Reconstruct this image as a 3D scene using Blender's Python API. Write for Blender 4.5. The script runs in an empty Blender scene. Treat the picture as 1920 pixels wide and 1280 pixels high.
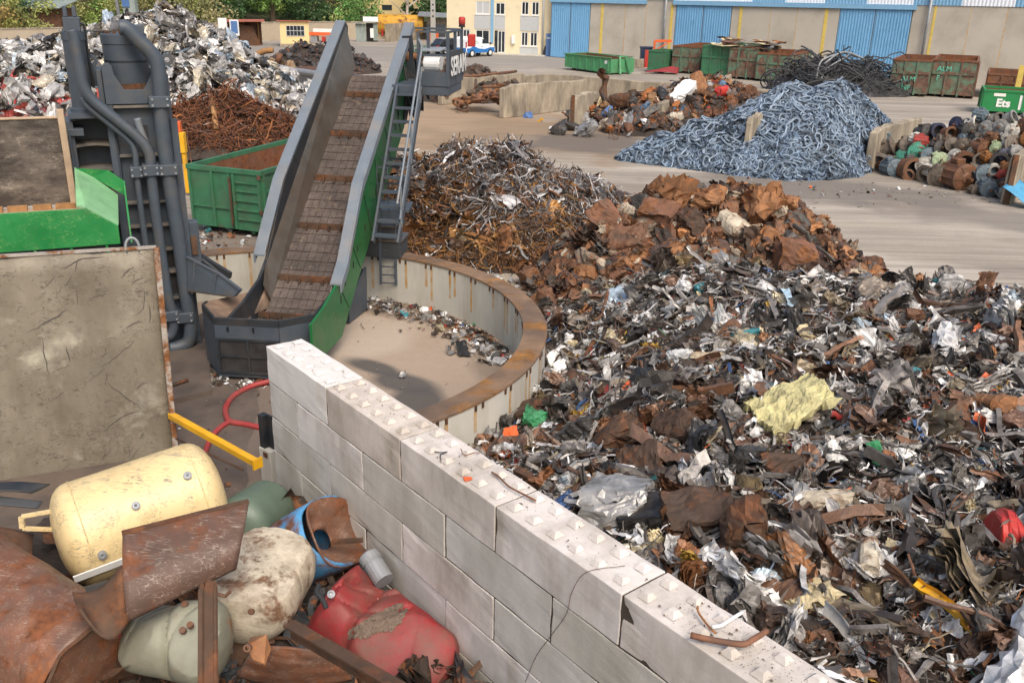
import bpy, bmesh, math, random
import numpy as np
from mathutils import Vector, Matrix, noise as mn
S = bpy.context.scene
COL = S.collection
rnd = random.Random(7)
RS = np.random.RandomState(11)
R = math.radians

# ------------------------------------------------------------------ camera model (measured from the photograph)
F_PX = 1715.0; PITCH = R(21.335); ROLL = R(1.343); CAMH = 7.7
FW = np.array([0, math.cos(PITCH), -math.sin(PITCH)])
_r = np.array([1.0, 0, 0]); _u = np.cross(_r, FW)
CR = math.cos(ROLL)*_r + math.sin(ROLL)*_u
CU = -math.sin(ROLL)*_r + math.cos(ROLL)*_u
EYE = np.array([0, 0, CAMH])
def ray(px, py): return FW + CR*(px-960)/F_PX - CU*(py-640)/F_PX
def G(px, py, z=0.0):
    d = ray(px, py); t = (z-CAMH)/d[2]; p = EYE + d*t; p[2] = z; return p
def at(px, py, y):
    d = ray(px, py); return EYE + d*(y/d[1])
class Frame:
    def __init__(s, ox, oy, yaw, oz=0.0):
        a = R(yaw); s.o = np.array([ox, oy, oz]); s.X = np.array([math.cos(a), math.sin(a), 0]); s.Y = np.array([-math.sin(a), math.cos(a), 0]); s.Z = np.array([0, 0, 1.0]); s.yaw = a
    def w(s, P):
        P = np.asarray(P, float).reshape(-1, 3); return s.o + P[:, 0:1]*s.X + P[:, 1:2]*s.Y + P[:, 2:3]*s.Z
    def onY(s, px, py, Y=0):
        d = ray(px, py); c = EYE-s.o; t = (Y-c@s.Y)/(d@s.Y); p = c+d*t; return np.array([p@s.X, Y, p[2]])
    def onX(s, px, py, X=0):
        d = ray(px, py); c = EYE-s.o; t = (X-c@s.X)/(d@s.X); p = c+d*t; return np.array([X, p@s.Y, p[2]])

cam = bpy.data.cameras.new('camera'); co = bpy.data.objects.new('camera', cam); COL.objects.link(co)
cam.sensor_fit = 'HORIZONTAL'; cam.sensor_width = 36; cam.lens = 36*F_PX/1920; cam.clip_end = 3000; cam.clip_start = .1
M3 = Matrix(((CR[0], CU[0], -FW[0]), (CR[1], CU[1], -FW[1]), (CR[2], CU[2], -FW[2])))
co.matrix_world = Matrix.Translation(Vector(EYE)) @ M3.to_4x4()
S.camera = co

# ------------------------------------------------------------------ light
SUN_EL, SUN_AZ = 50, 158          # soft high sun from behind the camera's right shoulder (azimuth clockwise from +Y)
w = bpy.data.worlds.new('World'); S.world = w; w.use_nodes = True
nt = w.node_tree; bg = nt.nodes['Background']
sky = nt.nodes.new('ShaderNodeTexSky'); sky.sky_type = 'NISHITA'; sky.sun_disc = False
sky.sun_elevation = R(SUN_EL); sky.sun_rotation = R(SUN_AZ); sky.air_density = 1.0; sky.dust_density = 5.5; sky.ozone_density = .8
nt.links.new(sky.outputs[0], bg.inputs[0]); bg.inputs[1].default_value = .15
sl = bpy.data.lights.new('sun', 'SUN'); sl.energy = 1.25; sl.angle = R(28); sl.color = (1, .95, .88)
so = bpy.data.objects.new('sun', sl); COL.objects.link(so)
sd = Vector((math.sin(R(SUN_AZ))*math.cos(R(SUN_EL)), math.cos(R(SUN_AZ))*math.cos(R(SUN_EL)), math.sin(R(SUN_EL))))
so.rotation_euler = sd.to_track_quat('Z', 'Y').to_euler(); so.location = (30, -30, 60)
S.view_settings.view_transform = 'Standard'; S.view_settings.look = 'None'; S.view_settings.gamma = 1
S.view_settings.exposure = .38
S.cycles.max_bounces = 5; S.cycles.diffuse_bounces = 3; S.cycles.glossy_bounces = 3
S.cycles.use_denoising = True

# ------------------------------------------------------------------ materials
def lin(h):
    h = h.lstrip('#'); c = [int(h[i:i+2], 16)/255 for i in (0, 2, 4)]
    return tuple(x/12.92 if x <= .04045 else ((x+.055)/1.055)**2.4 for x in c)
def k(c, f): return tuple(min(1, max(0, x*f)) for x in c[:3])
RUST = (.20, .075, .028)
def mat(name, col=(.5, .5, .5), var=.22, scale=3., rough=.7, metal=0., rust=0., rcol=RUST, rscale=2.5, dirt=0., dcol=(.13, .105, .08),
        dscale=1.3, bump=.15, bscale=18., streak=0., attr=False, scratch=None, rvar=1.0, ov=0.):
    m = bpy.data.materials.new(name); m.use_nodes = True; t = m.node_tree; N = t.nodes; L = t.links
    b = N['Principled BSDF']
    tc = N.new('ShaderNodeTexCoord'); oi = N.new('ShaderNodeObjectInfo')
    mu = N.new('ShaderNodeVectorMath'); mu.operation = 'MULTIPLY_ADD'; mu.inputs[1].default_value = (1, 1, 1)
    sc = N.new('ShaderNodeVectorMath'); sc.operation = 'SCALE'; sc.inputs[0].default_value = (31, 17, 53); L.new(oi.outputs['Random'], sc.inputs[3])
    L.new(tc.outputs['Object'], mu.inputs[0]); L.new(sc.outputs[0], mu.inputs[2]); vec = mu.outputs[0]
    def noise(s, det=6, ro=.6, v=None, dist=0.):
        n = N.new('ShaderNodeTexNoise'); n.inputs['Scale'].default_value = s; n.inputs['Detail'].default_value = det; n.inputs['Roughness'].default_value = ro
        n.inputs['Distortion'].default_value = dist; L.new(v or vec, n.inputs['Vector']); return n.outputs[0]
    def rng(x, a, b_, c=0., d=1.):
        n = N.new('ShaderNodeMapRange'); n.inputs[1].default_value = a; n.inputs[2].default_value = b_; n.inputs[3].default_value = c; n.inputs[4].default_value = d; L.new(x, n.inputs[0]); return n.outputs[0]
    def mix(f, a, c):
        n = N.new('ShaderNodeMix'); n.data_type = 'RGBA'
        for i, x in ((0, f), (6, a), (7, c)):
            if isinstance(x, (int, float)): n.inputs[i].default_value = x
            elif isinstance(x, tuple): n.inputs[i].default_value = (*x[:3], 1)
            else: L.new(x, n.inputs[i])
        return n.outputs[2]
    f1 = rng(noise(scale), .3, .7)
    if attr:
        a = N.new('ShaderNodeAttribute'); a.attribute_name = 'Col'
        h = N.new('ShaderNodeHueSaturation'); L.new(a.outputs[0], h.inputs['Color']); L.new(rng(noise(scale), .3, .7, 1-var, 1+var), h.inputs['Value']); c = h.outputs[0]
    else: c = mix(f1, k(col, 1-var), k(col, 1+var))
    if ov:
        h2 = N.new('ShaderNodeHueSaturation'); L.new(c, h2.inputs['Color']); L.new(rng(oi.outputs['Random'], 0, 1, 1-ov, 1+ov*.6), h2.inputs['Value']); L.new(rng(oi.outputs['Random'], 0, 1, 1.3, .6), h2.inputs['Saturation']); c = h2.outputs[0]
    if scratch:
        for q_, (rx, rz) in enumerate(((.5, .4), (-.7, 1.3), (.2, 2.3))):
            mp = N.new('ShaderNodeMapping'); mp.inputs['Rotation'].default_value = (rx, q_*.9, rz); mp.inputs['Scale'].default_value = (scratch[1]*.5, scratch[1]*9, scratch[1]*9); L.new(vec, mp.inputs['Vector'])
            nv = noise(1., 2, .5, mp.outputs[0], .6); sb = N.new('ShaderNodeMath'); sb.operation = 'SUBTRACT'; L.new(nv, sb.inputs[0]); sb.inputs[1].default_value = .5
            ab = N.new('ShaderNodeMath'); ab.operation = 'ABSOLUTE'; L.new(sb.outputs[0], ab.inputs[0]); line = rng(ab.outputs[0], 0., scratch[2], 1., 0.)
            g = rng(noise(scratch[1]*1.3+q_, 3), .5, .62); mm = N.new('ShaderNodeMath'); mm.operation = 'MULTIPLY'; L.new(line, mm.inputs[0]); L.new(g, mm.inputs[1]); c = mix(mm.outputs[0], c, scratch[0])
    ro = None; me_ = None; bumpsrc = noise(bscale, 5, .65)
    if dirt > 0:
        th = .5+(.5-dirt)*.55
        v = vec
        if streak:
            ms = N.new('ShaderNodeVectorMath'); ms.operation = 'MULTIPLY'; ms.inputs[1].default_value = (1, 1, streak); L.new(vec, ms.inputs[0]); v = ms.outputs[0]
        fd = rng(noise(dscale, 8, .65, v), th-.16, th+.16, 0, .9); c = mix(fd, c, dcol)
    if rust > 0:
        th = .5+(.5-rust)*.5
        fr = rng(noise(rscale, 9, .68, None, .4), th-.05, th+.06)
        r2 = mix(rng(noise(rscale*3.3, 5), .32, .68), k(rcol, .42), mix(rng(noise(rscale*1.7, 4), .4, .7), rcol, k((rcol[0]*1.3, rcol[1]*1.4, rcol[2]*1.35), 1)))
        c = mix(fr, c, r2); ro = rng(fr, 0, 1, rough, .85); me_ = rng(fr, 0, 1, metal, 0.)
    L.new(c, b.inputs['Base Color'])
    if ro: L.new(ro, b.inputs['Roughness']); L.new(me_, b.inputs['Metallic'])
    else:
        L.new(rng(f1, 0, 1, max(.05, rough-.1*rvar), min(1, rough+.1*rvar)), b.inputs['Roughness']); b.inputs['Metallic'].default_value = metal
    if bump:
        bn = N.new('ShaderNodeBump'); bn.inputs['Strength'].default_value = bump; bn.inputs['Distance'].default_value = .03; L.new(bumpsrc, bn.inputs['Height']); L.new(bn.outputs[0], b.inputs['Normal'])
    return m

MT = {}
def mk(name, **kw): MT[name] = mat(name, **kw)
mk('grey_steel', col=lin('#454e57'), var=.13, rough=.5, dirt=.24, dcol=lin('#5d5750'), dscale=2.2, rust=.06, bump=.05)
mk('dark_steel', col=lin('#262b30'), var=.15, rough=.55, dirt=.3, dcol=lin('#4a443d'), bump=.05)
mk('flange_steel', col=lin('#6f7880'), var=.08, rough=.5, dirt=.2, dcol=lin('#8a7f72'), bump=.03)
mk('worn_steel', col=lin('#6d6b66'), var=.3, scale=2, rough=.38, metal=.5, dirt=.42, dcol=lin('#6f5d4c'), dscale=.9, rust=.12, bump=.05)
mk('press_green', col=lin('#257d40'), var=.12, rough=.42, dirt=.12, scratch=(lin('#8fae6a'), 2.2, .012), bump=.03)
mk('conveyor_green', col=lin('#1d6334'), var=.14, rough=.35, dirt=.14, dcol=lin('#3c5a40'), bump=.03)
mk('pale_green', col=lin('#7fae80'), var=.15, rough=.5, dirt=.25, dcol=lin('#5e7a63'))
mk('belt', col=lin('#655951'), var=.3, scale=9, rough=.8, dirt=.5, dcol=lin('#37312e'), dscale=1.1, rust=.22, rcol=lin('#7d6c5d'), rscale=2.2, bump=.3)
mk('belt_dust', col=lin('#8a7360'), var=.3, rough=.9, dirt=.5, dcol=lin('#4d4038'))
mk('dusty_lit_steel', col=lin('#62605d'), var=.2, rough=.8, dirt=.4, dcol=lin('#857868'))  # dust on the ribs, with the light on their tops painted in as paler grey
mk('smeared_steel', col=lin('#7d746a'), var=.35, scale=2.2, rough=.42, metal=.3, dirt=.55, dcol=lin('#3a3430'), dscale=1.6, streak=2.5, scratch=(lin('#b0a798'), 1.2, .03), rust=.16, rcol=lin('#6b5038'), bump=.06)
mk('tan_dust', col=lin('#b09a80'), var=.14, rough=.95, dirt=.2, dcol=lin('#7d6a56'))
mk('wood', col=lin('#9a7349'), var=.25, scale=6, rough=.85)
mk('scarred_plate', col=lin('#867e6e'), var=.24, scale=1.3, rough=.65, dirt=.5, dcol=lin('#6a6152'), dscale=1.4, streak=.35, scratch=(lin('#453f39'), 1.5, .03), rust=.3, rcol=lin('#a89f8e'), rscale=1.0, bump=.12, bscale=9)
mk('rusty_edge', col=lin('#a8a196'), var=.2, rough=.7, rust=.5, rcol=lin('#8c5a33'), rscale=3)
mk('white_block', ov=.06, col=lin('#d3cac1'), var=.06, scale=1.4, rough=.9, dirt=.38, dcol=lin('#968c7c'), dscale=1.6, streak=.4, bump=.12, bscale=40)
mk('old_block', ov=.1, col=lin('#cdc9c0'), var=.09, scale=1.1, rough=.92, dirt=.42, dcol=lin('#a09b8e'), dscale=.8, streak=.35, bump=.15, bscale=40)
mk('bright_block', col=lin('#d6d2cc'), var=.04, rough=.85, dirt=.12, dcol=lin('#b3a68f'), bump=.08, bscale=40)
mk('ring_concrete', col=lin('#c2bfb4'), var=.08, scale=1, rough=.85, dirt=.25, dcol=lin('#9b917b'), dscale=1.4, streak=.15, rust=.1, rcol=lin('#a5743a'), rscale=1.2, bump=.08)
mk('ring_cap', col=lin('#8a6f55'), var=.25, rough=.75, rust=.4, rcol=lin('#9a6a35'), rscale=.9, dirt=.5, dcol=lin('#57493f'), dscale=.7, bump=.15)
mk('bay_concrete', col=lin('#a89c87'), var=.18, scale=.9, rough=.95, dirt=.42, dcol=lin('#5f574d'), dscale=1.6, streak=.3, rust=.12, rcol=lin('#9a7a4a'), bump=.3, bscale=6)
mk('wall_concrete', col=lin('#b4ada0'), var=.06, scale=.35, rough=.92, dirt=.24, dcol=lin('#928a7d'), dscale=.28, rust=.02, bump=.06)
mk('stone_wall', col=lin('#b1a48f'), var=.2, scale=.5, rough=.95, dirt=.35, dcol=lin('#8a7d69'), dscale=.5, bump=.3, bscale=3)
mk('cream_render', col=lin('#ddcfae'), var=.05, scale=.5, rough=.9, dirt=.12, dcol=lin('#c0b08c'), bump=.03)
mk('grey_panel', col=lin('#b4b6b5'), var=.05, rough=.7)
mk('white_frame', col=lin('#dcdcda'), var=.04, rough=.5)
mk('glass', col=(.03, .035, .04), var=.4, scale=.6, rough=.08, bump=0)
mk('blue_door', col=lin('#6fa3c9'), var=.06, scale=.5, rough=.45, dirt=.1, dcol=lin('#4d7ba0'), bump=0)
mk('blue_trim', col=lin('#7ba8c8'), var=.06, rough=.5, bump=0)
mk('white_clad', col=lin('#dde3ea'), var=.03, rough=.5, bump=0)
mk('galvanised', col=lin('#93979a'), var=.15, rough=.5, metal=.2, dirt=.25, dcol=lin('#7a756d'), bump=.02)
mk('yellow_post', col=lin('#cdb45a'), var=.12, rough=.7, rust=.12)
mk('skip_green', col=lin('#4a8d5f'), var=.16, rough=.6, rust=.2, rcol=lin('#6b4a33'), dirt=.2, dcol=lin('#5f6a52'))
mk('skip_bright_green', col=lin('#1f7f45'), var=.08, rough=.45, dirt=.12, dcol=lin('#3f6a4a'))
mk('skip_mid_green', col=lin('#386f4e'), var=.2, rough=.6, rust=.22, rcol=lin('#5e4433'), rscale=1.6, dirt=.3, dcol=lin('#4e5a47'))
mk('skip_old_green', col=lin('#5a7862'), var=.25, rough=.7, rust=.54, rcol=lin('#77594a'), rscale=.9, dirt=.3, dcol=lin('#5d5a48'))
mk('skip_inside', col=lin('#7a5138'), var=.3, rough=.85, rust=.5, rcol=lin('#86502f'), dirt=.35, dcol=lin('#5a463a'))
mk('rust', col=lin('#7d5640'), var=.3, rough=.8, rust=.4, rcol=lin('#8a5832'), rscale=2.2, dirt=.42, dcol=lin('#55453a'), dscale=2.5, bump=.2)
mk('rust_dark', col=lin('#57402f'), var=.35, rough=.82, rust=.45, rcol=lin('#74492d'), dirt=.35, dcol=lin('#33291f'), bump=.2)
mk('rust_orange', col=lin('#9a6a42'), var=.3, rough=.8, rust=.35, rcol=lin('#9a5f32'), dirt=.45, dcol=lin('#5f4a3a'), dscale=2.5, bump=.2)
mk('rust_brown_scratched', col=lin('#7a523d'), var=.25, rough=.5, rust=.4, rcol=lin('#86502f'), rscale=2.6, dirt=.42, dcol=lin('#5a4a40'), dscale=2.2, scratch=(lin('#c4b6a4'), 5.5, .016), bump=.12)
mk('cream_tank', col=lin('#e0c894'), var=.07, scale=1.2, rough=.42, dirt=.2, dcol=lin('#b89a66'), dscale=2.5, scratch=(lin('#77746a'), 3.2, .03), rust=.06, rcol=lin('#8a5a30'), bump=.04)
mk('dirty_cream', col=lin('#cfc4ae'), var=.16, rough=.7, rust=.38, rcol=lin('#7d5c45'), rscale=3.2, dirt=.42, dcol=lin('#7e7260'), dscale=2.6, scratch=(lin('#6b513c'), 3.5, .014))
mk('trough_brown', col=lin('#63483a'), var=.28, rough=.6, rust=.35, rcol=lin('#7a4a30'), rscale=1.8, dirt=.45, dcol=lin('#4a3c34'), dscale=1.8, streak=.4, scratch=(lin('#a89a8a'), 2.5, .02), bump=.12)
mk('red_tank', col=lin('#8f2328'), var=.18, rough=.6, dirt=.46, dcol=lin('#6d5044'), dscale=2.2, rust=.1, rcol=lin('#6e4636'), scratch=(lin('#5a2a24'), 3, .014))
mk('sage_tank', col=lin('#5f7061'), var=.1, rough=.45, dirt=.2, dcol=lin('#75715c'), rust=.06)
mk('greygreen_tank', col=lin('#8b8b79'), var=.14, rough=.6, rust=.24, rcol=lin('#9a5f31'), rscale=2, dirt=.25, dcol=lin('#77705f'))
mk('blue_rust', col=lin('#4b8fbf'), var=.15, rough=.6, rust=.5, rcol=lin('#7c5036'), rscale=1.8, dirt=.15)
mk('gravel_dirt', col=lin('#736355'), var=.4, scale=30, rough=1, bump=.6, bscale=60)
mk('yellow_paint', col=lin('#e0a81f'), var=.12, rough=.5, dirt=.15, rust=.05)
mk('orange_paint', col=lin('#d9632f'), var=.1, rough=.55, dirt=.15)
mk('red_paint', col=lin('#b5342b'), var=.1, rough=.5, dirt=.12)
mk('red_hose', col=lin('#9c3a38'), var=.12, rough=.6, dirt=.25, dcol=lin('#6d5348'))
mk('white_paint', col=lin('#e4e4e0'), var=.04, rough=.5, dirt=.12, dcol=lin('#b9b2a4'))
mk('black_rubber', col=(.02, .02, .021), var=.2, rough=.8)
mk('black_paint', col=(.014, .015, .018), var=.1, rough=.18, bump=0)
mk('navy_paint', col=lin('#22304a'), var=.15, rough=.5)
mk('blue_panel', col=lin('#4d6f9f'), var=.08, rough=.5)
mk('sky_blue_paint', col=lin('#4b93b8'), var=.15, rough=.6, rust=.2)
mk('van_white', col=lin('#eef0f0'), var=.02, rough=.25, bump=0)
mk('van_blue', col=lin('#2f74b8'), var=.05, rough=.3, bump=0)
mk('grey_plastic', col=lin('#3c3f42'), var=.1, rough=.6)
mk('bark', col=lin('#5b4d40'), var=.3, scale=8, rough=.95, bump=.4)
mk('pale_bark', col=lin('#b7ada0'), var=.25, scale=5, rough=.9)
mk('roof_tile', col=lin('#9a5a45'), var=.2, rough=.9)
mk('tin', col=lin('#9aa59f'), var=.12, scale=1, rough=.5, metal=.2, dirt=.3, dcol=lin('#6f756c'), streak=.3)
mk('tarp_red', col=lin('#8e3436'), var=.2, rough=.7)
mk('sign_white', col=lin('#e6e4dc'), var=.05, rough=.5)
mk('pole_concrete', col=lin('#aaa79f'), var=.08, rough=.9)
mk('heap_core', col=lin('#3b332d'), var=.5, scale=9, rough=.95, dirt=.4, dcol=lin('#43382f'), bump=.6, bscale=14)
mk('scrap_mix', attr=True, var=.3, scale=7, rough=.42, metal=.22, dirt=.3, dcol=lin('#37302a'), dscale=4, rust=.14, rcol=lin('#6d452c'), rscale=5, bump=.3, bscale=24)
mk('scrap_rust', attr=True, var=.35, scale=5, rough=.75, dirt=.32, dcol=lin('#3a2d24'), dscale=3, rust=.35, rcol=lin('#8a542d'), rscale=4, bump=.3, bscale=20)
mk('scrap_alu', attr=True, var=.2, scale=2, rough=.4, metal=.3, dirt=.22, dcol=lin('#6d665c'), dscale=1.2, bump=.15, bscale=8)
mk('chain_blue', attr=True, var=.3, scale=3, rough=.55, metal=.2, dirt=.3, dcol=lin('#3b4248'), bump=.05)
mk('curl_steel', attr=True, var=.25, scale=3, rough=.45, metal=.25, dirt=.2, dcol=lin('#3d332c'), bump=.08)
mk('dark_cable', col=lin('#3a3b3d'), var=.3, rough=.6)
mk('leaf', attr=True, var=.2, scale=.8, rough=.7, bump=0)
mk('oil_black', col=(.035, .033, .032), var=.4, rough=.45, bump=.1)
PAL = {}
def piece_mats():
    for n, hx, ru, di, me, ro in [('dark grey', '#4a4845', .2, .35, .3, .5), ('silver grey', '#a3a19d', .08, .25, .4, .36), ('white', '#d4d3cd', .06, .22, 0, .45), ('rusty brown', '#74543f', .4, .3, 0, .8),
        ('dark brown', '#4a382c', .35, .35, 0, .8), ('black', '#2a2928', .08, .2, 0, .4), ('red', '#a3342f', .1, .3, 0, .5), ('orange', '#cf5f2c', .14, .2, 0, .55), ('blue', '#46689a', .1, .22, 0, .5),
        ('teal', '#3b7f88', .08, .2, 0, .5), ('yellow', '#c0993f', .1, .22, 0, .55), ('green', '#3f8a5c', .06, .22, 0, .55), ('cream', '#cdbd95', .16, .26, 0, .6), ('pale blue', '#a9c4d6', .05, .22, 0, .5),
        ('orange rust', '#966440', .35, .4, 0, .8), ('bronze', '#6b5a3c', .2, .35, .4, .45)]:
        mk('scrap '+n, col=lin(hx), var=.25, scale=5, rough=ro, metal=me, rust=ru, rcol=lin('#6d4329'), rscale=4, dirt=di, dcol=lin('#3d342c'), dscale=3, bump=.25, bscale=22); PAL[n] = MT['scrap '+n]
piece_mats()
# ------------------------------------------------------------------ object helpers
ORG = {}
LABELS = {}
def tag(o, label, cat, group=None, kind=None):
    if label: o['label'] = label; LABELS.setdefault(label, []).append(o)
    if cat: o['category'] = cat
    if group: o['group'] = group
    if kind: o['kind'] = kind
    return o
def thing(name, label, cat, loc=(0, 0, 0), group=None):
    o = bpy.data.objects.new(name, None); COL.objects.link(o); o.empty_display_size = .2
    o.location = Vector(tuple(float(x) for x in loc)); ORG[o] = np.array([float(x) for x in loc]); return tag(o, label, cat, group)
class MB:
    def __init__(s, fr=None): s.v = []; s.f = []; s.n = 0; s.fr = fr
    def add(s, V, Fc):
        V = np.asarray(V, float).reshape(-1, 3)
        if s.fr is not None: V = s.fr.w(V)
        s.v.append(V); s.f += [tuple(int(i)+s.n for i in f) for f in Fc]; s.n += len(V); return s
    def box(s, lo, hi):
        x0, y0, z0 = lo; x1, y1, z1 = hi
        return s.add([(x0, y0, z0), (x1, y0, z0), (x1, y1, z0), (x0, y1, z0), (x0, y0, z1), (x1, y0, z1), (x1, y1, z1), (x0, y1, z1)],
                     [(0, 3, 2, 1), (4, 5, 6, 7), (0, 1, 5, 4), (1, 2, 6, 5), (2, 3, 7, 6), (3, 0, 4, 7)])
    def obox(s, c, sz, M):
        a = np.array(sz)/2; P = np.array([(i, j, l) for l in (-1, 1) for i, j in ((-1, -1), (1, -1), (1, 1), (-1, 1))])*a
        return s.add(np.array(c)+P@np.asarray(M).T, [(0, 3, 2, 1), (4, 5, 6, 7), (0, 1, 5, 4), (1, 2, 6, 5), (2, 3, 7, 6), (3, 0, 4, 7)])
    def bar(s, a, b, wd, ht, up=(0, 0, 1)):
        a = np.array(a, float); b = np.array(b, float); d = b-a; L = np.linalg.norm(d); d /= L; x = np.cross(d, up)
        if np.linalg.norm(x) < 1e-4: x = np.cross(d, (1, 0, 0))
        x /= np.linalg.norm(x); z = np.cross(x, d)
        return s.obox((a+b)/2, (wd, L, ht), np.stack([x, d, z], 1))
    def prism(s, P, vec):
        P = np.asarray(P, float); n = len(P); Q = P+np.asarray(vec, float)
        return s.add(np.vstack([P, Q]), [tuple(range(n))[::-1], tuple(range(n, 2*n))]+[(i, (i+1) % n, n+(i+1) % n, n+i) for i in range(n)])
    def plate(s, P, t):
        P = np.asarray(P, float); nn = np.cross(P[1]-P[0], P[2]-P[0]); nn /= np.linalg.norm(nn); return s.prism(P, nn*t)
    def tube(s, P, r, n=8, cap=True):
        V, Fc = tubegeo(P, r, n, cap); return s.add(V, Fc)
    def lathe(s, prof, n=16, o=(0, 0, 0), ax=(0, 0, 1), a0=0., a1=2*math.pi):
        ax = np.array(ax, float); ax /= np.linalg.norm(ax); u = np.cross(ax, (0, 0, 1) if abs(ax[2]) < .9 else (1, 0, 0)); u /= np.linalg.norm(u); v = np.cross(ax, u)
        full = abs(a1-a0-2*math.pi) < 1e-6; m = n if full else n+1; V = []
        for r_, z_ in prof:
            for i in range(m):
                a = a0+(a1-a0)*i/n; V.append(np.array(o)+ax*z_+(u*math.cos(a)+v*math.sin(a))*r_)
        Fc = []
        for j in range(len(prof)-1):
            for i in range(n):
                i2 = (i+1) % m; Fc.append((j*m+i, j*m+i2, (j+1)*m+i2, (j+1)*m+i))
        return s.add(V, Fc)
    def build(s, name, m, parent=None, smooth=False, bevel=0., seg=1, solid=0.):
        V = np.vstack(s.v)
        top = parent
        if parent is None:
            O = np.array([(V[:, 0].min()+V[:, 0].max())/2, (V[:, 1].min()+V[:, 1].max())/2, V[:, 2].min()])
        else: O = ORG[parent]
        me = bpy.data.meshes.new(name); me.from_pydata((V-O).tolist(), [], s.f); me.update()
        o = bpy.data.objects.new(name, me); COL.objects.link(o); ORG[o] = O
        if parent is None: o.location = O
        else: o.parent = parent
        me.materials.append(MT[m] if isinstance(m, str) else m)
        bm = bmesh.new(); bm.from_mesh(me); bmesh.ops.recalc_face_normals(bm, faces=bm.faces); bm.to_mesh(me); bm.free()
        if smooth: me.polygons.foreach_set('use_smooth', [True]*len(me.polygons))
        if solid:
            q = o.modifiers.new('thick', 'SOLIDIFY'); q.thickness = solid; q.offset = 0
        if bevel:
            q = o.modifiers.new('bevel', 'BEVEL'); q.width = bevel; q.segments = seg; q.limit_method = 'ANGLE'; q.angle_limit = R(40)
        return o
def tubegeo(P, r, n=8, cap=True):
    P = np.asarray(P, float); m = len(P); r = np.broadcast_to(np.asarray(r, float), (m,))
    T = np.gradient(P, axis=0); T /= np.linalg.norm(T, axis=1)[:, None]+1e-9
    u = np.cross(T[0], (0, 0, 1) if abs(T[0][2]) < .9 else (1, 0, 0)); u /= np.linalg.norm(u); V = []
    for i in range(m):
        u = u-T[i]*(u@T[i]); u /= np.linalg.norm(u)+1e-9; v = np.cross(T[i], u)
        a = np.arange(n)*2*math.pi/n; V.append(P[i]+r[i]*(np.cos(a)[:, None]*u+np.sin(a)[:, None]*v))
    Fc = [(j*n+i, j*n+(i+1) % n, (j+1)*n+(i+1) % n, (j+1)*n+i) for j in range(m-1) for i in range(n)]
    if cap: Fc += [tuple(range(n))[::-1], tuple(range((m-1)*n, m*n))]
    return np.vstack(V), Fc
def spline(P, n=8):
    P = np.asarray(P, float); Q = np.vstack([2*P[0]-P[1], P, 2*P[-1]-P[-2]]); out = []
    for i in range(1, len(Q)-2):
        for t in np.linspace(0, 1, n, endpoint=False):
            a, b, c, d = Q[i-1:i+3]; out.append(.5*((2*b)+(c-a)*t+(2*a-5*b+4*c-d)*t*t+(3*b-a-3*c+d)*t**3))
    out.append(P[-1]); return np.array(out)
def copy_tree(o, loc=None, rotz=None, label=None):
    c = o.copy(); COL.objects.link(c)
    for ch in o.children:
        e = ch.copy(); COL.objects.link(e); e.parent = c
        for g in ch.children:
            d = g.copy(); COL.objects.link(d); d.parent = e
    if loc is not None: c.location = Vector(tuple(float(x) for x in loc))
    if rotz is not None: c.rotation_euler = (0, 0, rotz)
    if label: c['label'] = label
    return c
def text(name, body, o, xd, up, size, m, parent, ext=.004, bold=0.):
    cu = bpy.data.curves.new(name, 'FONT'); cu.body = body; cu.size = size; cu.extrude = ext; cu.offset = bold; cu.align_x = 'LEFT'
    tmp = bpy.data.objects.new('tmp', cu); me = bpy.data.meshes.new_from_object(tmp); bpy.data.objects.remove(tmp); me.materials.clear(); me.materials.append(MT[m]); b = bpy.data.objects.new(name, me); COL.objects.link(b)
    xd = Vector(xd).normalized(); z = xd.cross(Vector(up)).normalized(); y = z.cross(xd)
    mm = Matrix((xd, y, z)).transposed().to_4x4(); mm.translation = Vector(tuple(o))-Vector(ORG[parent]); b.parent = parent; b.matrix_local = mm; ORG[b] = ORG[parent]; return b
def qmesh(name, V, Fc, m, col=None):
    V = np.ascontiguousarray(V, np.float32); Fc = np.ascontiguousarray(Fc, np.int32); me = bpy.data.meshes.new(name)
    me.vertices.add(len(V)); me.vertices.foreach_set('co', V.ravel()); me.loops.add(Fc.size); me.loops.foreach_set('vertex_index', Fc.ravel())
    me.polygons.add(len(Fc)); me.polygons.foreach_set('loop_start', np.arange(0, Fc.size, Fc.shape[1], dtype=np.int32))
    me.update(calc_edges=True); me.shade_flat(); me.materials.append(m)
    if col is not None:
        a = me.attributes.new('Col', 'FLOAT_COLOR', 'POINT'); a.data.foreach_set('color', np.ascontiguousarray(col, np.float32).ravel())
    return me
def qobj(name, V, Fc, m, col=None, parent=None, org=None):
    if org is None: org = np.zeros(3)
    o = bpy.data.objects.new(name, qmesh(name, np.asarray(V)-org, Fc, m, col)); COL.objects.link(o); ORG[o] = np.asarray(org, float)
    if parent is not None: o.parent = parent
    else: o.location = Vector(tuple(float(x) for x in org))
    return o
def wave(x, y, s, seed=0.):
    return np.sin(x*s+seed)*np.cos(y*s*1.17+seed*2.1)*.5+np.sin(x*s*2.3+y*s*1.1+seed*3)*.3+np.cos(y*s*3.1-x*s*1.7+seed)*.2

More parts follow.
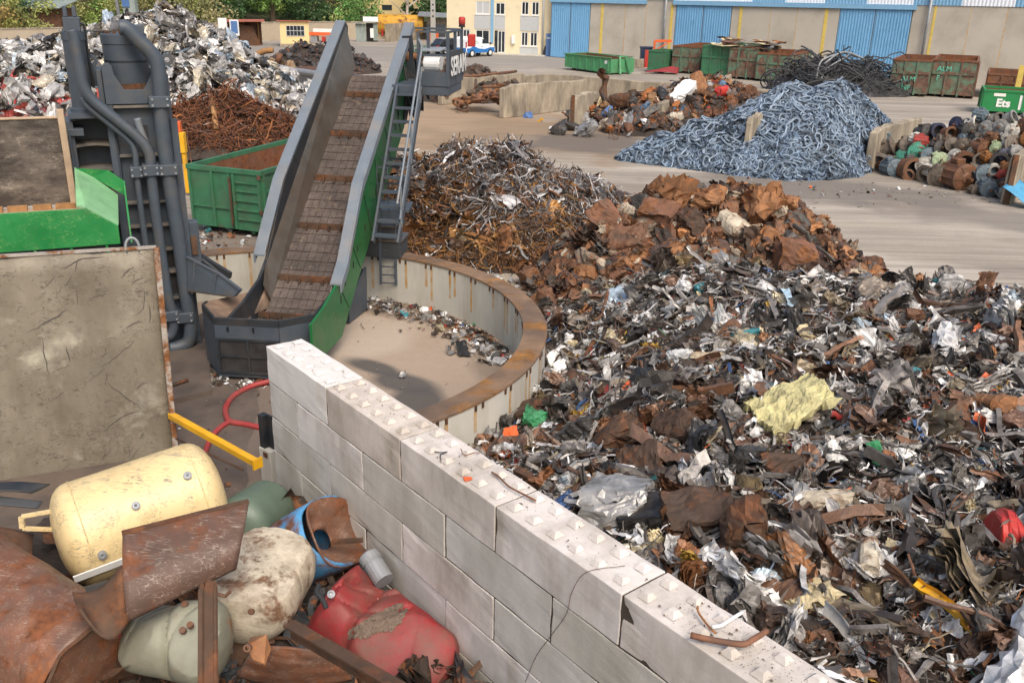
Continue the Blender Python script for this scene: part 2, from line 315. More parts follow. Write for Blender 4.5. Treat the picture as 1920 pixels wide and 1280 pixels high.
# ------------------------------------------------------------------ scrap piece shapes (all quads, about one unit long)
def gridf(nx, ny): return [(j*(nx+1)+i, j*(nx+1)+i+1, (j+1)*(nx+1)+i+1, (j+1)*(nx+1)+i) for j in range(ny) for i in range(nx)]
def fold(V, g, n, amp):
    for _ in range(n):
        a = g.uniform(0, 2*math.pi); d = np.array([math.cos(a), math.sin(a)]); off = g.uniform(-.3, .3); V[:, 2] += g.uniform(-amp, amp)*np.abs(V[:, :2]@d-off)
    return V
def p_sheet(g, nx=7, ny=6):
    wd = g.uniform(.22, .8); X, Y = np.meshgrid(np.linspace(-.5, .5, nx+1), np.linspace(-wd/2, wd/2, ny+1)); V = np.stack([X.ravel(), Y.ravel(), np.zeros(X.size)], 1)
    e = (np.abs(V[:, 0]) > .45) | (np.abs(V[:, 1]) > wd*.45); V[:, :2] += g.normal(0, .02, (len(V), 2))*np.where(e, 1.5, .6)[:, None]
    V = fold(V, g, 6, .5); V[:, 2] = np.clip(V[:, 2], -.3, .3)+g.normal(0, .024, len(V))
    if g.rand() < .5:
        kk = g.uniform(.8, 3.0); a = V[:, 0]*kk; z = V[:, 2]; V[:, 0] = np.sin(a)/kk*(1-z*kk*.3); V[:, 2] = z+(1-np.cos(a))/kk
    return V-V.mean(0), gridf(nx, ny)
def crush(V, g, n=7, lo=.5, hi=.85, kf=.9):
    c = V.mean(0); V = V-c
    for _ in range(n):
        d = g.normal(0, 1, 3); d /= np.linalg.norm(d); t = V@d; lim = t.max()*g.uniform(lo, hi); V = V-np.outer(np.maximum(0, t-lim)*kf, d)
    return V+g.normal(0, .008, V.shape)
def p_strip(g, nx=11, ny=2):
    wd = g.uniform(.05, .17); P = np.cumsum(np.vstack([np.zeros(3), g.normal(0, .035, (nx, 3))+[1/nx, 0, 0]]), 0)
    kk = g.randint(2, nx-1); P[kk:, 2] += (P[kk:, 0]-P[kk, 0])*g.uniform(-.9, .9); P[kk:, 1] += (P[kk:, 0]-P[kk, 0])*g.uniform(-.5, .5)
    tw = np.cumsum(g.normal(0, .22, nx+1)); V = []
    for j in range(ny+1):
        o = (j/ny-.5)*wd; V.append(P+np.stack([np.zeros(nx+1), np.cos(tw)*o, np.sin(tw)*o+abs(j/ny-.5)*wd*.5], 1))
    V = np.vstack(V); return V-V.mean(0), gridf(nx, ny)
def p_block(g, n=8):
    V = []; Fc = []; sz = np.array([1, g.uniform(.5, .9), g.uniform(.3, .65)])
    t = np.linspace(-1, 1, n+1)
    for ax in range(3):
        for sg in (-1, 1):
            A, B = np.meshgrid(t, t); P = np.zeros((A.size, 3)); P[:, ax] = sg; P[:, (ax+1) % 3] = A.ravel(); P[:, (ax+2) % 3] = B.ravel(); b0 = len(V)*(n+1)**2
            V.append(P); Fc += [tuple(b0+i for i in f) for f in gridf(n, n)]
    V = np.vstack(V); L = np.linalg.norm(V, axis=1)[:, None]; V = V*(.62+.38/L*1.2); s1, s2 = g.uniform(0, 9, 2); fr = g.uniform(2, 4.5)
    D = np.abs(wave(V[:, 0]+V[:, 2]*.7, V[:, 1]-V[:, 2]*.5, fr, s1))*.34+wave(V[:, 1]+V[:, 0]*.2, V[:, 2]*1.3, fr*1.7, s2)*.13
    V = V*(1-D*.8)[:, None]*.5*sz; V[:, 0] += .25*g.uniform(-1, 1)*V[:, 1]
    for q in range(3): a = g.normal(0, 1, 3); a /= np.linalg.norm(a); V += np.outer(-.07*np.abs(np.sin((V@a)*g.uniform(9, 16)+g.uniform(0, 6))), V.mean(0)*0+a)*.6
    V = crush(V, g, 6); return V-V.mean(0), Fc
def p_bale(g, n=10):
    V = []; Fc = []; sz = np.array([1, g.uniform(.55, .95), g.uniform(.35, .7)]); t = np.linspace(-1, 1, n+1)
    for ax in range(3):
        for sg in (-1, 1):
            A, B = np.meshgrid(t, t); P = np.zeros((A.size, 3)); P[:, ax] = sg; P[:, (ax+1) % 3] = A.ravel(); P[:, (ax+2) % 3] = B.ravel(); b0 = len(V)*(n+1)**2; V.append(P); Fc += [tuple(b0+i for i in f) for f in gridf(n, n)]
    V = np.vstack(V)*.5*sz
    for q in range(6):
        d = g.normal(0, 1, 3); d /= np.linalg.norm(d); e = g.normal(0, 1, 3); e -= d*(e@d); e /= np.linalg.norm(e); f = g.uniform(1.2, 5.5); V = V+np.outer((np.abs(((V@e)*f+g.rand()) % 1-.5)-.25)*g.uniform(.1, .3)/f**.5, d)
    return crush(V, g, 5, .6, .9)-V.mean(0)*0, Fc
def p_tube(g, m=8, n=6):
    P = np.cumsum(np.vstack([np.zeros(3), g.normal(0, .03, (m, 3))+[1/m, 0, 0]]), 0); kk = g.randint(2, m-1); P[kk:, 2] += (P[kk:, 0]-P[kk, 0])*g.uniform(-.8, .8); P[kk:, 1] += (P[kk:, 0]-P[kk, 0])*g.uniform(-.6, .6)
    V, Fc = tubegeo(P-P.mean(0), g.uniform(.02, .05)*g.uniform(.7, 1.3, m+1), n, False); return V, Fc
def p_chan(g, nx=7):
    h = g.uniform(.05, .1); prof = [(-h, h), (-h*.9, -h*.2), (h*.9, -h*.2), (h, h)] if g.rand() < .6 else [(-h, h*1.1), (-h, 0), (h*1.2, 0)]
    P = np.cumsum(np.vstack([np.zeros(3), g.normal(0, .018, (nx, 3))+[1/nx, 0, 0]]), 0); kk = g.randint(2, nx-1); P[kk:, 1] += (P[kk:, 0]-P[kk, 0])*g.uniform(-.5, .5)
    tw = np.cumsum(g.normal(0, .12, nx+1)); c, s_ = np.cos(tw), np.sin(tw); V = []
    for a, b in prof: V.append(P+np.stack([np.zeros(nx+1), a*c-b*s_, a*s_+b*c], 1))
    V = np.vstack(V); return V-V.mean(0), gridf(nx, len(prof)-1)
def p_wire(g, m=16, nt=5):
    Vs = []; Fs = []; b = 0
    for _ in range(nt):
        a0 = g.uniform(0, 6.28); t = np.linspace(0, g.uniform(2, 7), m); rr = .3+.14*np.sin(t*g.uniform(.7, 1.6)+a0)
        P = np.stack([np.cos(t+a0)*rr, np.sin(t+a0)*rr*g.uniform(.5, 1), .14*np.sin(t*1.7+a0)], 1)+g.normal(0, .06, 3)
        V, Fc = tubegeo(P, .010, 4, False); Vs.append(V); Fs += [tuple(i+b for i in f) for f in Fc]; b += len(V)
    return np.vstack(Vs), Fs
def p_can(g, n=20, m=6):
    V = []; L = g.uniform(.7, 1.3); pr = [(.0, -.5), (.2, -.47), (.35, -.5), (.385, -.47), (.37, -.4), (.37, -.22), (.392, -.17), (.37, -.12), (.37, .1), (.392, .15), (.37, .2), (.37, .4), (.385, .47), (.35, .5), (.2, .47), (.0, .46)]
    sq = g.uniform(.45, .95); s1 = g.uniform(0, 9)
    for r_, z_ in pr:
        for i in range(n):
            a = 2*math.pi*i/n; V.append((z_*L, r_*math.cos(a), r_*math.sin(a)*sq))
    V = np.array(V); V *= (1+.2*wave(V[:, 0]*1.2, V[:, 1]+V[:, 2], 3.3, s1))[:, None]; V = crush(V, g, 7, .55, .9, .8)
    return V, [(j*n+i, j*n+(i+1) % n, (j+1)*n+(i+1) % n, (j+1)*n+i) for j in range(len(pr)-1) for i in range(n)]
def p_bundle(g):
    Vs = []; Fs = []; b = 0; n = g.randint(4, 8); base = fold(p_sheet(g, 10, 6)[0], g, 2, .4)
    for i in range(n):
        V = base.copy()+g.normal(0, .022, base.shape); V[:, 2] += (i-n/2)*g.uniform(.035, .075); V[:, :2] *= g.uniform(.82, 1.06); V[:, :2] += g.normal(0, .03, 2)
        Vs.append(V); Fs += [tuple(q+b for q in f) for f in gridf(10, 6)]; b += len(V)
    V = np.vstack(Vs); return V-V.mean(0), Fs
GEN = {'sheet': p_sheet, 'strip': p_strip, 'block': p_block, 'tube': p_tube, 'chan': p_chan, 'wire': p_wire, 'can': p_can, 'bundle': p_bundle, 'bale': p_bale}
KIND = {'bale': ('crushed_bale', 'crushed bale', 'scrap bale'), 'sheet': ('crumpled_sheet', 'crumpled sheet', 'scrap sheet'), 'strip': ('bent_strip', 'bent strip', 'scrap strip'), 'block': ('crushed_block', 'crushed lump', 'crushed scrap'), 'tube': ('bent_tube', 'bent tube', 'scrap tube'),
        'chan': ('channel_bar', 'channel bar', 'scrap bar'), 'wire': ('wire_tangle', 'tangle of wire', 'scrap wire'), 'can': ('crushed_drum', 'crushed drum', 'crushed drum'), 'bundle': ('folded_sheet_bundle', 'bundle of folded sheets', 'scrap bundle')}
def rotm(yaw, tilt, az, roll):
    cy, sy = math.cos(yaw), math.sin(yaw); Rz = np.array([[cy, -sy, 0], [sy, cy, 0], [0, 0, 1]]); cr, sr = math.cos(roll), math.sin(roll); Rx = np.array([[1, 0, 0], [0, cr, -sr], [0, sr, cr]])
    ax = np.array([math.cos(az), math.sin(az), 0]); c, s = math.cos(tilt), math.sin(tilt); K = np.array([[0, 0, ax[1]], [0, 0, -ax[0]], [-ax[1], ax[0], 0]]); Rt = np.eye(3)+s*K+(1-c)*K@K
    return Rt@Rz@Rx
def nrm(h, x, y, e=.08):
    n = np.array([-(h(x+e, y)-h(x-e, y))/(2*e), -(h(x, y+e)-h(x, y-e))/(2*e), 1.0]); return n/np.linalg.norm(n)
def align(n):
    z = n; x = np.cross((0, 1, 0), z); x /= np.linalg.norm(x); y = np.cross(z, x); return np.stack([x, y, z], 1)
def scatter(name, h, pts, sizes, kinds, colfn, m, tilt=.45, lift=(-.02, .06), seed=1, ntpl=7, flat=1.):
    """one mesh of many scrap pieces lying on the surface h"""
    g = np.random.RandomState(seed); names = list(kinds); p = np.array([kinds[n_] for n_ in names], float); p /= p.sum()
    T = {n_: [tuple(np.asarray(q) for q in GEN[n_](g)) for _ in range(ntpl)] for n_ in names}
    which = g.choice(len(names), len(pts), p=p); Vs = []; Fs = []; Cs = []; b = 0
    for i, (x, y) in enumerate(pts):
        V, Fc = T[names[which[i]]][g.randint(ntpl)]; s = sizes[i]
        Rm = align(nrm(h, x, y))@rotm(g.uniform(0, 6.28), g.normal(0, tilt), g.uniform(0, 6.28), g.normal(0, .35) if names[which[i]] in ('sheet', 'bundle') else g.uniform(0, 6.28))
        W = (V*np.array([s, s*g.uniform(.7, 1.2), s*flat*g.uniform(.7, 1.2)]))@Rm.T; W = W+np.array([x, y, float(h(x, y))+g.uniform(*lift)+.12*s])
        Vs.append(W); Fs.append(Fc+b); b += len(W); c = colfn(x, y, g); Cs.append(np.tile([*c, 1.], (len(W), 1)))
    V = np.vstack(Vs); o = qobj(name, V, np.vstack(Fs), MT[m], np.vstack(Cs), org=np.array([V[:, 0].mean(), V[:, 1].mean(), V[:, 2].min()])); return o
def piece(kind, colour, pos, size, M, label, group, g, sub=None, asp=(1, 1, 1), m=None):
    gen = GEN[kind]; V, Fc = (gen(g, *sub) if sub else gen(g)); V = (V*size*np.array(asp))@np.asarray(M).T; zmin = V[:, 2].min(); nm, _, cat = KIND[kind]
    o = bpy.data.objects.new(nm, qmesh(nm, V, np.array(Fc), m or PAL[colour])); COL.objects.link(o); o.location = Vector(tuple(float(q) for q in pos)); ORG[o] = np.array(pos, float)
    return tag(o, label, cat, group)
def cones(L, sl, n=.25, ns=1.6, seed=0., cap=99):
    L = np.array(L)
    def h(x, y):
        x = np.asarray(x, float); y = np.asarray(y, float); z = np.full(np.broadcast(x, y).shape, -9.)
        for cx, cy, cz in L[:, :3]:
            d = np.hypot(x-cx, y-cy); q = cz-sl*(np.sqrt(d*d+.5)-.7); z = np.maximum(z, q)+.0
        q = z+n*wave(x, y, ns, seed)*np.clip(z+.4, 0, 1); return q
    return h
def heap_base(name, h, x0, x1, y0, y1, st, m, lab, cat):
    X, Y = np.meshgrid(np.arange(x0, x1, st), np.arange(y0, y1, st)); Z = h(X, Y); nx = X.shape[1]; ny = X.shape[0]; Zc = np.maximum(Z, -.25)
    Zc = Zc+RS.normal(0, st*.18, Z.shape)*(Z > .05)
    idx = np.arange(nx*ny).reshape(ny, nx); q = np.stack([idx[:-1, :-1], idx[:-1, 1:], idx[1:, 1:], idx[1:, :-1]], -1).reshape(-1, 4)
    keep = (Z.ravel()[q].max(1) > 0); q = q[keep]; V = np.stack([X.ravel(), Y.ravel(), Zc.ravel()], 1); u, inv = np.unique(q, return_inverse=True)
    o = qobj(name, V[u], inv.reshape(-1, 4), MT[m]); tag(o, lab, cat, None, 'stuff'); return o
def hit(px, py, h, y0=4., y1=80., n=900):
    d = ray(px, py); ts = np.linspace(y0, y1, n)/d[1]; P = EYE+d*ts[:, None]; z = np.maximum(h(P[:, 0], P[:, 1]), 0); b = np.where(P[:, 2] < z)[0]
    i = b[0] if len(b) else -1; p = P[i].copy(); p[2] = z[i]; return p
def rpts(h, x0, x1, y0, y1, n, seed, zmin=.03, wfn=None):
    g = np.random.RandomState(seed); out = []
    while len(out) < n:
        P = np.stack([g.uniform(x0, x1, 4000), g.uniform(y0, y1, 4000)], 1); ok = h(P[:, 0], P[:, 1]) > zmin
        if wfn is not None: ok &= g.rand(4000) < wfn(P[:, 0], P[:, 1])
        out += list(P[ok])
    return np.array(out[:n])
def pickcol(tab):
    H = [lin(c) for c, _ in tab]; p = np.array([q for _, q in tab], float); p /= p.sum()
    def f(x, y, g):
        c = np.array(H[g.choice(len(H), p=p)]); return c*g.uniform(.65, 1.25)
    return f
# ------------------------------------------------------------------ setting: ground sheets
def ground_mat(patches, nm='yard', ca='#aea495', cb='#9d9384', sk=1.):
    m = bpy.data.materials.new(nm); m.use_nodes = True; t = m.node_tree; N = t.nodes; L = t.links; b = N['Principled BSDF']
    tc = N.new('ShaderNodeTexCoord')
    def mp(rot, sc):
        n = N.new('ShaderNodeMapping'); n.inputs['Rotation'].default_value = (0, 0, R(rot)); n.inputs['Scale'].default_value = sc; L.new(tc.outputs['Object'], n.inputs['Vector']); return n.outputs[0]
    def noise(v, s, d=7, r=.6):
        n = N.new('ShaderNodeTexNoise'); n.inputs['Scale'].default_value = s; n.inputs['Detail'].default_value = d; n.inputs['Roughness'].default_value = r; L.new(v, n.inputs['Vector']); return n.outputs[0]
    def rng(x, a, b_, c=0., d=1.):
        n = N.new('ShaderNodeMapRange'); n.inputs[1].default_value = a; n.inputs[2].default_value = b_; n.inputs[3].default_value = c; n.inputs[4].default_value = d; L.new(x, n.inputs[0]); return n.outputs[0]
    def mix(f, a, c):
        n = N.new('ShaderNodeMix'); n.data_type = 'RGBA'; L.new(f, n.inputs[0])
        for i, x in ((6, a), (7, c)):
            if isinstance(x, tuple): n.inputs[i].default_value = (*x[:3], 1)
            else: L.new(x, n.inputs[i])
        return n.outputs[2]
    geo = N.new('ShaderNodeNewGeometry'); pos = geo.outputs['Position']
    o = mp(0, (1, 1, 1)); st = mp(14, (.1, 1.5, 1)); st2 = mp(-24, (.14, 1.2, 1))
    c = mix(rng(noise(o, .09, 5), .35, .65), lin(ca), lin(cb))
    c = mix(rng(noise(o, 6, 6, .7), .35, .7, 0, .35), c, lin('#867c70'))
    c = mix(rng(noise(st, .55, 9, .7), .45, .62, 0, .8*sk), c, lin('#82796f'))
    c = mix(rng(noise(st2, .5, 9, .72), .5, .66, 0, .7*sk), c, lin('#bfb6a8'))
    c = mix(rng(noise(o, .16, 6, .6), .56, .74, 0, .65), c, lin('#7a6d5f'))
    c = mix(rng(noise(o, 40, 3), .62, .75, 0, .35), c, lin('#6b6053'))
    wn = N.new('ShaderNodeTexNoise'); wn.inputs['Scale'].default_value = .35; wn.inputs['Detail'].default_value = 7; L.new(pos, wn.inputs['Vector'])
    def patch(c, cx, cy, rx, ry, rot, col, fac, wob=1.1):
        a = N.new('ShaderNodeVectorMath'); a.operation = 'SUBTRACT'; L.new(pos, a.inputs[0]); a.inputs[1].default_value = (cx, cy, 0)
        m_ = N.new('ShaderNodeMapping'); m_.vector_type = 'TEXTURE'; m_.inputs['Rotation'].default_value = (0, 0, R(rot)); m_.inputs['Scale'].default_value = (rx, ry, 1000); L.new(a.outputs[0], m_.inputs['Vector'])
        l_ = N.new('ShaderNodeVectorMath'); l_.operation = 'LENGTH'; L.new(m_.outputs[0], l_.inputs[0])
        ad = N.new('ShaderNodeMath'); ad.operation = 'MULTIPLY_ADD'; L.new(wn.outputs[0], ad.inputs[0]); ad.inputs[1].default_value = wob*2; L.new(l_.outputs['Value'], ad.inputs[2])
        return mix(rng(ad.outputs[0], .75+wob, 1.25+wob, fac, 0), c, col)
    for P_ in patches: c = patch(c, *P_)
    c = mix(rng(noise(mp(9, (.05, 5, 1)), .7, 4, .7), .52, .62, 0, .4*sk), c, lin('#6b635a')); c = mix(rng(noise(mp(-38, (.06, 4, 1)), .7, 4, .7), .55, .63, 0, .35*sk), c, lin('#70685f'))
    L.new(c, b.inputs['Base Color']); b.inputs['Roughness'].default_value = .92
    bn = N.new('ShaderNodeBump'); bn.inputs['Strength'].default_value = .25; bn.inputs['Distance'].default_value = .05; L.new(noise(o, 9, 8, .7), bn.inputs['Height']); L.new(bn.outputs[0], b.inputs['Normal'])
    return m
MT['yard'] = ground_mat([(-8, 108, 42, 13, 0, lin('#8b867f'), .85), (-8, 55, 12, 13, 20, lin('#a08566'), .8), (2, 50, 8, 6, 30, lin('#8a755c'), .7), (13.5, 37.6, 6.5, 2.4, -16, lin('#6f6962'), .8), (19, 33, 5, 2, -25, lin('#777068'), .7), (3.6, 49, 4, 3, 20, lin('#625b54'), .8), (-15, 58, 5, 4, 60, lin('#615a58'), .8), (-9.5, 27, 4, 4, 0, lin('#6f6257'), .7), (10.8, 27, 3, 1.2, -20, lin('#c2b9aa'), .6), (-7, 13, 4, 6, 0, lin('#5a5049'), .85), (3, 21, 4, 4, 0, lin('#a8977f'), .6)])
mk('asphalt', col=lin('#8b857d'), var=.12, scale=.3, rough=.9, dirt=.3, dcol=lin('#756d63'), dscale=.2)
mk('ring_floor', col=lin('#b09a85'), var=.14, scale=1.2, rough=.92, dirt=.36, dcol=lin('#7d6a59'), dscale=.7, bump=.1)
mk('wet_stain', col=lin('#5b544e'), var=.3, scale=2, rough=.35, dirt=.3, dcol=lin('#6b5f55'), bump=.03)
mk('dark_dust', col=lin('#6f675f'), var=.3, scale=1.1, rough=.9, dirt=.5, dcol=lin('#8b7e6e'), dscale=1.3)
mk('grime', col=lin('#564c44'), var=.3, scale=2, rough=.8, dirt=.4, dcol=lin('#6f6053'), dscale=1.2)
mk('tan_dirt', col=lin('#a88a66'), var=.18, scale=.6, rough=.95, dirt=.4, dcol=lin('#7b6650'), dscale=.5)
mk('grass', col=lin('#6c8a47'), var=.3, scale=.6, rough=.95)
def sheet(name, pts, z, m, wob=.0, seed=0, n=1):
    P = []; q = len(pts)
    for i in range(q):
        a, b = np.array(pts[i]), np.array(pts[(i+1) % q])
        for j in range(n):
            t = j/n; p = a+(b-a)*t; P.append((p[0]+wob*wave(p[0], p[1], 2.1, seed), p[1]+wob*wave(p[1], p[0], 1.7, seed+3), z))
    o = MB().add(P, [tuple(range(len(P)))]).build(name, m); o['kind'] = 'structure'; return o
g0 = MB().add([(-500, -20, 0), (500, -20, 0), (500, 900, 0), (-500, 900, 0)], [(0, 1, 2, 3)]).build('ground', 'yard'); g0['kind'] = 'structure'
gp = lambda L_: [tuple(G(x, y)[:2]) for x, y in L_]
sheet('grimy_ground_patch', [(-8.6, 20), (-7.2, 21.5), (-6.2, 18.2), (-5.0, 16.6), (-4.2, 12.5), (-3.4, 11.4), (-2.4, 9), (0, 5.5), (-6, 4), (-9, 9), (-9.5, 15)], .0155, 'grime', .12, 6, 14)

# ------------------------------------------------------------------ ring wall
RC = np.array([-5.13, 17.38]); RO, RI, RH = 5.81, 5.37, 1.2
MT['ring_floor'] = ground_mat([(-2.95, 18.0, .75, .28, -35, lin('#4f4b48'), .92, .35), (-2.2, 17.2, .75, .42, -30, lin('#4f4b48'), .92, .35), (-1.85, 16.4, .5, .6, 10, lin('#4f4b48'), .92, .35), (-1.2, 15.2, 1.2, .5, 40, lin('#5d5650'), .85, .5), (-.4, 18.3, .5, 1.3, 10, lin('#756758'), .6, .6), (-3.6, 19.8, 1.6, 1.2, 0, lin('#b9ab9b'), .6, .9), (-2.4, 21.6, 2.6, .6, -25, lin('#77695c'), .7, .8), (-6, 15.5, 3, 2.6, 0, lin('#675a50'), .8, .8)], 'ring_floor', '#a99683', '#98846f', .12)
fl = MB(); fl.add([(RC[0]+RI*math.cos(a), RC[1]+RI*math.sin(a), .012) for a in np.linspace(0, 2*math.pi, 80, endpoint=False)], [tuple(range(80))]); fo = fl.build('paved_floor', 'ring_floor'); fo['kind'] = 'structure'
def arc_ring(r0, r1, z0, z1, a0, a1, n):
    mb = MB(); A = np.linspace(a0, a1, n+1); V = []
    for a in A:
        for r_, z_ in ((r0, z0), (r1, z0), (r1, z1), (r0, z1)): V.append((RC[0]+r_*math.cos(a), RC[1]+r_*math.sin(a), z_))
    F_ = [(i*4+j, (i+1)*4+j, (i+1)*4+(j+1) % 4, i*4+(j+1) % 4) for i in range(n) for j in range(4)]+[(0, 1, 2, 3), tuple(n*4+q for q in (3, 2, 1, 0))]
    return mb.add(V, F_)
A0, A1 = R(-66.5), R(152)
rt = thing('ring_wall', 'curved pale concrete wall with rust brown top around the sunken loading floor', 'ring wall', (RC[0], RC[1], 0))
arc_ring(RI, RO, 0, RH-.03, A0, A1, 110).build('wall_panel', 'ring_concrete', rt)
arc_ring(RI-.02, RO+.02, RH-.027, RH+.012, A0, A1, 110).build('steel_cap', 'ring_cap', rt)
br = MB()
for i, a in enumerate(np.linspace(A0+.06, A1-.05, 26)):
    for da in (-.016, .016):
        for rr, s in ((RI, -1), (RO, 1)):
            c, sn = math.cos(a+da), math.sin(a+da); p = np.array([RC[0]+(rr+s*.012)*c, RC[1]+(rr+s*.012)*sn, RH-.085]); br.obox(p, (.02, .05, .1), np.array([[c, -sn, 0], [sn, c, 0], [0, 0, 1]]))
br.build('bracket', 'rust_dark', rt)
rs = MB()
for i, a in enumerate(np.linspace(A0+.06, A1-.05, 26)):
    for da in (-.016, .016):
        if (i*7+int(da > 0)*3) % 4 == 0: continue
        for rr, s in ((RI, -1), (RO, 1)):
            ln = rnd.uniform(.35, .95); V = []
            for q in (-.007, .007):
                for z_ in (RH-.13, RH-.13-ln): V.append((RC[0]+(rr+s*.004)*math.cos(a+da+q), RC[1]+(rr+s*.004)*math.sin(a+da+q), z_))
            rs.add(V, [(0, 1, 3, 2)])
mk('rust_run', col=lin('#b98d4f'), var=.2, rough=.9, dirt=.45, dcol=lin('#bdb6a4'), dscale=4)
rs.build('rust_streak', 'rust_run', rt)
# short pale pier with a steel post at the end of the white block wall
Pp = G(500, 905); pr = thing('concrete_pier', 'narrow pale concrete pier with a dark steel plate at the white wall far end', 'pier', Pp)
fq = Frame(Pp[0], Pp[1], -40)
MB(fq).box((-.14, 0, 0), (.16, .3, .62)).build('pier_block', 'ring_concrete', pr, bevel=.01)
MB(fq).box((-.12, .02, .622), (.0, .1, 1.2)).box((-.12, .1, .622), (.12, .14, 1.2)).build('steel_post', 'dark_steel', pr)
MB(fq).box((.0, -.02, .5), (.1, -.003, .58)).build('bracket', 'rust_dark', pr)

# ------------------------------------------------------------------ white block wall
PSI = -.887; WD = np.array([math.cos(PSI), math.sin(PSI), 0]); WN = np.array([-math.sin(PSI), math.cos(PSI), 0]); WU = np.array([0, 0, 1.0])
J0 = np.array([-3.539, 12.183, 2.8]); BL, BH, BW = 1.8, .56, .56
def block(s0, s1, c, m, lab, studs=True, seed=0):
    g = np.random.RandomState(seed); ln = (s1-s0); O = J0+WD*(s0+s1)/2+WN*(BW/2+g.uniform(-.008, .008))-WU*(BH*(c+1))
    bm = bmesh.new(); bmesh.ops.create_cube(bm, size=1)
    for v in bm.verts: v.co = Vector((v.co.x*(ln-.022), v.co.y*BW, (v.co.z+.5)*(BH-.014)))
    bmesh.ops.bevel(bm, geom=bm.edges[:], offset=.011, segments=2, affect='EDGES', profile=.6)
    bmesh.ops.subdivide_edges(bm, edges=[e for e in bm.edges if e.calc_length() > .3], cuts=5, use_grid_fill=True)
    for v in bm.verts:
        q = v.co+Vector((seed*3.1, 0, 0)); d = mn.noise(q*3)*.006+mn.noise(q*11)*.004; ed = max(0, mn.noise(q*4+Vector((9, 3, 1)))-.1)*.022 if (abs(abs(v.co.x)-ln/2) < .06)+(abs(abs(v.co.y)-BW/2) < .05)+(min(v.co.z, BH-v.co.z) < .05) >= 2 else 0; v.co += Vector((d*.5-math.copysign(ed, v.co.x)*(abs(abs(v.co.x)-ln/2) < .06), d-math.copysign(ed, v.co.y), d*.6-(ed if v.co.z > BH/2 else -ed)))
    if studs:
        n = max(1, round(ln/.3)); lowh = .03 if studs == 'low' else .052
        for i in range(n):
            for j in (-1, 1):
                cx = -ln/2+(i+.5)*ln/n+g.normal(0, .004); cy = j*.14; zb = BH-.008; a, b2 = .064+g.normal(0, .004), .028
                vs = [bm.verts.new((cx+x*a, cy+y*a, zb)) for x, y in ((-1, -1), (1, -1), (1, 1), (-1, 1))]+[bm.verts.new((cx+x*b2+g.normal(0, .004), cy+y*b2, zb+lowh)) for x, y in ((-1, -1), (1, -1), (1, 1), (-1, 1))]
                bm.faces.new(vs[4:])
                for q in range(4): bm.faces.new((vs[q], vs[(q+1) % 4], vs[4+(q+1) % 4], vs[4+q]))
    bmesh.ops.recalc_face_normals(bm, faces=bm.faces)
    me = bpy.data.meshes.new('concrete_block'); bm.to_mesh(me); bm.free(); o = bpy.data.objects.new('concrete_block', me); COL.objects.link(o)
    o.location = Vector(O); o.rotation_euler = (0, 0, PSI); me.materials.append(MT[m]); ORG[o] = O
    tag(o, lab, 'concrete block', 'blocks of the white retaining wall')
ordn = ['first', 'second', 'third', 'fourth', 'fifth', 'sixth', 'seventh', 'eighth']
cn = ['top', 'second', 'third', 'fourth', 'bottom']
for c in range(5):
    off = 0 if c % 2 == 0 else -.9
    i = 0
    for q in range(8):
        s0 = max(0, off+q*BL); s1 = off+(q+1)*BL
        if s1 <= .05 or s0 > 12.7: continue
        m = 'bright_block' if (c == 0 and i == 0) else ('white_block' if c == 0 else ('old_block' if (i*5+c*3) % 4 else 'white_block'))
        st = ('low' if i == 0 else True) if c == 0 else False
        lab = f"{'studded ' if c == 0 else ''}concrete block {ordn[i]} from the far end in the {cn[c]} course of the white wall"
        if c == 0 and i == 0: lab = 'smooth bright white concrete block at the far end of the wall top course'
        block(s0, s1, c, m, lab, st, c*10+i); i += 1
mk('joint_backing', col=lin('#463c32'), var=.3, rough=1)
tag(MB(Frame(J0[0], J0[1], math.degrees(PSI))).box((.05, .013, 0), (12.4, BW-.013, 2.8-.03)).build('joint_fill', 'joint_backing'), 'brown backing box added inside the white block wall to darken its joints', 'joint backing', kind='stuff')  # box added inside the wall to block light and keep the joints dark
# grit lying on the wall top
g = np.random.RandomState(5); V = []; Fc = []
for i in range(900):
    s_ = g.uniform(.2, 9) if g.rand() < .55 else g.uniform(7.6, 9.2); v_ = g.uniform(.05, .52); p = J0+WD*s_+WN*v_+WU*.002; a = g.uniform(.003, .011) if g.rand() < .93 else .022
    b = len(V); th = g.uniform(0, 6.28); c_, s2 = math.cos(th)*a, math.sin(th)*a*g.uniform(.3, 1)
    V += [p+WD*c_, p+WN*s2, p-WD*c_, p-WN*s2, p+WU*a*.7]; Fc += [(b, b+1, b+4, b+4), (b+1, b+2, b+4, b+4), (b+2, b+3, b+4, b+4), (b+3, b, b+4, b+4)]
mb = MB(); mb.add(V, [f[:3] for f in Fc]); tag(mb.build('grit', 'gravel_dirt'), 'rusty grit and crumbs scattered along the top of the white block wall', 'grit', kind='stuff')
def wt(px, py, z=2.81): return G(px, py, z)
def rodp(name, P, r, m, lab, cat='scrap rod', n=6, grp=None):
    return tag(MB().tube(P, r, n).build(name, m, smooth=True), lab, cat, grp)
rodp('rusty_rod', spline([wt(922, 885, 2.83), wt(935, 893, 2.83), wt(955, 912, 2.83), wt(985, 928, 2.83), wt(1004, 938, 2.83)]), .011, 'rust', 'thin rusty rod lying across the third joint of the white wall top')
rodp('rusty_pipe', spline([wt(1295, 1190, 2.86), wt(1330, 1198, 2.86), wt(1390, 1207, 2.87), wt(1412, 1198, 2.87), wt(1438, 1182, 2.87)], 5), .026, 'rust', 'bent rusty pipe lying over the studs at the near end of the wall top')
rodp('white_rod', spline([wt(1335, 1175, 2.87), wt(1352, 1172, 2.87), wt(1368, 1162, 2.87), wt(1392, 1147, 2.87)], 4), .016, 'white_paint', 'short white rod beside the bent rusty pipe on the wall top')
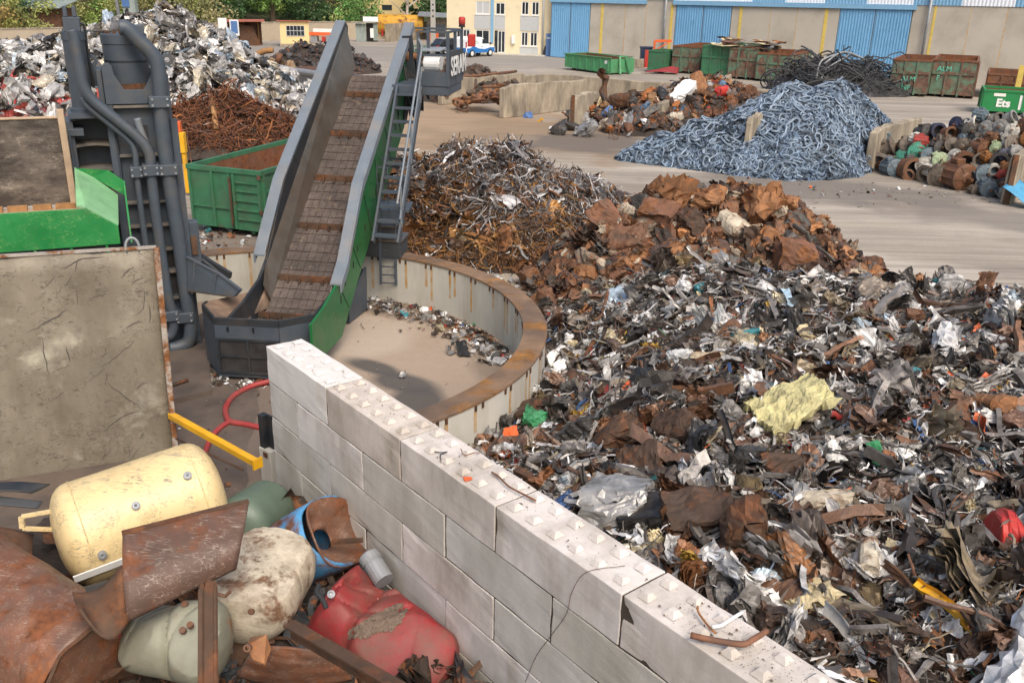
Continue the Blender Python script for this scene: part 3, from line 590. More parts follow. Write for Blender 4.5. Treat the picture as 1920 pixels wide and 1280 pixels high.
rodp('bent_wire', spline([wt(1308, 1136, 2.89), wt(1310, 1148, 2.84), wt(1330, 1175, 2.84), wt(1342, 1186, 2.84)], 4), .011, 'rust_orange', 'bent orange rusted wire leaning on a stud near the bent pipe')
rodp('wire_curl', spline([wt(815, 846), wt(826, 848), wt(838, 847), wt(826, 852), wt(827, 862)], 4), .006, 'dark_steel', 'small dark wire curl on the third studded block of the wall top')
rodp('thin_wire', spline([wt(864, 841, 2.86), wt(871, 853, 2.82), wt(890, 848, 2.82), wt(899, 850, 2.82)], 4), .006, 'rust', 'thin rusty wire curl near the far edge of the third studded block')
fw = Frame(J0[0], J0[1], math.degrees(PSI)); 
def onw(px, py): q = fw.onY(px, py, -.012); return fw.w([q])[0]
rodp('hanging_wire', spline([wt(1172, 1060, 2.82), onw(1100, 1072), onw(1072, 1110), onw(1062, 1150), onw(1030, 1195), onw(1005, 1230), onw(985, 1278)], 6), .003, 'rust_dark', 'hair thin wire hanging down the near face of the white block wall')
tag(MB().plate([wt(868, 893), wt(883, 893), wt(886, 897), wt(872, 901)], .008).build('leaf_flake', 'orange_paint'), 'small orange flake lying on the edge of the white wall top', 'flake')
# ------------------------------------------------------------------ scrap press (shear baler)
PF = Frame(-7.03, 18.93, 23)
prs = thing('scrap_press', 'dark grey scrap press tower with ribs, rams and thick pipes beside the green tray', 'press', PF.o)
W_ = lambda p: PF.w([p])[0]
b = MB(PF); D_ = 1.5
b.box((-1.19, 0, 0), (-1.07, D_, 5.30)); b.box((-.10, 0, 0), (.02, D_, 5.30)); b.box((-1.07, .16, 0), (-.10, D_, 5.3))
b.box((-1.23, -.06, 0), (-1.10, .0, 5.1)); b.box((-.04, -.04, 0), (.10, .0, 5.0))
b.build('tower_frame', 'grey_steel', prs, bevel=.012)
for z in (.55, 1.15, 1.75, 2.25, 2.78, 3.28, 4.25, 5.22): MB(PF).box((-1.068, .0, z), (-.102, .158, z+.06)).build('rib', 'dusty_lit_steel', prs, bevel=.008)
hl = MB(PF)
for z0, z1 in ((1.25, 1.7), (1.85, 2.2)): hl.box((-.75, .152, z0), (-.25, .165, z1))
hl.box((-.66, .152, 4.62), (-.47, .165, 4.86)); hl.box((-.86, .152, 3.70), (-.72, .163, 3.78))
hl.build('opening', 'oil_black', prs)
# saddle plate with U cut on top
MB(PF).prism([(-1.19, -.02, 5.30), (-1.19, -.02, 6.02), (-1.13, -.02, 6.09), (-1.05, -.02, 6.09), (-1.0, -.02, 6.03), (-.97, -.02, 5.86), (-.82, -.02, 5.58), (-.46, -.02, 5.58), (-.3, -.02, 5.86), (-.28, -.02, 6.03), (-.22, -.02, 6.1), (-.14, -.02, 6.1), (-.08, -.02, 6.02), (.02, -.02, 5.85), (.02, -.02, 5.30)], PF.Y*0+np.array([0, .12, 0])).build('saddle_plate', 'grey_steel', prs, bevel=.01)
MB(PF).box((-1.19, .5, 5.30), (.02, .62, 5.95)).box((-1.3, .1, 5.2), (-1.2, .9, 5.95)).build('rear_plate', 'grey_steel', prs, bevel=.01)
for x in (-1.36, .06): MB(PF).lathe([(.05, 0), (.12, 0), (.12, .06), (.05, .06), (.05, 0)], 14, (x, .5, 6.1), (0, 1, 0)).build('lifting_lug', 'grey_steel', prs, bevel=.006)
MB(PF).box((-1.46, .5, 5.6), (-1.28, .56, 6.0)).build('lug_plate', 'grey_steel', prs)
rc = MB(PF); rc.lathe([(.0, 5.55), (.40, 5.55), (.42, 5.6), (.42, 6.42), (.435, 6.43), (.435, 6.6), (.40, 6.62), (0, 6.62)], 36, (-.71, .48, 0)); main = rc.build('ram_cylinder', 'grey_steel', prs, smooth=True)
q = main.modifiers.new('e', 'EDGE_SPLIT'); q.split_angle = R(30)
bo = MB(PF)
for i in range(18):
    a = 2*math.pi*i/18; bo.lathe([(0, 0), (.035, 0), (.035, .05), (0, .05)], 6, (-.71+.34*math.cos(a), .48+.34*math.sin(a), 6.62))
for i in range(7): bo.lathe([(0, 0), (.04, 0), (.04, .1), (0, .1)], 6, (-.86+.07*i, .08, 5.585))
bo.build('bolt', 'rust_dark', prs)
MB(PF).lathe([(.44, 6.10), (.425, 6.1), (.425, 6.12), (.424, 6.12)], 36, (-.71, .48, 0)).build('weld_seam', 'dark_steel', prs)
MB(PF).box((-.62, .25, 6.6), (-.32, .6, 6.78)).build('top_valve', 'grey_steel', prs, bevel=.01)
# left ram
lr = MB(PF); lr.lathe([(0, 5.15), (.24, 5.15), (.24, 5.22), (.20, 5.24), (.20, 6.5), (.215, 6.5), (.215, 6.66), (0, 6.66)], 28, (-1.62, .28, 0)); o = lr.build('side_ram', 'grey_steel', prs, smooth=True); q = o.modifiers.new('e', 'EDGE_SPLIT'); q.split_angle = R(30)
MB(PF).box((-1.76, .12, 6.66), (-1.46, .44, 6.92)).box((-1.74, .2, 6.92), (-1.66, .36, 7.12)).box((-1.58, .2, 6.92), (-1.5, .36, 7.12)).build('ram_head', 'grey_steel', prs, bevel=.012)
# left ribbed cabinet with curved shelves
cb = MB(PF); cb.box((-1.86, .75, .3), (-1.2, .9, 5.15)); cb.box((-2.0, .0, 2.9), (-1.84, .9, 5.0)); cb.box((-2.02, -.08, 4.72), (-1.66, .5, 4.86)); cb.box((-1.95, -.1, 3.2), (-1.9, .1, 4.72)); cb.box((-1.98, -.12, 3.02), (-1.72, .2, 3.07)); cb.build('side_cabinet', 'grey_steel', prs, bevel=.01)
for z in (5.0, 4.48, 3.98, 3.45, 2.9):
    n = 8; cs = MB(PF); P = [(-1.84, .75, z), (-1.2, .75, z)]+[(-1.2-.64*t, .02+.22*math.sin(t*math.pi), z) for t in np.linspace(0, 1, n)]; cs.prism(P, (0, 0, .05)).build('curved_shelf', 'dusty_lit_steel', prs)
MB(PF).prism([(-1.9, -.1, 5.06), (-1.2, -.1, 5.06), (-1.2, .8, 5.06), (-1.9, .8, 5.06)], (0, 0, .1)).build('ram_seat', 'grey_steel', prs)
# pipes, points measured on planes just in front of the frame
def PP(L_, Y): return np.array([PF.onY(x, y, Y) for x, y in L_])
MB(PF).tube(spline(PP([(224, 52), (238, 54), (262, 78), (284, 100), (296, 125), (300, 165), (303, 230), (313, 310), (332, 430), (347, 540), (357, 612), (353, 640), (335, 650), (318, 652)], -.24), 6), .145, 14).build('pressure_pipe', 'grey_steel', prs, smooth=True)
MB(PF).tube(spline(PP([(134, 56), (140, 75), (150, 130), (158, 165), (176, 190), (225, 230), (262, 262), (280, 290), (284, 330), (296, 430), (316, 560), (327, 596), (322, 625), (308, 632)], -.30), 6), .105, 12).build('oil_pipe', 'grey_steel', prs, smooth=True)
MB(PF).tube(spline(PP([(153, 182), (165, 200), (205, 232), (240, 262), (253, 285), (257, 330), (268, 420), (280, 500)], -.22), 6), .065, 10).build('return_pipe', 'grey_steel', prs, smooth=True)
MB(PF).tube(spline(PP([(257, 222), (262, 240), (274, 272), (284, 300)], -.06), 5), .075, 10).build('short_pipe', 'flange_steel', prs, smooth=True)
for px, py, Y, s in [(299, 190, -.24, .2), (256, 322, -.22, .12), (283, 318, -.3, .16), (315, 317, -.24, .19), (320, 590, -.3, .16), (345, 592, -.24, .19)]:
    p = PF.onY(px, py, Y); c = MB(PF); c.box((p[0]-s, Y-s*.95, p[2]-.11), (p[0]+s, 0, p[2]+.11)); cl = c.build('pipe_clamp', 'grey_steel', prs, bevel=.012)
    q = MB(PF)
    for i in (-.7, .7):
        for j in (-.06, .06): q.lathe([(0, 0), (.022, 0), (.022, .03), (0, .03)], 6, (p[0]+i*s, Y-s*.95, p[2]+j), (0, -1, 0))
    q.build('bolt', 'galvanised', cl)
MB(PF).tube(PP([(145, 40), (157, 46), (160, 60), (162, 85), (170, 125), (176, 165)], .4), .03, 6).tube(PP([(162, 58), (185, 58), (212, 58)], .4), .02, 6).build('control_line', 'dark_steel', prs)
lk = MB(PF); lk.box((.1, .1, 1.9), (.3, .4, 2.8)); lk.build('side_bracket', 'grey_steel', prs, bevel=.01); MB(PF).box((.12, .05, 2.1), (.24, .1, 2.5)).build('hinge_pin', 'rust_dark', prs)
MB(PF).tube(PP([(347, 430), (349, 445), (352, 470)], .1), .015, 6).build('grab_rail', 'galvanised', prs)
MB(PF).tube(PP([(346, 466), (356, 466), (357, 475), (347, 477), (346, 466)], .05), .02, 5).build('red_handle', 'orange_paint', prs)
# charging box: smeared back plate, ledge, timbers
bx = thing('charging_box', 'grime smeared steel back plate of the press charging box with tan ledge', 'charging box', W_((-3.2, -.5, 3)))
MB(PF).box((-5.5, -.52, 3.5), (-1.98, -.45, 5.13)).build('back_plate', 'smeared_steel', bx)
MB(PF).box((-5.5, -.56, 5.132), (-1.98, -.42, 5.17)).box((-2.06, -.62, 3.2), (-1.94, -.4, 5.3)).build('plate_edge', 'tan_dust', bx, bevel=.01)
MB(PF).box((-5.5, -1.15, 3.3), (-1.62, -.53, 3.44)).build('ledge', 'tan_dust', bx)
tb = MB(PF)
for i in range(8): tb.box((-2.3-i*.42+rnd.uniform(-.03, .03), -.72, 3.443), (-1.98-i*.42, -.56, 3.53))
tb.build('timber_block', 'wood', bx)
tray = thing('feed_tray', 'bright green steel feed tray with folded apron in front of the charging box', 'feed tray', W_((-3, -2, 2.6)))
MB(PF).prism([(-5.5, -2.05, 3.02), (-1.24, -2.05, 3.02), (-1.24, -2.05, 3.36), (-1.75, -2.05, 3.72), (-5.5, -2.05, 3.72)], (0, -.05, 0)).build('apron', 'press_green', tray, bevel=.006)
MB(PF).prism([(-5.5, -2.04, 3.72), (-1.75, -2.04, 3.72), (-1.75, -1.1, 3.34), (-5.5, -1.1, 3.34)], (0, 0, -.03)).build('tray_floor', 'tan_dust', tray)
MB(PF).add([(-1.75, -2.05, 3.72), (-1.24, -2.05, 3.36), (-1.2, -.6, 3.62), (-1.6, -.55, 4.0), (-1.9, -.6, 4.2), (-1.9, -1.9, 3.74)], [(0, 1, 2, 3), (0, 3, 4, 5)]).build('side_wing', 'pale_green', tray, solid=.03)
MB(PF).add([(-1.9, -.62, 4.2), (-1.6, -.57, 4.0), (-1.05, -.6, 3.6), (-1.05, -.6, 3.9), (-1.3, -.58, 4.12)], [(0, 1, 2, 3, 4)]).add([(-1.05, -.6, 3.9), (-1.05, -.6, 3.1), (-1.05, -1.6, 2.9), (-1.05, -1.5, 3.3)], [(0, 1, 2, 3)]).build('wing_gusset', 'press_green', tray, solid=.03)
sp = MB(PF); sp.box((-5.5, -2.0, 2.5), (-1.4, -1.0, 2.98)); sp.build('under_frame', 'oil_black', tray)
for i in range(5): MB(PF).box((-1.5-i*.6, -2.08, 2.78), (-1.46-i*.6, -2.0, 3.02)).build('stiffener', 'press_green', tray)
# leaning scarred side plate
pl = thing('scarred_plate', 'huge scratched khaki steel plate with flaking rusty edge standing behind the cream tank', 'steel plate', W_((-2, -5, 0)))
A_ = [PF.onY(x, y, -5.) for x, y in ((-160, 492), (293, 465), (336, 915), (-160, 975))]
n = 14; V = []
for j in range(n+1):
    for i in range(n+1):
        u, v = i/n, j/n; p = (A_[0]*(1-u)+A_[1]*u)*(1-v)+(A_[3]*(1-u)+A_[2]*u)*v; dd = .05*wave(u*3, v*3, 1.3, 2); V.append(p+np.array([0, dd*(1-abs(2*u-1)**4), 0]))
V = np.array(V); V[:n+1, 2] -= .05*np.abs(wave(V[:n+1, 0], V[:n+1, 0]*0, 3.))
MB(PF).add(V, gridf(n, n)).build('plate_face', 'scarred_plate', pl, smooth=True, solid=.05)
MB(PF).bar(A_[1]+np.array([.0, -.05, .02]), A_[2]+np.array([.0, -.05, -.05]), .09, .12, (0, 1, 0)).build('plate_edge', 'rusty_edge', pl, bevel=.01)
MB(PF).bar(A_[0]+np.array([0, .0, .02]), A_[1]+np.array([.0, .0, .02]), .08, .035).build('top_edge', 'rusty_edge', pl)
g = np.random.RandomState(14); sm_ = MB(PF)
for i in range(58):
    u0, v0 = g.uniform(.42, .97), g.uniform(.04, .95); L_ = g.uniform(.03, .16)*(1.6 if i < 14 else .8); an = g.choice([g.normal(-.5, .25), g.normal(1.6, .35)]); wd_ = g.uniform(.002, .007)*(1.9 if i < 12 else 1); cv_ = g.normal(0, .6); P = []
    for t_ in np.linspace(0, 1, 7): a_ = an+cv_*(t_-.5)+g.normal(0, .15); u0 += math.cos(a_)*L_/7; v0 += math.sin(a_)*L_/7*.9; P.append((u0, v0))
    Q = []
    for u_, v_ in P:
        u_, v_ = min(.985, max(0, u_)), min(.985, max(.02, v_)); k_ = (A_[0]*(1-u_)+A_[1]*u_)*(1-v_)+(A_[3]*(1-u_)+A_[2]*u_)*v_; Q.append(k_+np.array([0, .05*wave(np.array([u_*3]), np.array([v_*3]), 1.3, 2)[0]*(1-abs(2*u_-1)**4)-.032, 0]))
    Q = np.array(Q); d_ = np.gradient(Q, axis=0); nn_ = np.stack([-d_[:, 2], 0*d_[:, 0], d_[:, 0]], 1); nn_ /= np.linalg.norm(nn_, axis=1)[:, None]+1e-9; ww = wd_*np.sin(np.linspace(.25, 2.9, 7))[:, None]
    sm_.add(np.vstack([Q-nn_*ww, Q+nn_*ww]), [(j, j+1, 8+j, 7+j) for j in range(6)])
mk('scrape', col=lin('#57504a'), var=.3, rough=.8)
ss_ = sm_.build('scrape_marks', 'scrape', pl); ss_['kind'] = 'stuff'
c = PF.onY(248, 462, -5.); MB(PF).tube([c+np.array([.1*math.cos(a), 0, .16*math.sin(a)-.02]) for a in np.linspace(-.5, 3.64, 12)], .022, 8).build('lifting_ring', 'galvanised', pl, smooth=True)
# plinth
pb = [G(330, 700)[:2], G(410, 700)[:2], G(418, 790)[:2], G(300, 800)[:2]]
MB().prism([(*p, .02) for p in ((-8.2, 18.6), (-6.75, 18.9), (-5.9, 16.4), (-7.4, 15.2))], (0, 0, .1)).build('plinth_top', 'grime', thing('machine_plinth', 'low dark oily concrete plinth under the scrap press', 'plinth', (-7, 17, 0)))
po = bpy.data.objects['plinth_top']; po.parent['kind'] = 'thing'
# small transfer chute between press and hopper
ch = thing('transfer_chute', 'dark grey sloping steel chute between the press and the conveyor hopper', 'chute', G(400, 560, 0.0))
q = [at(350, 482, 18.6), at(412, 515, 18.3), at(450, 544, 18.1), at(438, 557, 18.1), at(352, 545, 18.5)]
MB().prism(q, (.05, .06, 0)).build('chute_side', 'grey_steel', ch, bevel=.008)
q2 = [at(352, 470, 19.4), at(372, 476, 19.4), at(430, 512, 19.1), at(428, 523, 19.1), at(352, 500, 19.4)]
MB().prism(q2, (.05, .06, 0)).build('chute_far_side', 'dark_steel', ch)
MB().add([q[4], q[3], at(428, 535, 19.0), at(352, 505, 19.3)], [(0, 1, 2, 3)]).build('chute_floor', 'belt', ch, solid=.04)
MB().bar(q[0], q[1], .05, .04).bar(q[1], q[2], .05, .04).bar(at(366, 490, 18.5), at(360, 550, 18.5), .04, .04).bar(at(405, 515, 18.28), at(400, 553, 18.28), .04, .04).build('chute_rib', 'grey_steel', ch)

# ------------------------------------------------------------------ inclined conveyor
CF = Frame(-4.6, 18.2, -8)
cv = thing('conveyor', 'tall inclined scrap conveyor with green side panels, grey rims and rusty slatted belt', 'conveyor', CF.o)
SL = .66
XL, XR = -.78, .55                    # belt edges
def belt_z(y): return .95 + (0 if y < .2 else SL*(y-.2)-.0) if y > .2 else .95
YT = 6.95
ys = [-.75, .2]+list(np.linspace(.5, YT, 24)); Vb = []
zb = lambda y: 1.0+max(0, y-.35)*SL
g = np.random.RandomState(3); nb = 8
bw = MB(CF); Vb = []; Fb = []
nseg = 34; yy = np.linspace(-.7, YT, nseg+1)
for j in range(nseg):
    for i in range(nb):
        x0, x1 = XL+(XR-XL)*i/nb+.005, XL+(XR-XL)*(i+1)/nb-.005; y0, y1 = yy[j]+.003, yy[j+1]-.003; e = g.uniform(.0, .004); b0 = len(Vb); sk = .0
        Vb += [(x0, y0, zb(y0)+.006+e), (x1, y0, zb(y0)+.006+e), (x1, y1, zb(y1)+e), (x0, y1, zb(y1)+e)]; Fb.append((b0, b0+1, b0+2, b0+3))
bw.add(Vb, Fb); bo_ = bw.build('belt', 'belt', cv)
bk = MB(CF); bk.add([(XL, -.7, .96), (XR, -.7, .96), (XR, .35, .96), (XL, .35, .96), (XR, YT, zb(YT)-.03), (XL, YT, zb(YT)-.03)], [(0, 1, 2, 3), (3, 2, 4, 5)]).build('belt_bed', 'rust_dark', cv)
for y in (-.15, 1.05, 2.35, 3.65, 4.95, 6.2):
    z = zb(y); cl = MB(CF); cl.box((XL+.02, y, z+.02), (XR-.02, y+.05, z+.15))
    for i in range(1, 5): x = XL+(XR-XL)*i/5; cl.box((x-.015, y-.09, z), (x+.015, y, z+.12))
    cl.build('cleat', 'rust_dark', cv)
# side walls: inner faces flare outward, rims on top
rt_ = [CF.onX(x, y, .72) for x, y in [(612, 556), (640, 500), (663, 372), (665, 345), (700, 225), (730, 130), (757, 48), (765, 42)]]
rb_ = [CF.onX(x, y, .72) for x, y in [(605, 642), (633, 610), (665, 520), (690, 430), (720, 330), (745, 245), (758, 180)]]
top = lambda y: 1.55+max(0, y-.25)*.70 if y < 2.3 else 3.30+(y-2.3)*.665
bot = lambda y: .45 if y < .75 else .50+(y-.75)*.665
YA, YB = -.35, 7.35
prof = [(-1.05, .38), (.72, .38), (2.0, 1.28), (6.35, 4.12), (7.05, 4.85), (7.35, 6.55), (7.2, 6.66), (2.30, 3.42), (1.05, 1.95), (.55, 1.62), (-.3, 1.40), (-1.05, 1.30)]
MB(CF).prism([(.70, y, z) for y, z in prof], (.06, 0, 0)).build('side_panel', 'conveyor_green', cv, bevel=.006)
MB(CF).prism([(-.98, y, z) for y, z in prof], (-.06, 0, 0)).build('far_side_panel', 'dark_steel', cv)
for i in range(7):
    dk = MB(CF); y = .5+i*.95; z0 = bot(y)+.05; dk.bar((.765, y+.25, top(y+.25)-.42), (.765, y+.75, bot(y+.75)+.06), .012, .016, (1, 0, 0))
    for f in (.32, .72): dk.box((.762, y+f*.8-.02, bot(y)+.45+f*.75), (.774, y+f*.8+.02, bot(y)+.6+f*.75))
    dk.build('panel_seam', 'oil_black', cv)
dg = MB(CF)
dg.prism([(.764, 6.25, 4.25), (.764, 6.6, 5.5), (.764, 7.0, 6.4), (.764, 7.3, 6.5), (.764, 7.05, 4.9), (.764, 6.45, 4.2)], (.03, 0, 0)).build('end_plate', 'dark_steel', cv)
rim = MB(CF)
def rimseg(P, x0, x1, x2, dz):
    for (ya, za), (yb, zc) in zip(P[:-1], P[1:]):
        rim.prism([(x0, ya, za), (x1, ya, za), (x1, yb, zc), (x0, yb, zc)], (0, 0, .05)); rim.prism([(x1, ya, za+.05), (x1, ya, za-dz), (x1, yb, zc-dz), (x1, yb, zc+.05)], (x2-x1, 0, 0))
rp = [(.55, 1.60), (1.05, 1.95), (2.30, 3.42), (7.2, 6.66)]
rimseg(rp, .60, .82, .86, .16); rimseg([(.95, 2.02), (2.3, 3.42), (7.2, 6.66)], -1.0, -1.22, -1.26, .16)
rim.build('rim', 'flange_steel', cv, bevel=.006)
inn = MB(CF)
inn.add([(-1.0, 1.0, 1.92), (-1.0, 2.3, 3.4), (-1.0, 7.2, 6.64), (XL, 7.2, zb(7.2)+.02), (XL, .6, zb(.6)), (-.9, .55, 1.5)], [(0, 1, 2, 3, 4, 5)])
inn.add([(.64, .55, 1.58), (.64, 1.05, 1.93), (.64, 2.3, 3.4), (.64, 7.2, 6.64), (XR, 7.2, zb(7.2)+.02), (XR, .2, zb(.3))], [(0, 1, 2, 3, 4, 5)])
inn.build('side_liner', 'worn_steel', cv, solid=.015)
# boot hopper at the foot
hz = 1.34
HP = [G(x, y, hz) for x, y in ((380, 572), (402, 597), (522, 603), (590, 590), (622, 550))]+[CF.w([(.62, .9, hz)])[0], CF.w([(-.9, .9, hz)])[0], G(388, 566, hz)]
MBh = MB(); inr = [CF.w([(x, y, .97)])[0] for x, y in ((-.95, -.2), (-.75, -.7), (.2, -.72), (.5, -.68), (.55, -.2), (.55, .8), (-.78, .8), (-1.0, .1))]
MBh.add(HP+inr, [(i, (i+1) % 8, 8+(i+1) % 8, 8+i) for i in range(8) if i not in (5,)]).build('hopper_liner', 'belt_dust', cv, solid=.02)
hr = MB()
for a, b_ in zip(HP[:4], HP[1:5]): hr.bar(a-np.array([0, 0, .05]), b_-np.array([0, 0, .05]), .05, .16)
hr.bar(HP[7]-np.array([0, 0, .05]), HP[0]-np.array([0, 0, .05]), .05, .16); hr.build('hopper_rim', 'dark_steel', cv, bevel=.008)
bb = [G(388, 690, .1), G(402, 700, .05), G(545, 710, .05), G(612, 650, .1)]; tb_ = [p*1 for p in (HP[0], HP[1], HP[2], HP[3])]
fb = MB()
for i in range(3): fb.add([tb_[i]-[0, 0, .12], tb_[i+1]-[0, 0, .12], [*tb_[i+1][:2], .1], [*tb_[i][:2], .1]], [(0, 1, 2, 3)])
fb.build('boot_casing', 'grey_steel', cv, solid=.04)
gr = MB(); a0, a1 = tb_[1], tb_[2]; ou = np.array([-.0, -.03, 0])
gr.add([a0*.95+a1*.05-[0, 0, .45]+ou, a0*.02+a1*.98-[0, 0, .45]+ou, a0*.02+a1*.98-[0, 0, 1.12]+ou, a0*.95+a1*.05-[0, 0, 1.12]+ou], [(0, 1, 2, 3)]).build('guard_mesh', 'oil_black', cv, solid=.02)
gf = MB()
for z in (.42, .78, 1.13): gf.bar(a0-[0, 0, z]+ou*1.6, a1-[0, 0, z]+ou*1.6, .04, .04)
for t in (.03, .5, .97): gf.bar(a0*(1-t)+a1*t-[0, 0, .44]+ou*1.7, a0*(1-t)+a1*t-[0, 0, 1.11]+ou*1.7, .045, .035, (0, 1, 0))
for t in (.2, .6): gf.prism([a0*(1-t)+a1*t-[0, 0, .14], a0*(1-t)+a1*t-[0, 0, .3], a0*(1-t)+a1*t-[0, 0, .14]+ou*4], (.02, 0, 0))
gf.build('guard_frame', 'dark_steel', cv)
# drum & drive at the head
dr = MB(CF); dr.lathe([(0, -.75), (.16, -.75), (.16, -.5), (.1, -.5), (.1, 0), (0, 0)], 16, (1.35, 6.75, 5.9), (1, 0, 0)); dr.build('gear_coupling', 'rust_orange', cv, smooth=False)
MB(CF).lathe([(0, 0), (.2, 0), (.21, .05), (.21, .36), (.17, .42), (0, .42)], 18, (1.3, 6.6, 5.75), (1, -.1, 0)).build('drive_motor', 'white_paint', cv)
MB(CF).prism([(1.2, 6.35, 6.05), (1.75, 6.35, 6.05), (1.8, 6.9, 6.1), (1.25, 6.9, 6.1)], (0, 0, .04)).build('motor_hood', 'galvanised', cv, bevel=.01)
ah = MB(CF); ah.bar((.8, 6.7, 6.4), (.95, 6.7, 4.4), .12, .25); ah.prism([(.8, 6.9, 6.3), (1.15, 6.9, 5.2), (1.15, 6.9, 4.5), (.8, 6.9, 4.5)], (0, .05, 0)); ah.bar((.85, 6.0, 5.2), (1.2, 6.0, 4.3), .06, .06); ah.bar((.85, 6.0, 5.1), (1.6, 6.0, 5.1), .06, .06); ah.build('head_bracket', 'dark_steel', cv)
MB(CF).tube(spline([(.8, 6.3, 5.7), (.95, 6.1, 5.3), (1.25, 6.0, 5.1), (1.3, 5.9, 4.7), (1.2, 6.0, 4.3)], 5), .03, 6).tube(spline([(1.0, 6.2, 5.5), (1.35, 6.1, 5.2), (1.5, 6.1, 4.9)], 5), .025, 6).build('hydraulic_hose', 'black_rubber', cv)
# platform
plf = thing('conveyor_platform', 'grey railed steel service platform beside the conveyor head carrying a white lettered panel', 'platform', CF.w([(1.8, 6, 4)])[0])
zf = 4.28; a = CF.onX(757, 160, .9); x0, x1, y0, y1 = .9, 2.28, 5.05, 6.95
PY0 = CF.onY(762, 160, 5.05); zf = PY0[2]; xr = CF.onY(840, 170, 5.05)[0]
MB(CF).box((.82, 5.05, zf-.22), (xr, 6.7, zf)).build('deck', 'grey_steel', plf, bevel=.01)
MB(CF).box((1.18+.3, 5.03, zf+.002), (xr+.02, 5.055, zf+.34)).box((xr-.01, 5.06, zf+.002), (xr+.02, 6.7, zf+.22)).build('toe_board', 'grey_steel', plf)
rl = MB(CF); zt = zf+1.25
for x, y in ((1.5, 5.05), (xr, 5.05), (xr, 5.9), (xr, 6.7), (1.35, 6.7)): rl.box((x-.035, y-.035, zf), (x+.035, y+.035, zt))
for z in (zt, zf+.72):
    rl.bar((1.5, 5.05, z), (xr, 5.05, z), .05, .05); rl.bar((xr, 6.7, z), (1.0, 6.7, z), .05, .05); rl.bar((xr, 5.05, z), (xr, 6.7, z), .05, .05)
rl.build('guard_rail', 'grey_steel', plf)
sgn = MB(CF); sgn.box((xr+.022, 5.1, zf+.22), (xr+.05, 6.68, zf+.80)); sg = sgn.build('name_panel', 'grey_plastic', plf)
text('lettering', 'SERAM', CF.w([(xr+.058, 5.16, zf+.24)])[0], CF.Y, (0, 0, 1), .62, 'white_paint', plf, .004, .012)
bl = CF.w([(xr, 6.75, zt+.05)])[0]
bc = thing('warning_beacon', 'round red warning beacon above the platform rail', 'beacon', bl); MB().lathe([(0, .0), (.08, 0), (.08, .06), (.05, .06), (0, .06)], 12, bl).build('beacon_base', 'black_rubber', bc); MB().lathe([(.07, .06), (.085, .07), (.085, .22), (.06, .25), (0, .255)], 14, bl).build('beacon_lens', 'red_paint', bc, smooth=True); MB().bar(bl, bl-[0, 0, .35], .05, .05).build('beacon_stem', 'black_rubber', bc)
rb = CF.w([(xr+.12, 6.9, zt-.42)])[0]; MB().box(tuple(rb-[.0, .1, 0]), tuple(rb+[.2, .1, .3])).build('red_box', 'red_paint', bevel=.02); tag(bpy.data.objects['red_box'], 'small red steel box fixed behind the platform corner rail', 'box')
# stairs
st = thing('platform_stairs', 'steep grey open tread stairs with handrail rising to the conveyor platform', 'stairs', CF.w([(1.3, 3, 2)])[0])
s0 = CF.onX(722, 402, 1.15); yb, zb0 = 2.55, 2.05
pA = (yb, zb0); pB = (5.0, zf-.05)
sx0, sx1 = .98, 1.58
m_ = MB(CF)
for x in (sx0, sx1): m_.bar((x, pA[0], pA[1]), (x, pB[0], pB[1]), .05, .17)
m_.build('stringer', 'grey_steel', st)
for i in range(11):
    t = (i+.5)/11; y = pA[0]+(pB[0]-pA[0])*t; z = pA[1]+(pB[1]-pA[1])*t; MB(CF).box((sx0+.03, y-.1, z-.03), (sx1-.03, y+.1, z+.02)).build('tread', 'grey_steel', st)
hr_ = MB(CF); hr_.tube([(sx1+.02, pA[0]-.1, pA[1]+.95), (sx1+.02, pB[0], pB[1]+.95), (sx1-.1, pB[0]+.05, pB[1]+1.2)], .028, 8); hr_.tube([(sx1+.02, pA[0]+.1, pA[1]+.55), (sx1+.02, pB[0], pB[1]+.5)], .02, 6)
for t in (.1, .5, .9): hr_.bar((sx1+.02, pA[0]+(pB[0]-pA[0])*t, pA[1]+(pB[1]-pA[1])*t), (sx1+.02, pA[0]+(pB[0]-pA[0])*t, pA[1]+(pB[1]-pA[1])*t+.95), .04, .04)
hr_.build('handrail', 'flange_steel', st)
# landing, caged ladder
ld = thing('caged_ladder', 'grey caged access ladder hanging over the inside of the ring wall', 'ladder', at(728, 535, 22.4))
YL = 22.25
lb = [at(714, 533, YL), at(743, 534, YL)]; lt_ = [np.array([lb[0][0]+.03, YL, 2.45]), np.array([lb[1][0]+.0, YL, 2.45])]
for a, b_ in zip(lb, lt_): MB().bar(a, b_, .06, .05, (0, 1, 0)).build('stile', 'grey_steel', ld)
for i in range(9):
    t = i/9+.02; MB().bar(lb[0]*(1-t)+lt_[0]*t, lb[1]*(1-t)+lt_[1]*t, .03, .03).build('rung', 'grey_steel', ld)
cc = (lb[0]+lb[1])/2; cg = MB(); RCg = .42
for z, h in ((2.32, .22), (2.75, .05), (3.15, .05), (3.55, .05)):
    P = [(cc[0]+RCg*math.cos(a), YL-.1+RCg*math.sin(a), z) for a in np.linspace(-math.pi-.2, .2, 15)]
    for p, q in zip(P[:-1], P[1:]): cg.add([p, q, (*q[:2], z+h), (*p[:2], z+h)], [(0, 1, 2, 3)])
cg.build('cage_hoop', 'grey_steel', ld, solid=.015)
cr = MB()
for a in np.linspace(-math.pi, 0, 6): cr.bar((cc[0]+RCg*math.cos(a), YL-.1+RCg*math.sin(a), 2.4), (cc[0]+RCg*math.cos(a), YL-.1+RCg*math.sin(a), 3.6), .03, .02)
for x in (-.42, .42): cr.bar((cc[0]+x, YL-.05, 2.1), (cc[0]+x, YL-.05, 3.72), .05, .05)
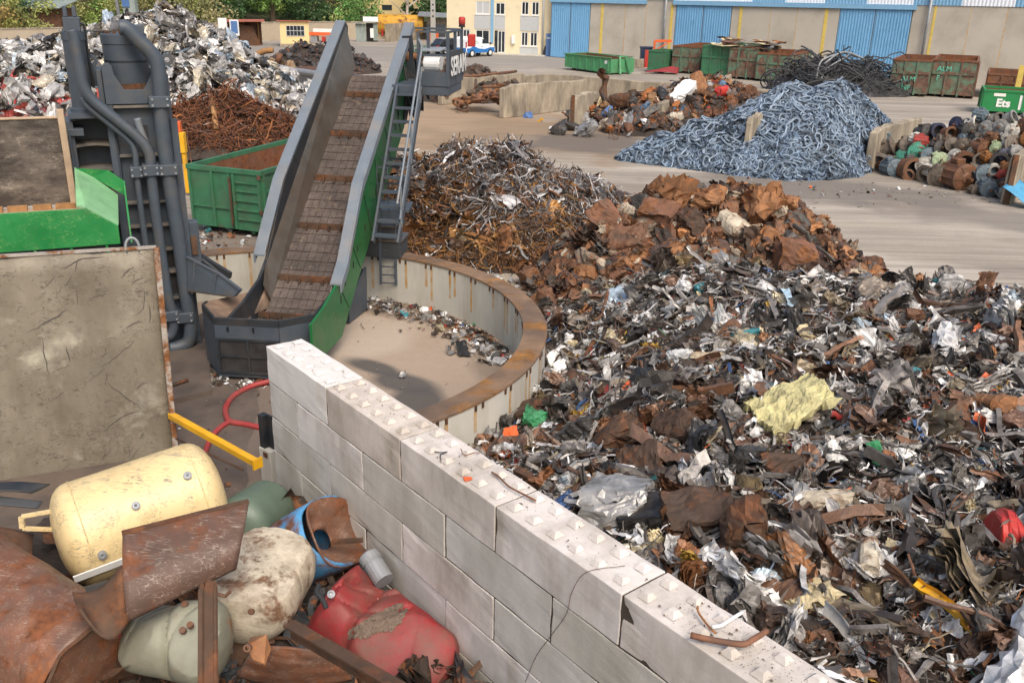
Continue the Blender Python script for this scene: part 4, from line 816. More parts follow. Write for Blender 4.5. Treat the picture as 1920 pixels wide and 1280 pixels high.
cr.bar((cc[0]-.42, YL-.05, 3.7), (cc[0]+.42, YL-.05, 3.7), .05, .05)
cr.build('cage_bar', 'grey_steel', ld)
MB().box((cc[0]-.45, YL, 2.36), (cc[0]+.55, YL+1.0, 2.42)).build('landing_deck', 'grey_steel', ld)
# stacked dark steel boxes behind the ladder
bp = at(735, 470, 23.2)
for i, (dx, dz, w2, d2, h2, lab) in enumerate([(0, 1.2, 1.0, .8, .46, 'dark grey steel ballast box resting on the ring wall, lower of two'), (-.14, 1.665, 1.0, .8, .36, 'dark grey steel ballast box with pale lid, upper of two on the ring wall')]):
    t_ = thing('ballast_box', lab, 'steel box', (bp[0]+dx, bp[1]-.5, dz), 'ballast boxes behind the ladder')
    f_ = Frame(bp[0]+dx-.1, bp[1]-.55, -6, dz); MB(f_).box((-w2/2, -d2/2, 0), (w2/2, d2/2, h2-.05)).build('box_body', 'grey_plastic', t_, bevel=.012)
    MB(f_).box((-w2/2-.04, -d2/2-.04, h2-.048), (w2/2+.04, d2/2+.04, h2)).build('box_lid', 'worn_steel', t_, bevel=.01)
# open steel tub beside conveyor leg
tbp = G(650, 606); f_ = Frame(tbp[0], tbp[1], -14); tt = thing('steel_tub', 'small open dark steel tub under the conveyor inside the ring', 'steel tub', tbp)
MB(f_).prism([(-.75, -.1, .05), (.12, -.1, .05), (.12, -.1, .55), (-.75, -.1, .4)], (0, .05, 0)).prism([(.12, -.1, .05), (.12, .95, .05), (.12, 1.0, 1.15), (.12, -.1, .55)], (-.04, 0, 0)).box((-.75, -.04, .05), (.08, .95, .1)).prism([(-.75, .95, .05), (.12, .95, .05), (.12, .99, 1.1), (-.75, .99, 1.0)], (0, .04, 0)).build('tub_body', 'grey_steel', tt, bevel=.006)
MB(f_).lathe([(0, -.6), (.34, -.6), (.34, .0), (0, 0)], 18, (-.05, .45, .55), (1, 0, 0)).build('tail_drum', 'black_rubber', tt, smooth=False)
# hoses and yellow bar on the floor
rodp('red_hose', spline([G(506, 714, .1), G(470, 724, .06), G(438, 742, .05), G(424, 762, .05), G(424, 778, .05), G(432, 790, .05), G(460, 795, .05), G(500, 803, .05), G(540, 806, .05)], 8), .055, 'red_hose', 'red rubber hose looping across the ground left of the white wall', 'hose', 10)
rodp('hose_branch', spline([G(430, 790, .05), G(412, 802, .05), G(398, 818, .05), G(388, 838, .05), G(380, 870, .05)], 8), .05, 'red_hose', 'short red hose branch leading from the hose bend toward the yellow bar', 'hose', 10)
ya, yb_ = G(320, 778, .75), G(482, 868, .75)
yt = thing('yellow_beam', 'long yellow painted square steel tube leaning near the red hose', 'steel beam', ya); MB().bar(ya, yb_, .11, .11).build('beam_tube', 'yellow_paint', yt, bevel=.01); MB().bar(yb_+(yb_-ya)*-.002, yb_+(yb_-ya)*.012, .17, .17).build('end_flange', 'yellow_paint', yt)
rodp('steel_rod', [G(330, 822, .5), G(455, 880, .5)], .018, 'rust_dark', 'thin dark steel rod below the yellow beam')
rodp('wood_bat', [G(322, 722, .16), G(352, 712, .16)], .035, 'rust_dark', 'short dark bar lying on the machine plinth')
# ------------------------------------------------------------------ foreground pile of scrap tanks
def ppm(p): return F_PX/((np.asarray(p)-EYE)@FW)
def capsule(A, B, r, dome=.5, nr=44, na=26, dents=(), seed=0., amp=.012, r2=None, fs=2.2):
    """cylindrical tank with domed ends; dents = list of (axial 0..1, angle deg, depth, radius)"""
    A = np.array(A, float); B = np.array(B, float); d = B-A; L = np.linalg.norm(d); d /= L; u = np.cross(d, (0, 0, 1)); u /= np.linalg.norm(u); v = np.cross(u, d)
    r2 = r2 or r; S_ = []
    for t in np.linspace(0, 1, 9)[:-1]: a = t*math.pi/2; S_.append((-dome*r*math.cos(a), max(.001, math.sin(a)**.75)*r))
    for t in np.linspace(0, 1, na): S_.append((t*L, r+(r2-r)*t))
    for t in np.linspace(0, 1, 9)[1:]: a = (1-t)*math.pi/2; S_.append((L+dome*r2*math.cos(a), max(.001, math.sin(a)**.75)*r2))
    V = []
    for s, rr in S_:
        for i in range(nr):
            a = 2*math.pi*i/nr; V.append(A+d*s+rr*(u*math.cos(a)+v*math.sin(a)))
    V = np.array(V)
    nv = np.array([mn.noise(Vector((x*fs+seed, y*fs, z*fs))) for x, y, z in V]); ax = A+np.outer(np.clip((V-A)@d, 0, L), d); rad = V-ax; rl = np.linalg.norm(rad, axis=1)[:, None]+1e-6; V = V+rad/rl*(nv*amp)[:, None]
    for (t, an, dep, rd) in dents:
        a = R(an); c = A+d*L*t+(u*math.cos(a)+v*math.sin(a))*r; dist = np.linalg.norm(V-c, axis=1); wgt = np.clip(1-(dist/rd)**2, 0, 1)**1.3; ax = A+d*L*np.clip(t, 0, 1); di = ax-c; di = di/np.linalg.norm(di) if np.linalg.norm(di) > 1e-6 else -d; V = V+di*(wgt*dep)[:, None]
    n = len(S_); return V, [(j*nr+i, j*nr+(i+1) % nr, (j+1)*nr+(i+1) % nr, (j+1)*nr+i) for j in range(n-1) for i in range(nr)], (A, d, u, v, L)
GRP = 'scrapped tanks and drums in the near bay'
# cream tank
A = G(152, 1000, 1.3); B = G(372, 922, 1.45); r = 100/ppm(A)
t = thing('cream_tank', 'large cream painted steel tank lying on top of the near scrap pile', 'tank', (A+B)/2*[1, 1, .5], GRP)
V, Fc, (A_, d, u, v, L) = capsule(A, B, r, .45, 56, 34, [], 1.3, .008)
MB().add(V, Fc).build('tank_shell', 'cream_tank', t, smooth=True)
def onshell(A_, d, u, v, L, r, t_, an): a = R(an); nn = u*math.cos(a)+v*math.sin(a); return A_+d*L*t_+nn*r, nn
sg = MB()
for tt in (.02, .98): 
    P = [A_+d*L*tt+(r+.004)*(u*math.cos(a)+v*math.sin(a)) for a in np.linspace(0, 2*math.pi, 49)]; sg.tube(P, .008, 5, False)
sg.build('weld_seam', 'cream_tank', t)
cam_an = None
toE = EYE-(A+B)/2; ca = math.degrees(math.atan2(toE@v, toE@u))
for tt, da, lab in ((.44, 8, 1), (.09, -28, 1), (.56, -28, 0), (.9, 20, 1)):
    p, nn = onshell(A_, d, u, v, L, r, tt, ca+da); MB().lathe([(.05, -.02), (.05, .05), (.035, .055), (.02, .055), (0, .02)], 12, p, nn).build('nozzle', 'galvanised' if lab else 'rust', t)
p0, n0 = onshell(A_, d, u, v, L, r, -.02, ca-45); p1 = p0+d*.36-n0*.0
MB().bar(p0-d*.2+n0*.02, p1+n0*.02, .1, .02, tuple(n0)).build('foot_strap', 'white_paint', t)
e0 = A_-d*r*.38+v*r*.5; e1 = A_-d*r*.5-u*.0+v*r*.1
lg = MB(); q0 = at(96, 958, A[1]-.12); q1 = at(40, 968, A[1]-.25); q2 = at(42, 990, A[1]-.28); q3 = at(98, 992, A[1]-.15); lg.bar(q0, q1, .06, .03).bar(q1, q2, .06, .03, (0, 1, 0)).bar(q2, q3, .06, .03); lg.build('leg_bracket', 'cream_tank', t)
MB().bar(at(97, 1073, A[1]-.3), at(66, 1098, A[1]-.4), .05, .05).build('leg_bar', 'cream_tank', t)
MB().bar(at(335, 858, B[1]+.2), at(345, 850, B[1]+.25), .05, .05).build('top_lug', 'cream_tank', t)
fl_ = at(97, 1102, A[1]-.45); ft = thing('pipe_flange', 'small reddish rusty pipe flange under the cream tank', 'flange', fl_)
MB().lathe([(0, 0), (.09, 0), (.09, .03), (.06, .035), (.06, .07), (.1, .075), (.1, .11), (.05, .115), (0, .115)], 14, fl_, (.5, -.6, .4)).build('flange_disc', 'tarp_red', ft)
# trough: bent half shell in front of the tank
def trough():
    t_ = thing('rusty_trough', 'torn brown rusty half shell with curled lip in front of the cream tank', 'steel shell', G(300, 1090, .3), GRP); n = 18; V = []
    TL, TR, BL_, BR = at(230, 998, 8.15), at(467, 938, 8.75), at(242, 1160, 7.55), at(442, 1062, 8.2); fwd = np.array([.25, -.8, .3])
    for j in range(n+1):
        for i in range(n+1):
            u_, v_ = i/n, j/n; q = (TL*(1-u_)+TR*u_)*(1-v_)+(BL_*(1-u_)+BR*u_)*v_; V.append(q+fwd*(.26*math.sin(v_*math.pi*.9)+.02*mn.noise(Vector(q*2.5)))+np.array([0, 0, .02*mn.noise(Vector((u_*4, 0, 7)))*(1-v_)]))
    MB().add(V, gridf(n, n)).build('shell_plate', 'trough_brown', t_, smooth=True, solid=.03)
    MB().bar(TL+[0, -.02, 0], TR+[0, -.02, 0], .07, .035).build('top_lip', 'rust_dark', t_)
    E0 = [V[k*(n+1)] for k in range(6, n+1)]; m = len(E0)-1; P = []; e0, e1 = at(136, 1112, 7.75), at(150, 1142, 7.35)
    for i in range(9):
        a = i/8
        for k_, q in enumerate(E0): f = k_/m; tgt = e0*(1-f)+e1*f; P.append(q*(1-a)+tgt*a+np.array([.05, -.12, -.2])*math.sin(a*math.pi)*(.4+.6*f))
    MB().add(P, gridf(m, 8)).build('curled_lip', 'rust_dark', t_, smooth=True, solid=.03)
trough()
# dented cream drum
A = G(468, 1125, 1.1); B = G(512, 1058, 1.1); r = 86/ppm(A)
t = thing('dented_cream_tank', 'round dented cream and brown tank beside the torn blue drum', 'tank', A*[1, 1, .3], GRP)
V, Fc, q = capsule(A, B, r, .7, 84, 60, [(.95, 80, .09, .4)], 4.2, .012, None, 2)
def groove(V, c, nn, dep, wd, dirn, lo=None):
    s_ = np.abs((V-c)@(np.array(nn)/np.linalg.norm(nn))); return V+np.outer(dep*np.exp(-s_/wd), np.array(dirn)/np.linalg.norm(dirn))
def plane_cut(V, c, nn, kf=.85):
    nn = np.array(nn)/np.linalg.norm(nn); t_ = (V-c)@nn; return V-np.outer(np.maximum(0, t_)*kf, nn)
def crisp(o, a=32): q_ = o.modifiers.new('crease', 'EDGE_SPLIT'); q_.split_angle = R(a)
V = np.array(V); ax_ = q[1]; side = np.cross(ax_, (0, 0, 1)); tow = np.array([0, -.75, .66]); mid = A+ax_*q[4]*.55
V = groove(V, mid+ax_*.05, ax_+side*.35, .09, .05, -tow); V = groove(V, mid-ax_*.25, ax_*.5+side, .05, .03, -tow); V = plane_cut(V, mid+tow*r*.8+ax_*.35, tow+ax_*.7)
o = MB().add(V, Fc).build('tank_shell', 'dirty_cream', t, smooth=True); crisp(o)
pk = [at(405, 1112, A[1]-.42), at(422, 1117, A[1]-.42), at(432, 1108, A[1]-.42)]; MB().tube(pk, .02, 6).build('grab_handle', 'rust', t)
MB().bar(at(412, 1070, A[1]-.3), at(422, 1066, A[1]-.3), .09, .06).build('lug', 'dirty_cream', t)
MB().lathe([(0, 0), (.035, 0), (.035, .04), (0, .04)], 10, at(472, 1146, A[1]-.62), (0, -.8, .6)).build('plug', 'rust_dark', t)
# red tank
A = G(640, 1130, .85); B = G(800, 1250, .55); r = 82/ppm(A)
t = thing('red_tank', 'long crumpled red tank with a dusty dent lying against the foot of the white wall', 'tank', A*[1, 1, .2], GRP)
V, Fc, q = capsule(A, B, r, .55, 84, 60, [(.28, 95, .2, .42), (.12, 150, .16, .3), (.55, 80, .1, .35), (.02, 110, .12, .3)], 7.7, .03, r*.9, 2.4)
g = np.random.RandomState(5); V = np.array(V); tow = np.array([0, -.65, .76]); ax_ = q[1]; sd_ = np.cross(ax_, (0, 0, 1)); L_ = q[4]
for f_, tl, dp, wd in ((.02, .25, .10, .05), (.3, -.2, .13, .06), (.55, .5, .06, .035), (.8, -.6, .05, .04), (.45, 1.4, .05, .03), (.1, 1.2, .06, .04)): V = groove(V, A+ax_*L_*f_, ax_+sd_*tl, dp, wd, -tow)
V = plane_cut(V, A+ax_*L_*.3+tow*r*.82, tow+ax_*.12, .7); V = plane_cut(V, A+ax_*L_*1.0+tow*r*.75, tow+ax_*.8, .6); V = plane_cut(V, A-ax_*r*.25, -ax_+tow*.5, .6)
o = MB().add(V, Fc).build('tank_shell', 'red_tank', t, smooth=True); crisp(o)
def pix(p): d_ = p-EYE; z_ = d_@FW; return 960+F_PX*(d_@CR)/z_, 640-F_PX*(d_@CU)/z_
PG = [(672, 1172), (706, 1150), (748, 1130), (765, 1140), (752, 1168), (735, 1182), (706, 1186), (690, 1196), (650, 1198), (635, 1190)]
def inp(x, y, P):
    c_ = False; j_ = len(P)-1
    for i_ in range(len(P)):
        if (P[i_][1] > y) != (P[j_][1] > y) and x < (P[j_][0]-P[i_][0])*(y-P[i_][1])/(P[j_][1]-P[i_][1])+P[i_][0]: c_ = not c_
        j_ = i_
    return c_
gf = []
for f in Fc:
    c_ = V[list(f)].mean(0); nn_ = np.cross(V[f[1]]-V[f[0]], V[f[3]]-V[f[0]]); ok = abs(nn_[2])/(np.linalg.norm(nn_)+1e-9) > .25 and c_[2] > A[2]-.1
    if ok and inp(*pix(c_), PG): gf.append(f)
ids = sorted({i for f in gf for i in f}); mp_ = {k_: n_ for n_, k_ in enumerate(ids)}
if gf: MB().add(V[ids]+np.array([0, -.008, .014])+g.normal(0, .004, (len(ids), 3)), [tuple(mp_[i] for i in f) for f in gf]).build('gravel_dirt', 'gravel_dirt', t)
MB().lathe([(.045, 0), (.045, .04), (.025, .045), (.02, .02), (0, .02)], 12, A+np.array([-.02, -.4, .42]), (.1, -.7, .7)).build('bung', 'galvanised', t)
_gx = [at(x, y, 6.62+dy) for x, y, dy in ((612, 1187, .0), (650, 1170, .1), (700, 1148, .2), (745, 1132, .3), (738, 1160, .12), (715, 1190, .0), (672, 1195, -.05), (640, 1200, -.08))]
rodp('rubber_strap', spline([at(598, 1095, 7.2), at(594, 1110, 7.1), at(604, 1122, 7.05), at(612, 1140, 7.0)], 5), .025, 'black_rubber', 'dark torn strap hanging over the left end of the red tank')
# torn blue and rust drum against the wall
A = G(548, 1040, .7); r = 74/ppm(A); ax = at(636, 992, A[1]-.12)-A; EL = np.linalg.norm(ax); ax /= EL
t = thing('torn_drum', 'torn drum with peeling blue paint and rusty inside leaning on the white wall', 'drum', A*[1, 1, .3], GRP)
mb = MB(); n = 40; prof = [(r*.9, -.2), (r*.98, EL*.2), (r, EL*.5), (r*1.0, EL*.8), (r*.98, EL*1.02)]
u_ = np.cross(ax, (0, 0, 1)); u_ /= np.linalg.norm(u_); v_ = np.cross(u_, ax); V = []
for rr, z_ in prof:
    for i in range(n):
        a = 2*math.pi*i/n; cut = .16*max(0, math.sin(a*1.0+.6))*(z_ > EL*.7); V.append(A+ax*(z_-cut+.05*mn.noise(Vector((math.cos(a)*2, math.sin(a)*2, z_))))+rr*(1+.08*math.sin(2*a+.4))*(u_*math.cos(a)+v_*math.sin(a)))
mb.add(V, [(j*n+i, j*n+(i+1) % n, (j+1)*n+(i+1) % n, (j+1)*n+i) for j in range(len(prof)-1) for i in range(n)]); mb.build('drum_shell', 'blue_rust', t, smooth=True, solid=.025)
V = []
for rr, z_ in ((r*.98, EL*.97), (r*.7, EL*.8), (r*.42, EL*.68), (r*.3, EL*.66)):
    for i in range(n):
        a = 2*math.pi*i/n; V.append(A+ax*(z_+.05*math.sin(3*a)*(rr > r*.35))+rr*(1+.08*math.sin(2*a+.4))*(u_*math.cos(a)+v_*math.sin(a))+u_*.03)
MB().add(V, [(j*n+i, j*n+(i+1) % n, (j+1)*n+(i+1) % n, (j+1)*n+i) for j in range(3) for i in range(n)]).build('drum_end', 'rust_brown_scratched', t, smooth=True, solid=.02)
MB().add([A+ax*.0+r*.9*(u_*math.cos(a)+v_*math.sin(a)) for a in np.linspace(0, 2*math.pi, 24, endpoint=False)], [tuple(range(24))]).build('drum_bottom', 'oil_black', t)
MB().bar(at(622, 1016, A[1]-.3), at(680, 1012, A[1]-.3), .05, .05).build('cross_bar', 'rust_dark', t)
# sage dome tank
A = G(455, 985, .75); B = G(498, 955, .6); r = 58/ppm(A)
t = thing('sage_tank', 'smooth sage green domed tank between the cream tank and the torn blue drum', 'tank', A*[1, 1, .3], GRP)
V, Fc, q = capsule(A, B, r, .6, 44, 16, [], 2.0, .012); MB().add(V, Fc).build('tank_shell', 'sage_tank', t, smooth=True)
MB().lathe([(0, 0), (.035, 0), (.035, .07), (0, .07)], 10, at(432, 908, A[1]+.0), (-.8, -.4, .2)).build('nozzle', 'bronze_' if False else 'rust_dark', t)
# big rusty cylinder in the corner
A = G(-30, 1120, 1.2); B = G(175, 1262, .95); r = 112/ppm(B)
t = thing('rusty_cylinder', 'big orange brown rusty steel cylinder with torn open end in the near corner', 'cylinder', B*[1, 1, .2], GRP)
V, Fc, (A_, d, u, v, L) = capsule(A-(B-A)*.6, B, r, .02, 60, 46, [(.8, 100, .05, .35), (.55, 80, .04, .5)], 9.1, .022); V = np.array(V); nr = 60
nn = len(V)//nr; MB().add(V[:nr*(nn-8)], [f for f in Fc if max(f) < nr*(nn-8)]).build('cylinder_shell', 'rust_brown_scratched', t, smooth=True, solid=.03)
lip = MB(); P = [B+d*(.03+.05*mn.noise(Vector((math.cos(a)*3, math.sin(a)*3, 1))))+(r+.012*mn.noise(Vector((math.cos(a)*5, math.sin(a)*5, 4))))*(u*math.cos(a)+v*math.sin(a)) for a in np.linspace(0, 2*math.pi, 64)]; lip.tube(P, .02, 6, False); lip.build('torn_lip', 'rust_dark', t)
MB().add([B-d*.02+r*.98*(u*math.cos(a)+v*math.sin(a)) for a in np.linspace(0, 2*math.pi, 30, endpoint=False)], [tuple(range(30))]).build('end_disc', 'rust_brown_scratched', t)
MB().lathe([(0, 0), (.05, 0), (.05, .06), (.03, .07), (0, .07)], 10, at(262, 1232, B[1]+.12), (.6, -.5, .5)).build('plug', 'galvanised', t)
P = spline([at(35, 1185, 5.75), at(42, 1215, 5.6), at(45, 1255, 5.45)], 4)
# grey green crushed tank
A = G(262, 1190, 1.15); B = G(385, 1205, 1.15); r = 62/ppm(A)
t = thing('crushed_grey_tank', 'grey green crushed tank with orange rust streaks behind the rusty cylinder', 'tank', A*[1, 1, .2], GRP)
V, Fc, q = capsule(A, B, r*1.05, .5, 72, 44, [(.1, 100, .12, .4)], 12.3, .02, r*1.25); V = np.array(V); tow = np.array([0, -.7, .7]); ax_ = q[1]; sd_ = np.cross(ax_, (0, 0, 1)); L_ = q[4]
for f_, tl, dp, wd in ((.1, .5, .08, .05), (.5, -.3, .07, .04), (.85, .4, .06, .04), (.3, 1.3, .05, .03)): V = groove(V, A+ax_*L_*f_, ax_+sd_*tl, dp, wd, -tow)
V = plane_cut(V, A+ax_*L_*.1+tow*r*.65, tow-ax_*.8, .7); V = plane_cut(V, A+ax_*L_*.7+tow*r*.95, tow+ax_*.25, .7)
o = MB().add(V, Fc).build('tank_shell', 'greygreen_tank', t, smooth=True); crisp(o, 24)
for x, y in ((348, 1134), (358, 1173), (344, 1183)): MB().lathe([(0, 0), (.035, 0), (.035, .05), (0, .05)], 8, at(x, y, A[1]-.3 if y > 1150 else A[1]), (0, -.5, .8)).build('stub', 'rust', t)
MB().tube([at(205, 1180, A[1]-.35), at(218, 1182, A[1]-.4), at(219, 1195, A[1]-.4), at(208, 1190, A[1]-.35)], .015, 6).build('lug', 'rust', t)
# upright rail
ra, rb2 = at(387, 1104, 7.0), at(387, 1300, 6.25)
t = thing('steel_rail', 'upright worn steel rail standing between the grey tank and the dented cream tank', 'steel rail', rb2)
xx = np.array([1, 0, 0]); mb = MB(); dd = (rb2-ra)
for x0, x1, y in ((-.075, -.035, -.02), (-.036, .06, .03), (.06, .085, .0)): mb.prism([ra+xx*x0+[0, y, 0], ra+xx*x1+[0, y, 0], rb2+xx*x1+[0, y, 0], rb2+xx*x0+[0, y, 0]], (0, .08, .02))
mb.build('rail_web', 'rust_dark', t, bevel=.006)
# crushed brown drum, bottom centre
c = G(530, 1240, 1.55); t = thing('crushed_brown_drum', 'folded brown rusty drum with a torn orange flap below the dented cream tank', 'drum', c*[1, 1, .2], GRP)
k_ = 1/ppm(c); g = np.random.RandomState(21)
P = [(-108, 45), (-60, -48), (-48, -62), (-8, -58), (20, -50), (82, -46), (98, -22), (110, 45), (90, 90), (-90, 90)]
V = []; rightv = CR; upv = np.array([0, -.35, .94]); upv /= np.linalg.norm(upv)
n = 16
def quadpt(a, b): 
    top = [(-60, -48), (-30, -60), (0, -56), (40, -50), (85, -46)]; bot = [(-112, 50), (-50, 85), (0, 90), (50, 92), (115, 70)]
    i = min(3, int(a*4)); f = a*4-i; T = np.array(top[i])*(1-f)+np.array(top[i+1])*f; Bq = np.array(bot[i])*(1-f)+np.array(bot[i+1])*f; return T*(1-b)+Bq*b
for j in range(n+1):
    for i in range(n+1):
        q = quadpt(i/n, j/n); pos = c+rightv*q[0]*k_-upv*q[1]*k_; bul = .32*(1-(2*i/n-1)**2)**.5*(.5+.5*math.sin(j/n*2.6)+.1); nz = mn.noise(Vector((i*.35, j*.35, 3)))*.05; cre = -.1*math.exp(-((i/n-.27)/.04)**2)
        V.append(pos+np.array([0, -.75, .65])*(bul+nz+cre-.3))
MB().add(V, gridf(n, n)).build('drum_shell', 'rust_brown_scratched', t, smooth=True, solid=.02)
V2 = [at(470, 1195, c[1]-.2), at(500, 1190, c[1]-.25), at(508, 1215, c[1]-.42), at(496, 1245, c[1]-.5), at(474, 1235, c[1]-.5), at(462, 1212, c[1]-.4)]; MB().add(V2, [(0, 1, 2, 3, 4, 5)]).build('torn_flap', 'rust_orange', t, solid=.02)
MB().lathe([(.035, 0), (.035, .05), (.02, .05), (.02, 0)], 10, at(466, 1213, c[1]-.47), (0, -.8, .5)).build('bung', 'rust', t)
# long bar below red tank, silver cylinder, left sheets, channels
t = thing('edge_beam', 'long rusty steel channel beam running below the red tank', 'steel beam', at(640, 1240, 6.2)); a, b_ = at(545, 1178, 7.1), at(760, 1302, 5.9)
MB().bar(a, b_, .03, .2).bar(a+[0, -.05, .1], b_+[0, -.05, .1], .12, .025).build('beam_web', 'rust_dark', t)
A = fw.w([fw.onY(690, 1040, -.22)])[0]; B = fw.w([fw.onY(712, 1075, -.22)])[0]; t = thing('silver_cylinder', 'small dirty silver cylinder between the torn drum and the white wall', 'cylinder', A); MB().lathe([(0, -.02), (.12, 0), (.14, .02), (.14, .1), (.12, .12), (.13, .16), (.13, .42), (0, .42)], 18, A, B-A).build('cylinder_shell', 'galvanised', t, smooth=False)
def bent(name, P, m, lab, cat, grp=None, wob=.03, solid=.015):
    P = np.array(P); n = 8; V = []
    for j in range(n+1):
        for i in range(n+1):
            u_, v2 = i/n, j/n; q = (P[0]*(1-u_)+P[1]*u_)*(1-v2)+(P[3]*(1-u_)+P[2]*u_)*v2; V.append(q+np.array([0, -.6, .8])*(wob*mn.noise(Vector(q*3))+wob*1.6*math.sin(u_*math.pi)))
    return tag(MB().add(V, gridf(n, n)).build(name, m, smooth=True, solid=solid), lab, cat, grp)
bent('dark_brown_sheet', [at(-30, 985, 9.5), at(60, 1000, 9.5), at(62, 1045, 9.1), at(-30, 1060, 9.0)], 'rust_dark', 'flat dark brown sheet under the legs of the cream tank', 'steel sheet', None, .05)
bent('grey_flat_bar', [at(-20, 905, 9.6), at(95, 908, 9.8), at(60, 925, 9.6), at(-20, 922, 9.4)], 'dark_steel', 'folded dark grey steel strip left of the cream tank, upper of two', 'steel strip', None, .03)
bent('perforated_channel', [at(-20, 928, 9.5), at(80, 940, 9.6), at(72, 953, 9.5), at(-20, 945, 9.4)], 'grey_plastic', 'dark perforated channel lying under the folded grey strip', 'steel channel', None, .0)
bent('slanted_sheet', [at(140, 1105, 8.3), at(250, 1080, 8.5), at(240, 1100, 8.2), at(120, 1130, 7.9)], 'dark_steel', 'grey sloping steel plate under the cream tank and trough', 'steel sheet', None, .03)
bent('red_painted_sheet', [at(150, 1150, 7.8), at(230, 1165, 7.8), at(225, 1195, 7.6), at(170, 1180, 7.6)], 'tarp_red', 'dark red sheet in the gap below the trough', 'steel sheet', None, .05)
# rubble filling the bottom of the near bay so the tanks rest on something
hn = lambda x, y: (.5+.16*wave(x, y, 2.2, 1.))*np.clip((J0@WN+0*x-(x*WN[0]+y*WN[1]))*3, 0, 1)*np.clip((12.4-y)*1.2, 0, 1)+0*x-.02
heap_base('scrap_rubble', hn, -6.6, 3, 3.6, 12.4, .12, 'heap_core', 'dark oily rubble under the scrapped tanks in the near bay', 'rubble')
pts = rpts(hn, -6.0, 2.4, 4.3, 11.6, 750, 3, .15); g = np.random.RandomState(8)
o = scatter('scrap_litter', hn, pts, g.uniform(.12, .8, len(pts)), {'sheet': 3, 'strip': 3, 'chan': 3, 'tube': 1, 'bundle': 1}, pickcol([('#3a2f27', 5), ('#57402f', 4), ('#6b4a33', 3), ('#33373a', 3), ('#74706a', 1), ('#7a2c2a', .4)]), 'scrap_rust', .6, (-.05, .1), 4); tag(o, 'dark rusty scrap filling the gaps between the tanks', 'scrap', kind='stuff')
# ------------------------------------------------------------------ scrap heaps
def p_curl(g, m=7, n=4):
    t = np.linspace(0, g.uniform(.6, 3.2), m+1); rr = 1/max(.6, t[-1]); P = np.stack([np.sin(t)*rr, (1-np.cos(t))*rr, np.cumsum(g.normal(0, .05, m+1))], 1); P -= P.mean(0)
    V, Fc = tubegeo(P, g.uniform(.010, .019), n, False); return V*np.array([1, 1, 1]), Fc
def p_rod(g, m=5, n=4):
    P = np.cumsum(np.vstack([np.zeros(3), g.normal(0, .03, (m, 3))+[1/m, 0, 0]]), 0); V, Fc = tubegeo(P-P.mean(0), g.uniform(.010, .02), n, False); return V, Fc
GEN.update(curl=p_curl, rod=p_rod); KIND.update(curl=('steel_curl', 'curled steel offcut', 'steel offcut'), rod=('bent_rod', 'bent rod', 'scrap rod'))
def sm(a): return np.clip(a, 0, 1)**2*(3-2*np.clip(a, 0, 1))
def hm(x, y):
    x = np.asarray(x, float); y = np.asarray(y, float)
    dr = np.hypot(x-RC[0], y-RC[1])-RO-.02; dw = (x-J0[0])*WN[0]+(y-J0[1])*WN[1]-BW-.02; yb = np.where(x > 9.3, 21.5, np.minimum(21.5+(9.3-x)*.3, 20.4+np.maximum(x-.3, 0)*.9))
    L_ = np.stack(np.broadcast_arrays(.06+.42*dr, 1.15+.7*sm((11-y)/5)+.35*dw, .55*(yb-y), 1.55+.85*sm((11.5-y)/6)+.25*sm((x-7)/4)))
    q = -np.log(np.exp(-L_*4).sum(0))/4+.22; q = q+(.24*wave(x, y, 1.1, 2.)+.12*wave(x, y, 2.9, 5.))*np.clip(q*1.4, 0, 1)
    return np.where((dr > 0) & (dw > 0) & (y > 2.5), q, -1.)
hr_a = cones([(4.7, 25.6, 2.35), (5.6, 25.4, 2.3), (6.8, 25.2, 2.35), (3.2, 24.9, 1.65), (2.2, 24.0, 1.1), (8.2, 23.9, 1.35), (9.2, 22.4, .75), (5, 23.0, 1.5), (7, 22.6, 1.4), (3.2, 22.4, .9), (1.6, 22.6, .55)], .8, .2, 2.2, 3.)
ht = cones([(-1.7, 29.6, 2.75), (-.3, 29.9, 2.7), (-.7, 28.0, 2.05), (1.6, 30.6, 1.75), (2.4, 31.4, 1.5), (-3.1, 28.4, 2.0), (-3.2, 26.2, .9), (-1.6, 26.4, .8), (.6, 28.0, 1.2), (2.6, 31.9, 1.15), (-3.6, 30.5, 2.2)], .85, .16, 2.4, 1.)
hc0 = cones([(15.9, 44.6, 3.8), (14.6, 44.4, 3.55), (13.0, 44.6, 3.4), (11.2, 44.4, 2.5), (9.2, 44.4, 1.75), (7.2, 44.6, 1.0), (17.6, 45.4, 2.5), (19.0, 46.2, 1.7), (12.6, 42.6, 1.6), (9.0, 42.6, 1.35), (8.0, 43.2, 1.2), (6.2, 43.9, .6), (14.5, 42.0, 1.3), (11, 41.8, .6)], .72, .12, 1.6, 4.)
def hc(x, y):
    x = np.asarray(x, float); y = np.asarray(y, float); q = hc0(x, y); n_ = np.array([-.767, .641]); d_ = (x-16.0)*n_[0]+(y-42.1)*n_[1]-.25; yf = np.interp(x, [2, 4.5, 9.8, 11.9, 14, 15.3, 16.2, 30], [46, 43.8, 40.6, 39.7, 40.2, 40.9, 42.1, 60])
    q = np.minimum(q, 1.75+1.3*np.maximum(d_, 0)); return np.where((d_ > 0) | (y < 42.1), np.minimum(q, (y-yf)*.95+.1*wave(x, y, 2.)), -1.)
ha = cones([(-20.6, 56, 5.6), (-23.5, 57, 5.0), (-27, 58, 4.3), (-18, 55.5, 4.1), (-16.2, 54.6, 2.7), (-31, 57, 3.6), (-25, 51, 3.6), (-29, 50, 2.6), (-20, 51, 2.6), (-14.6, 53.0, 1.5), (-36, 57, 2.8), (-24, 45, 1.9), (-28, 44, 1.7), (-19, 47, 1.2)], .62, .5, .9, 2.)
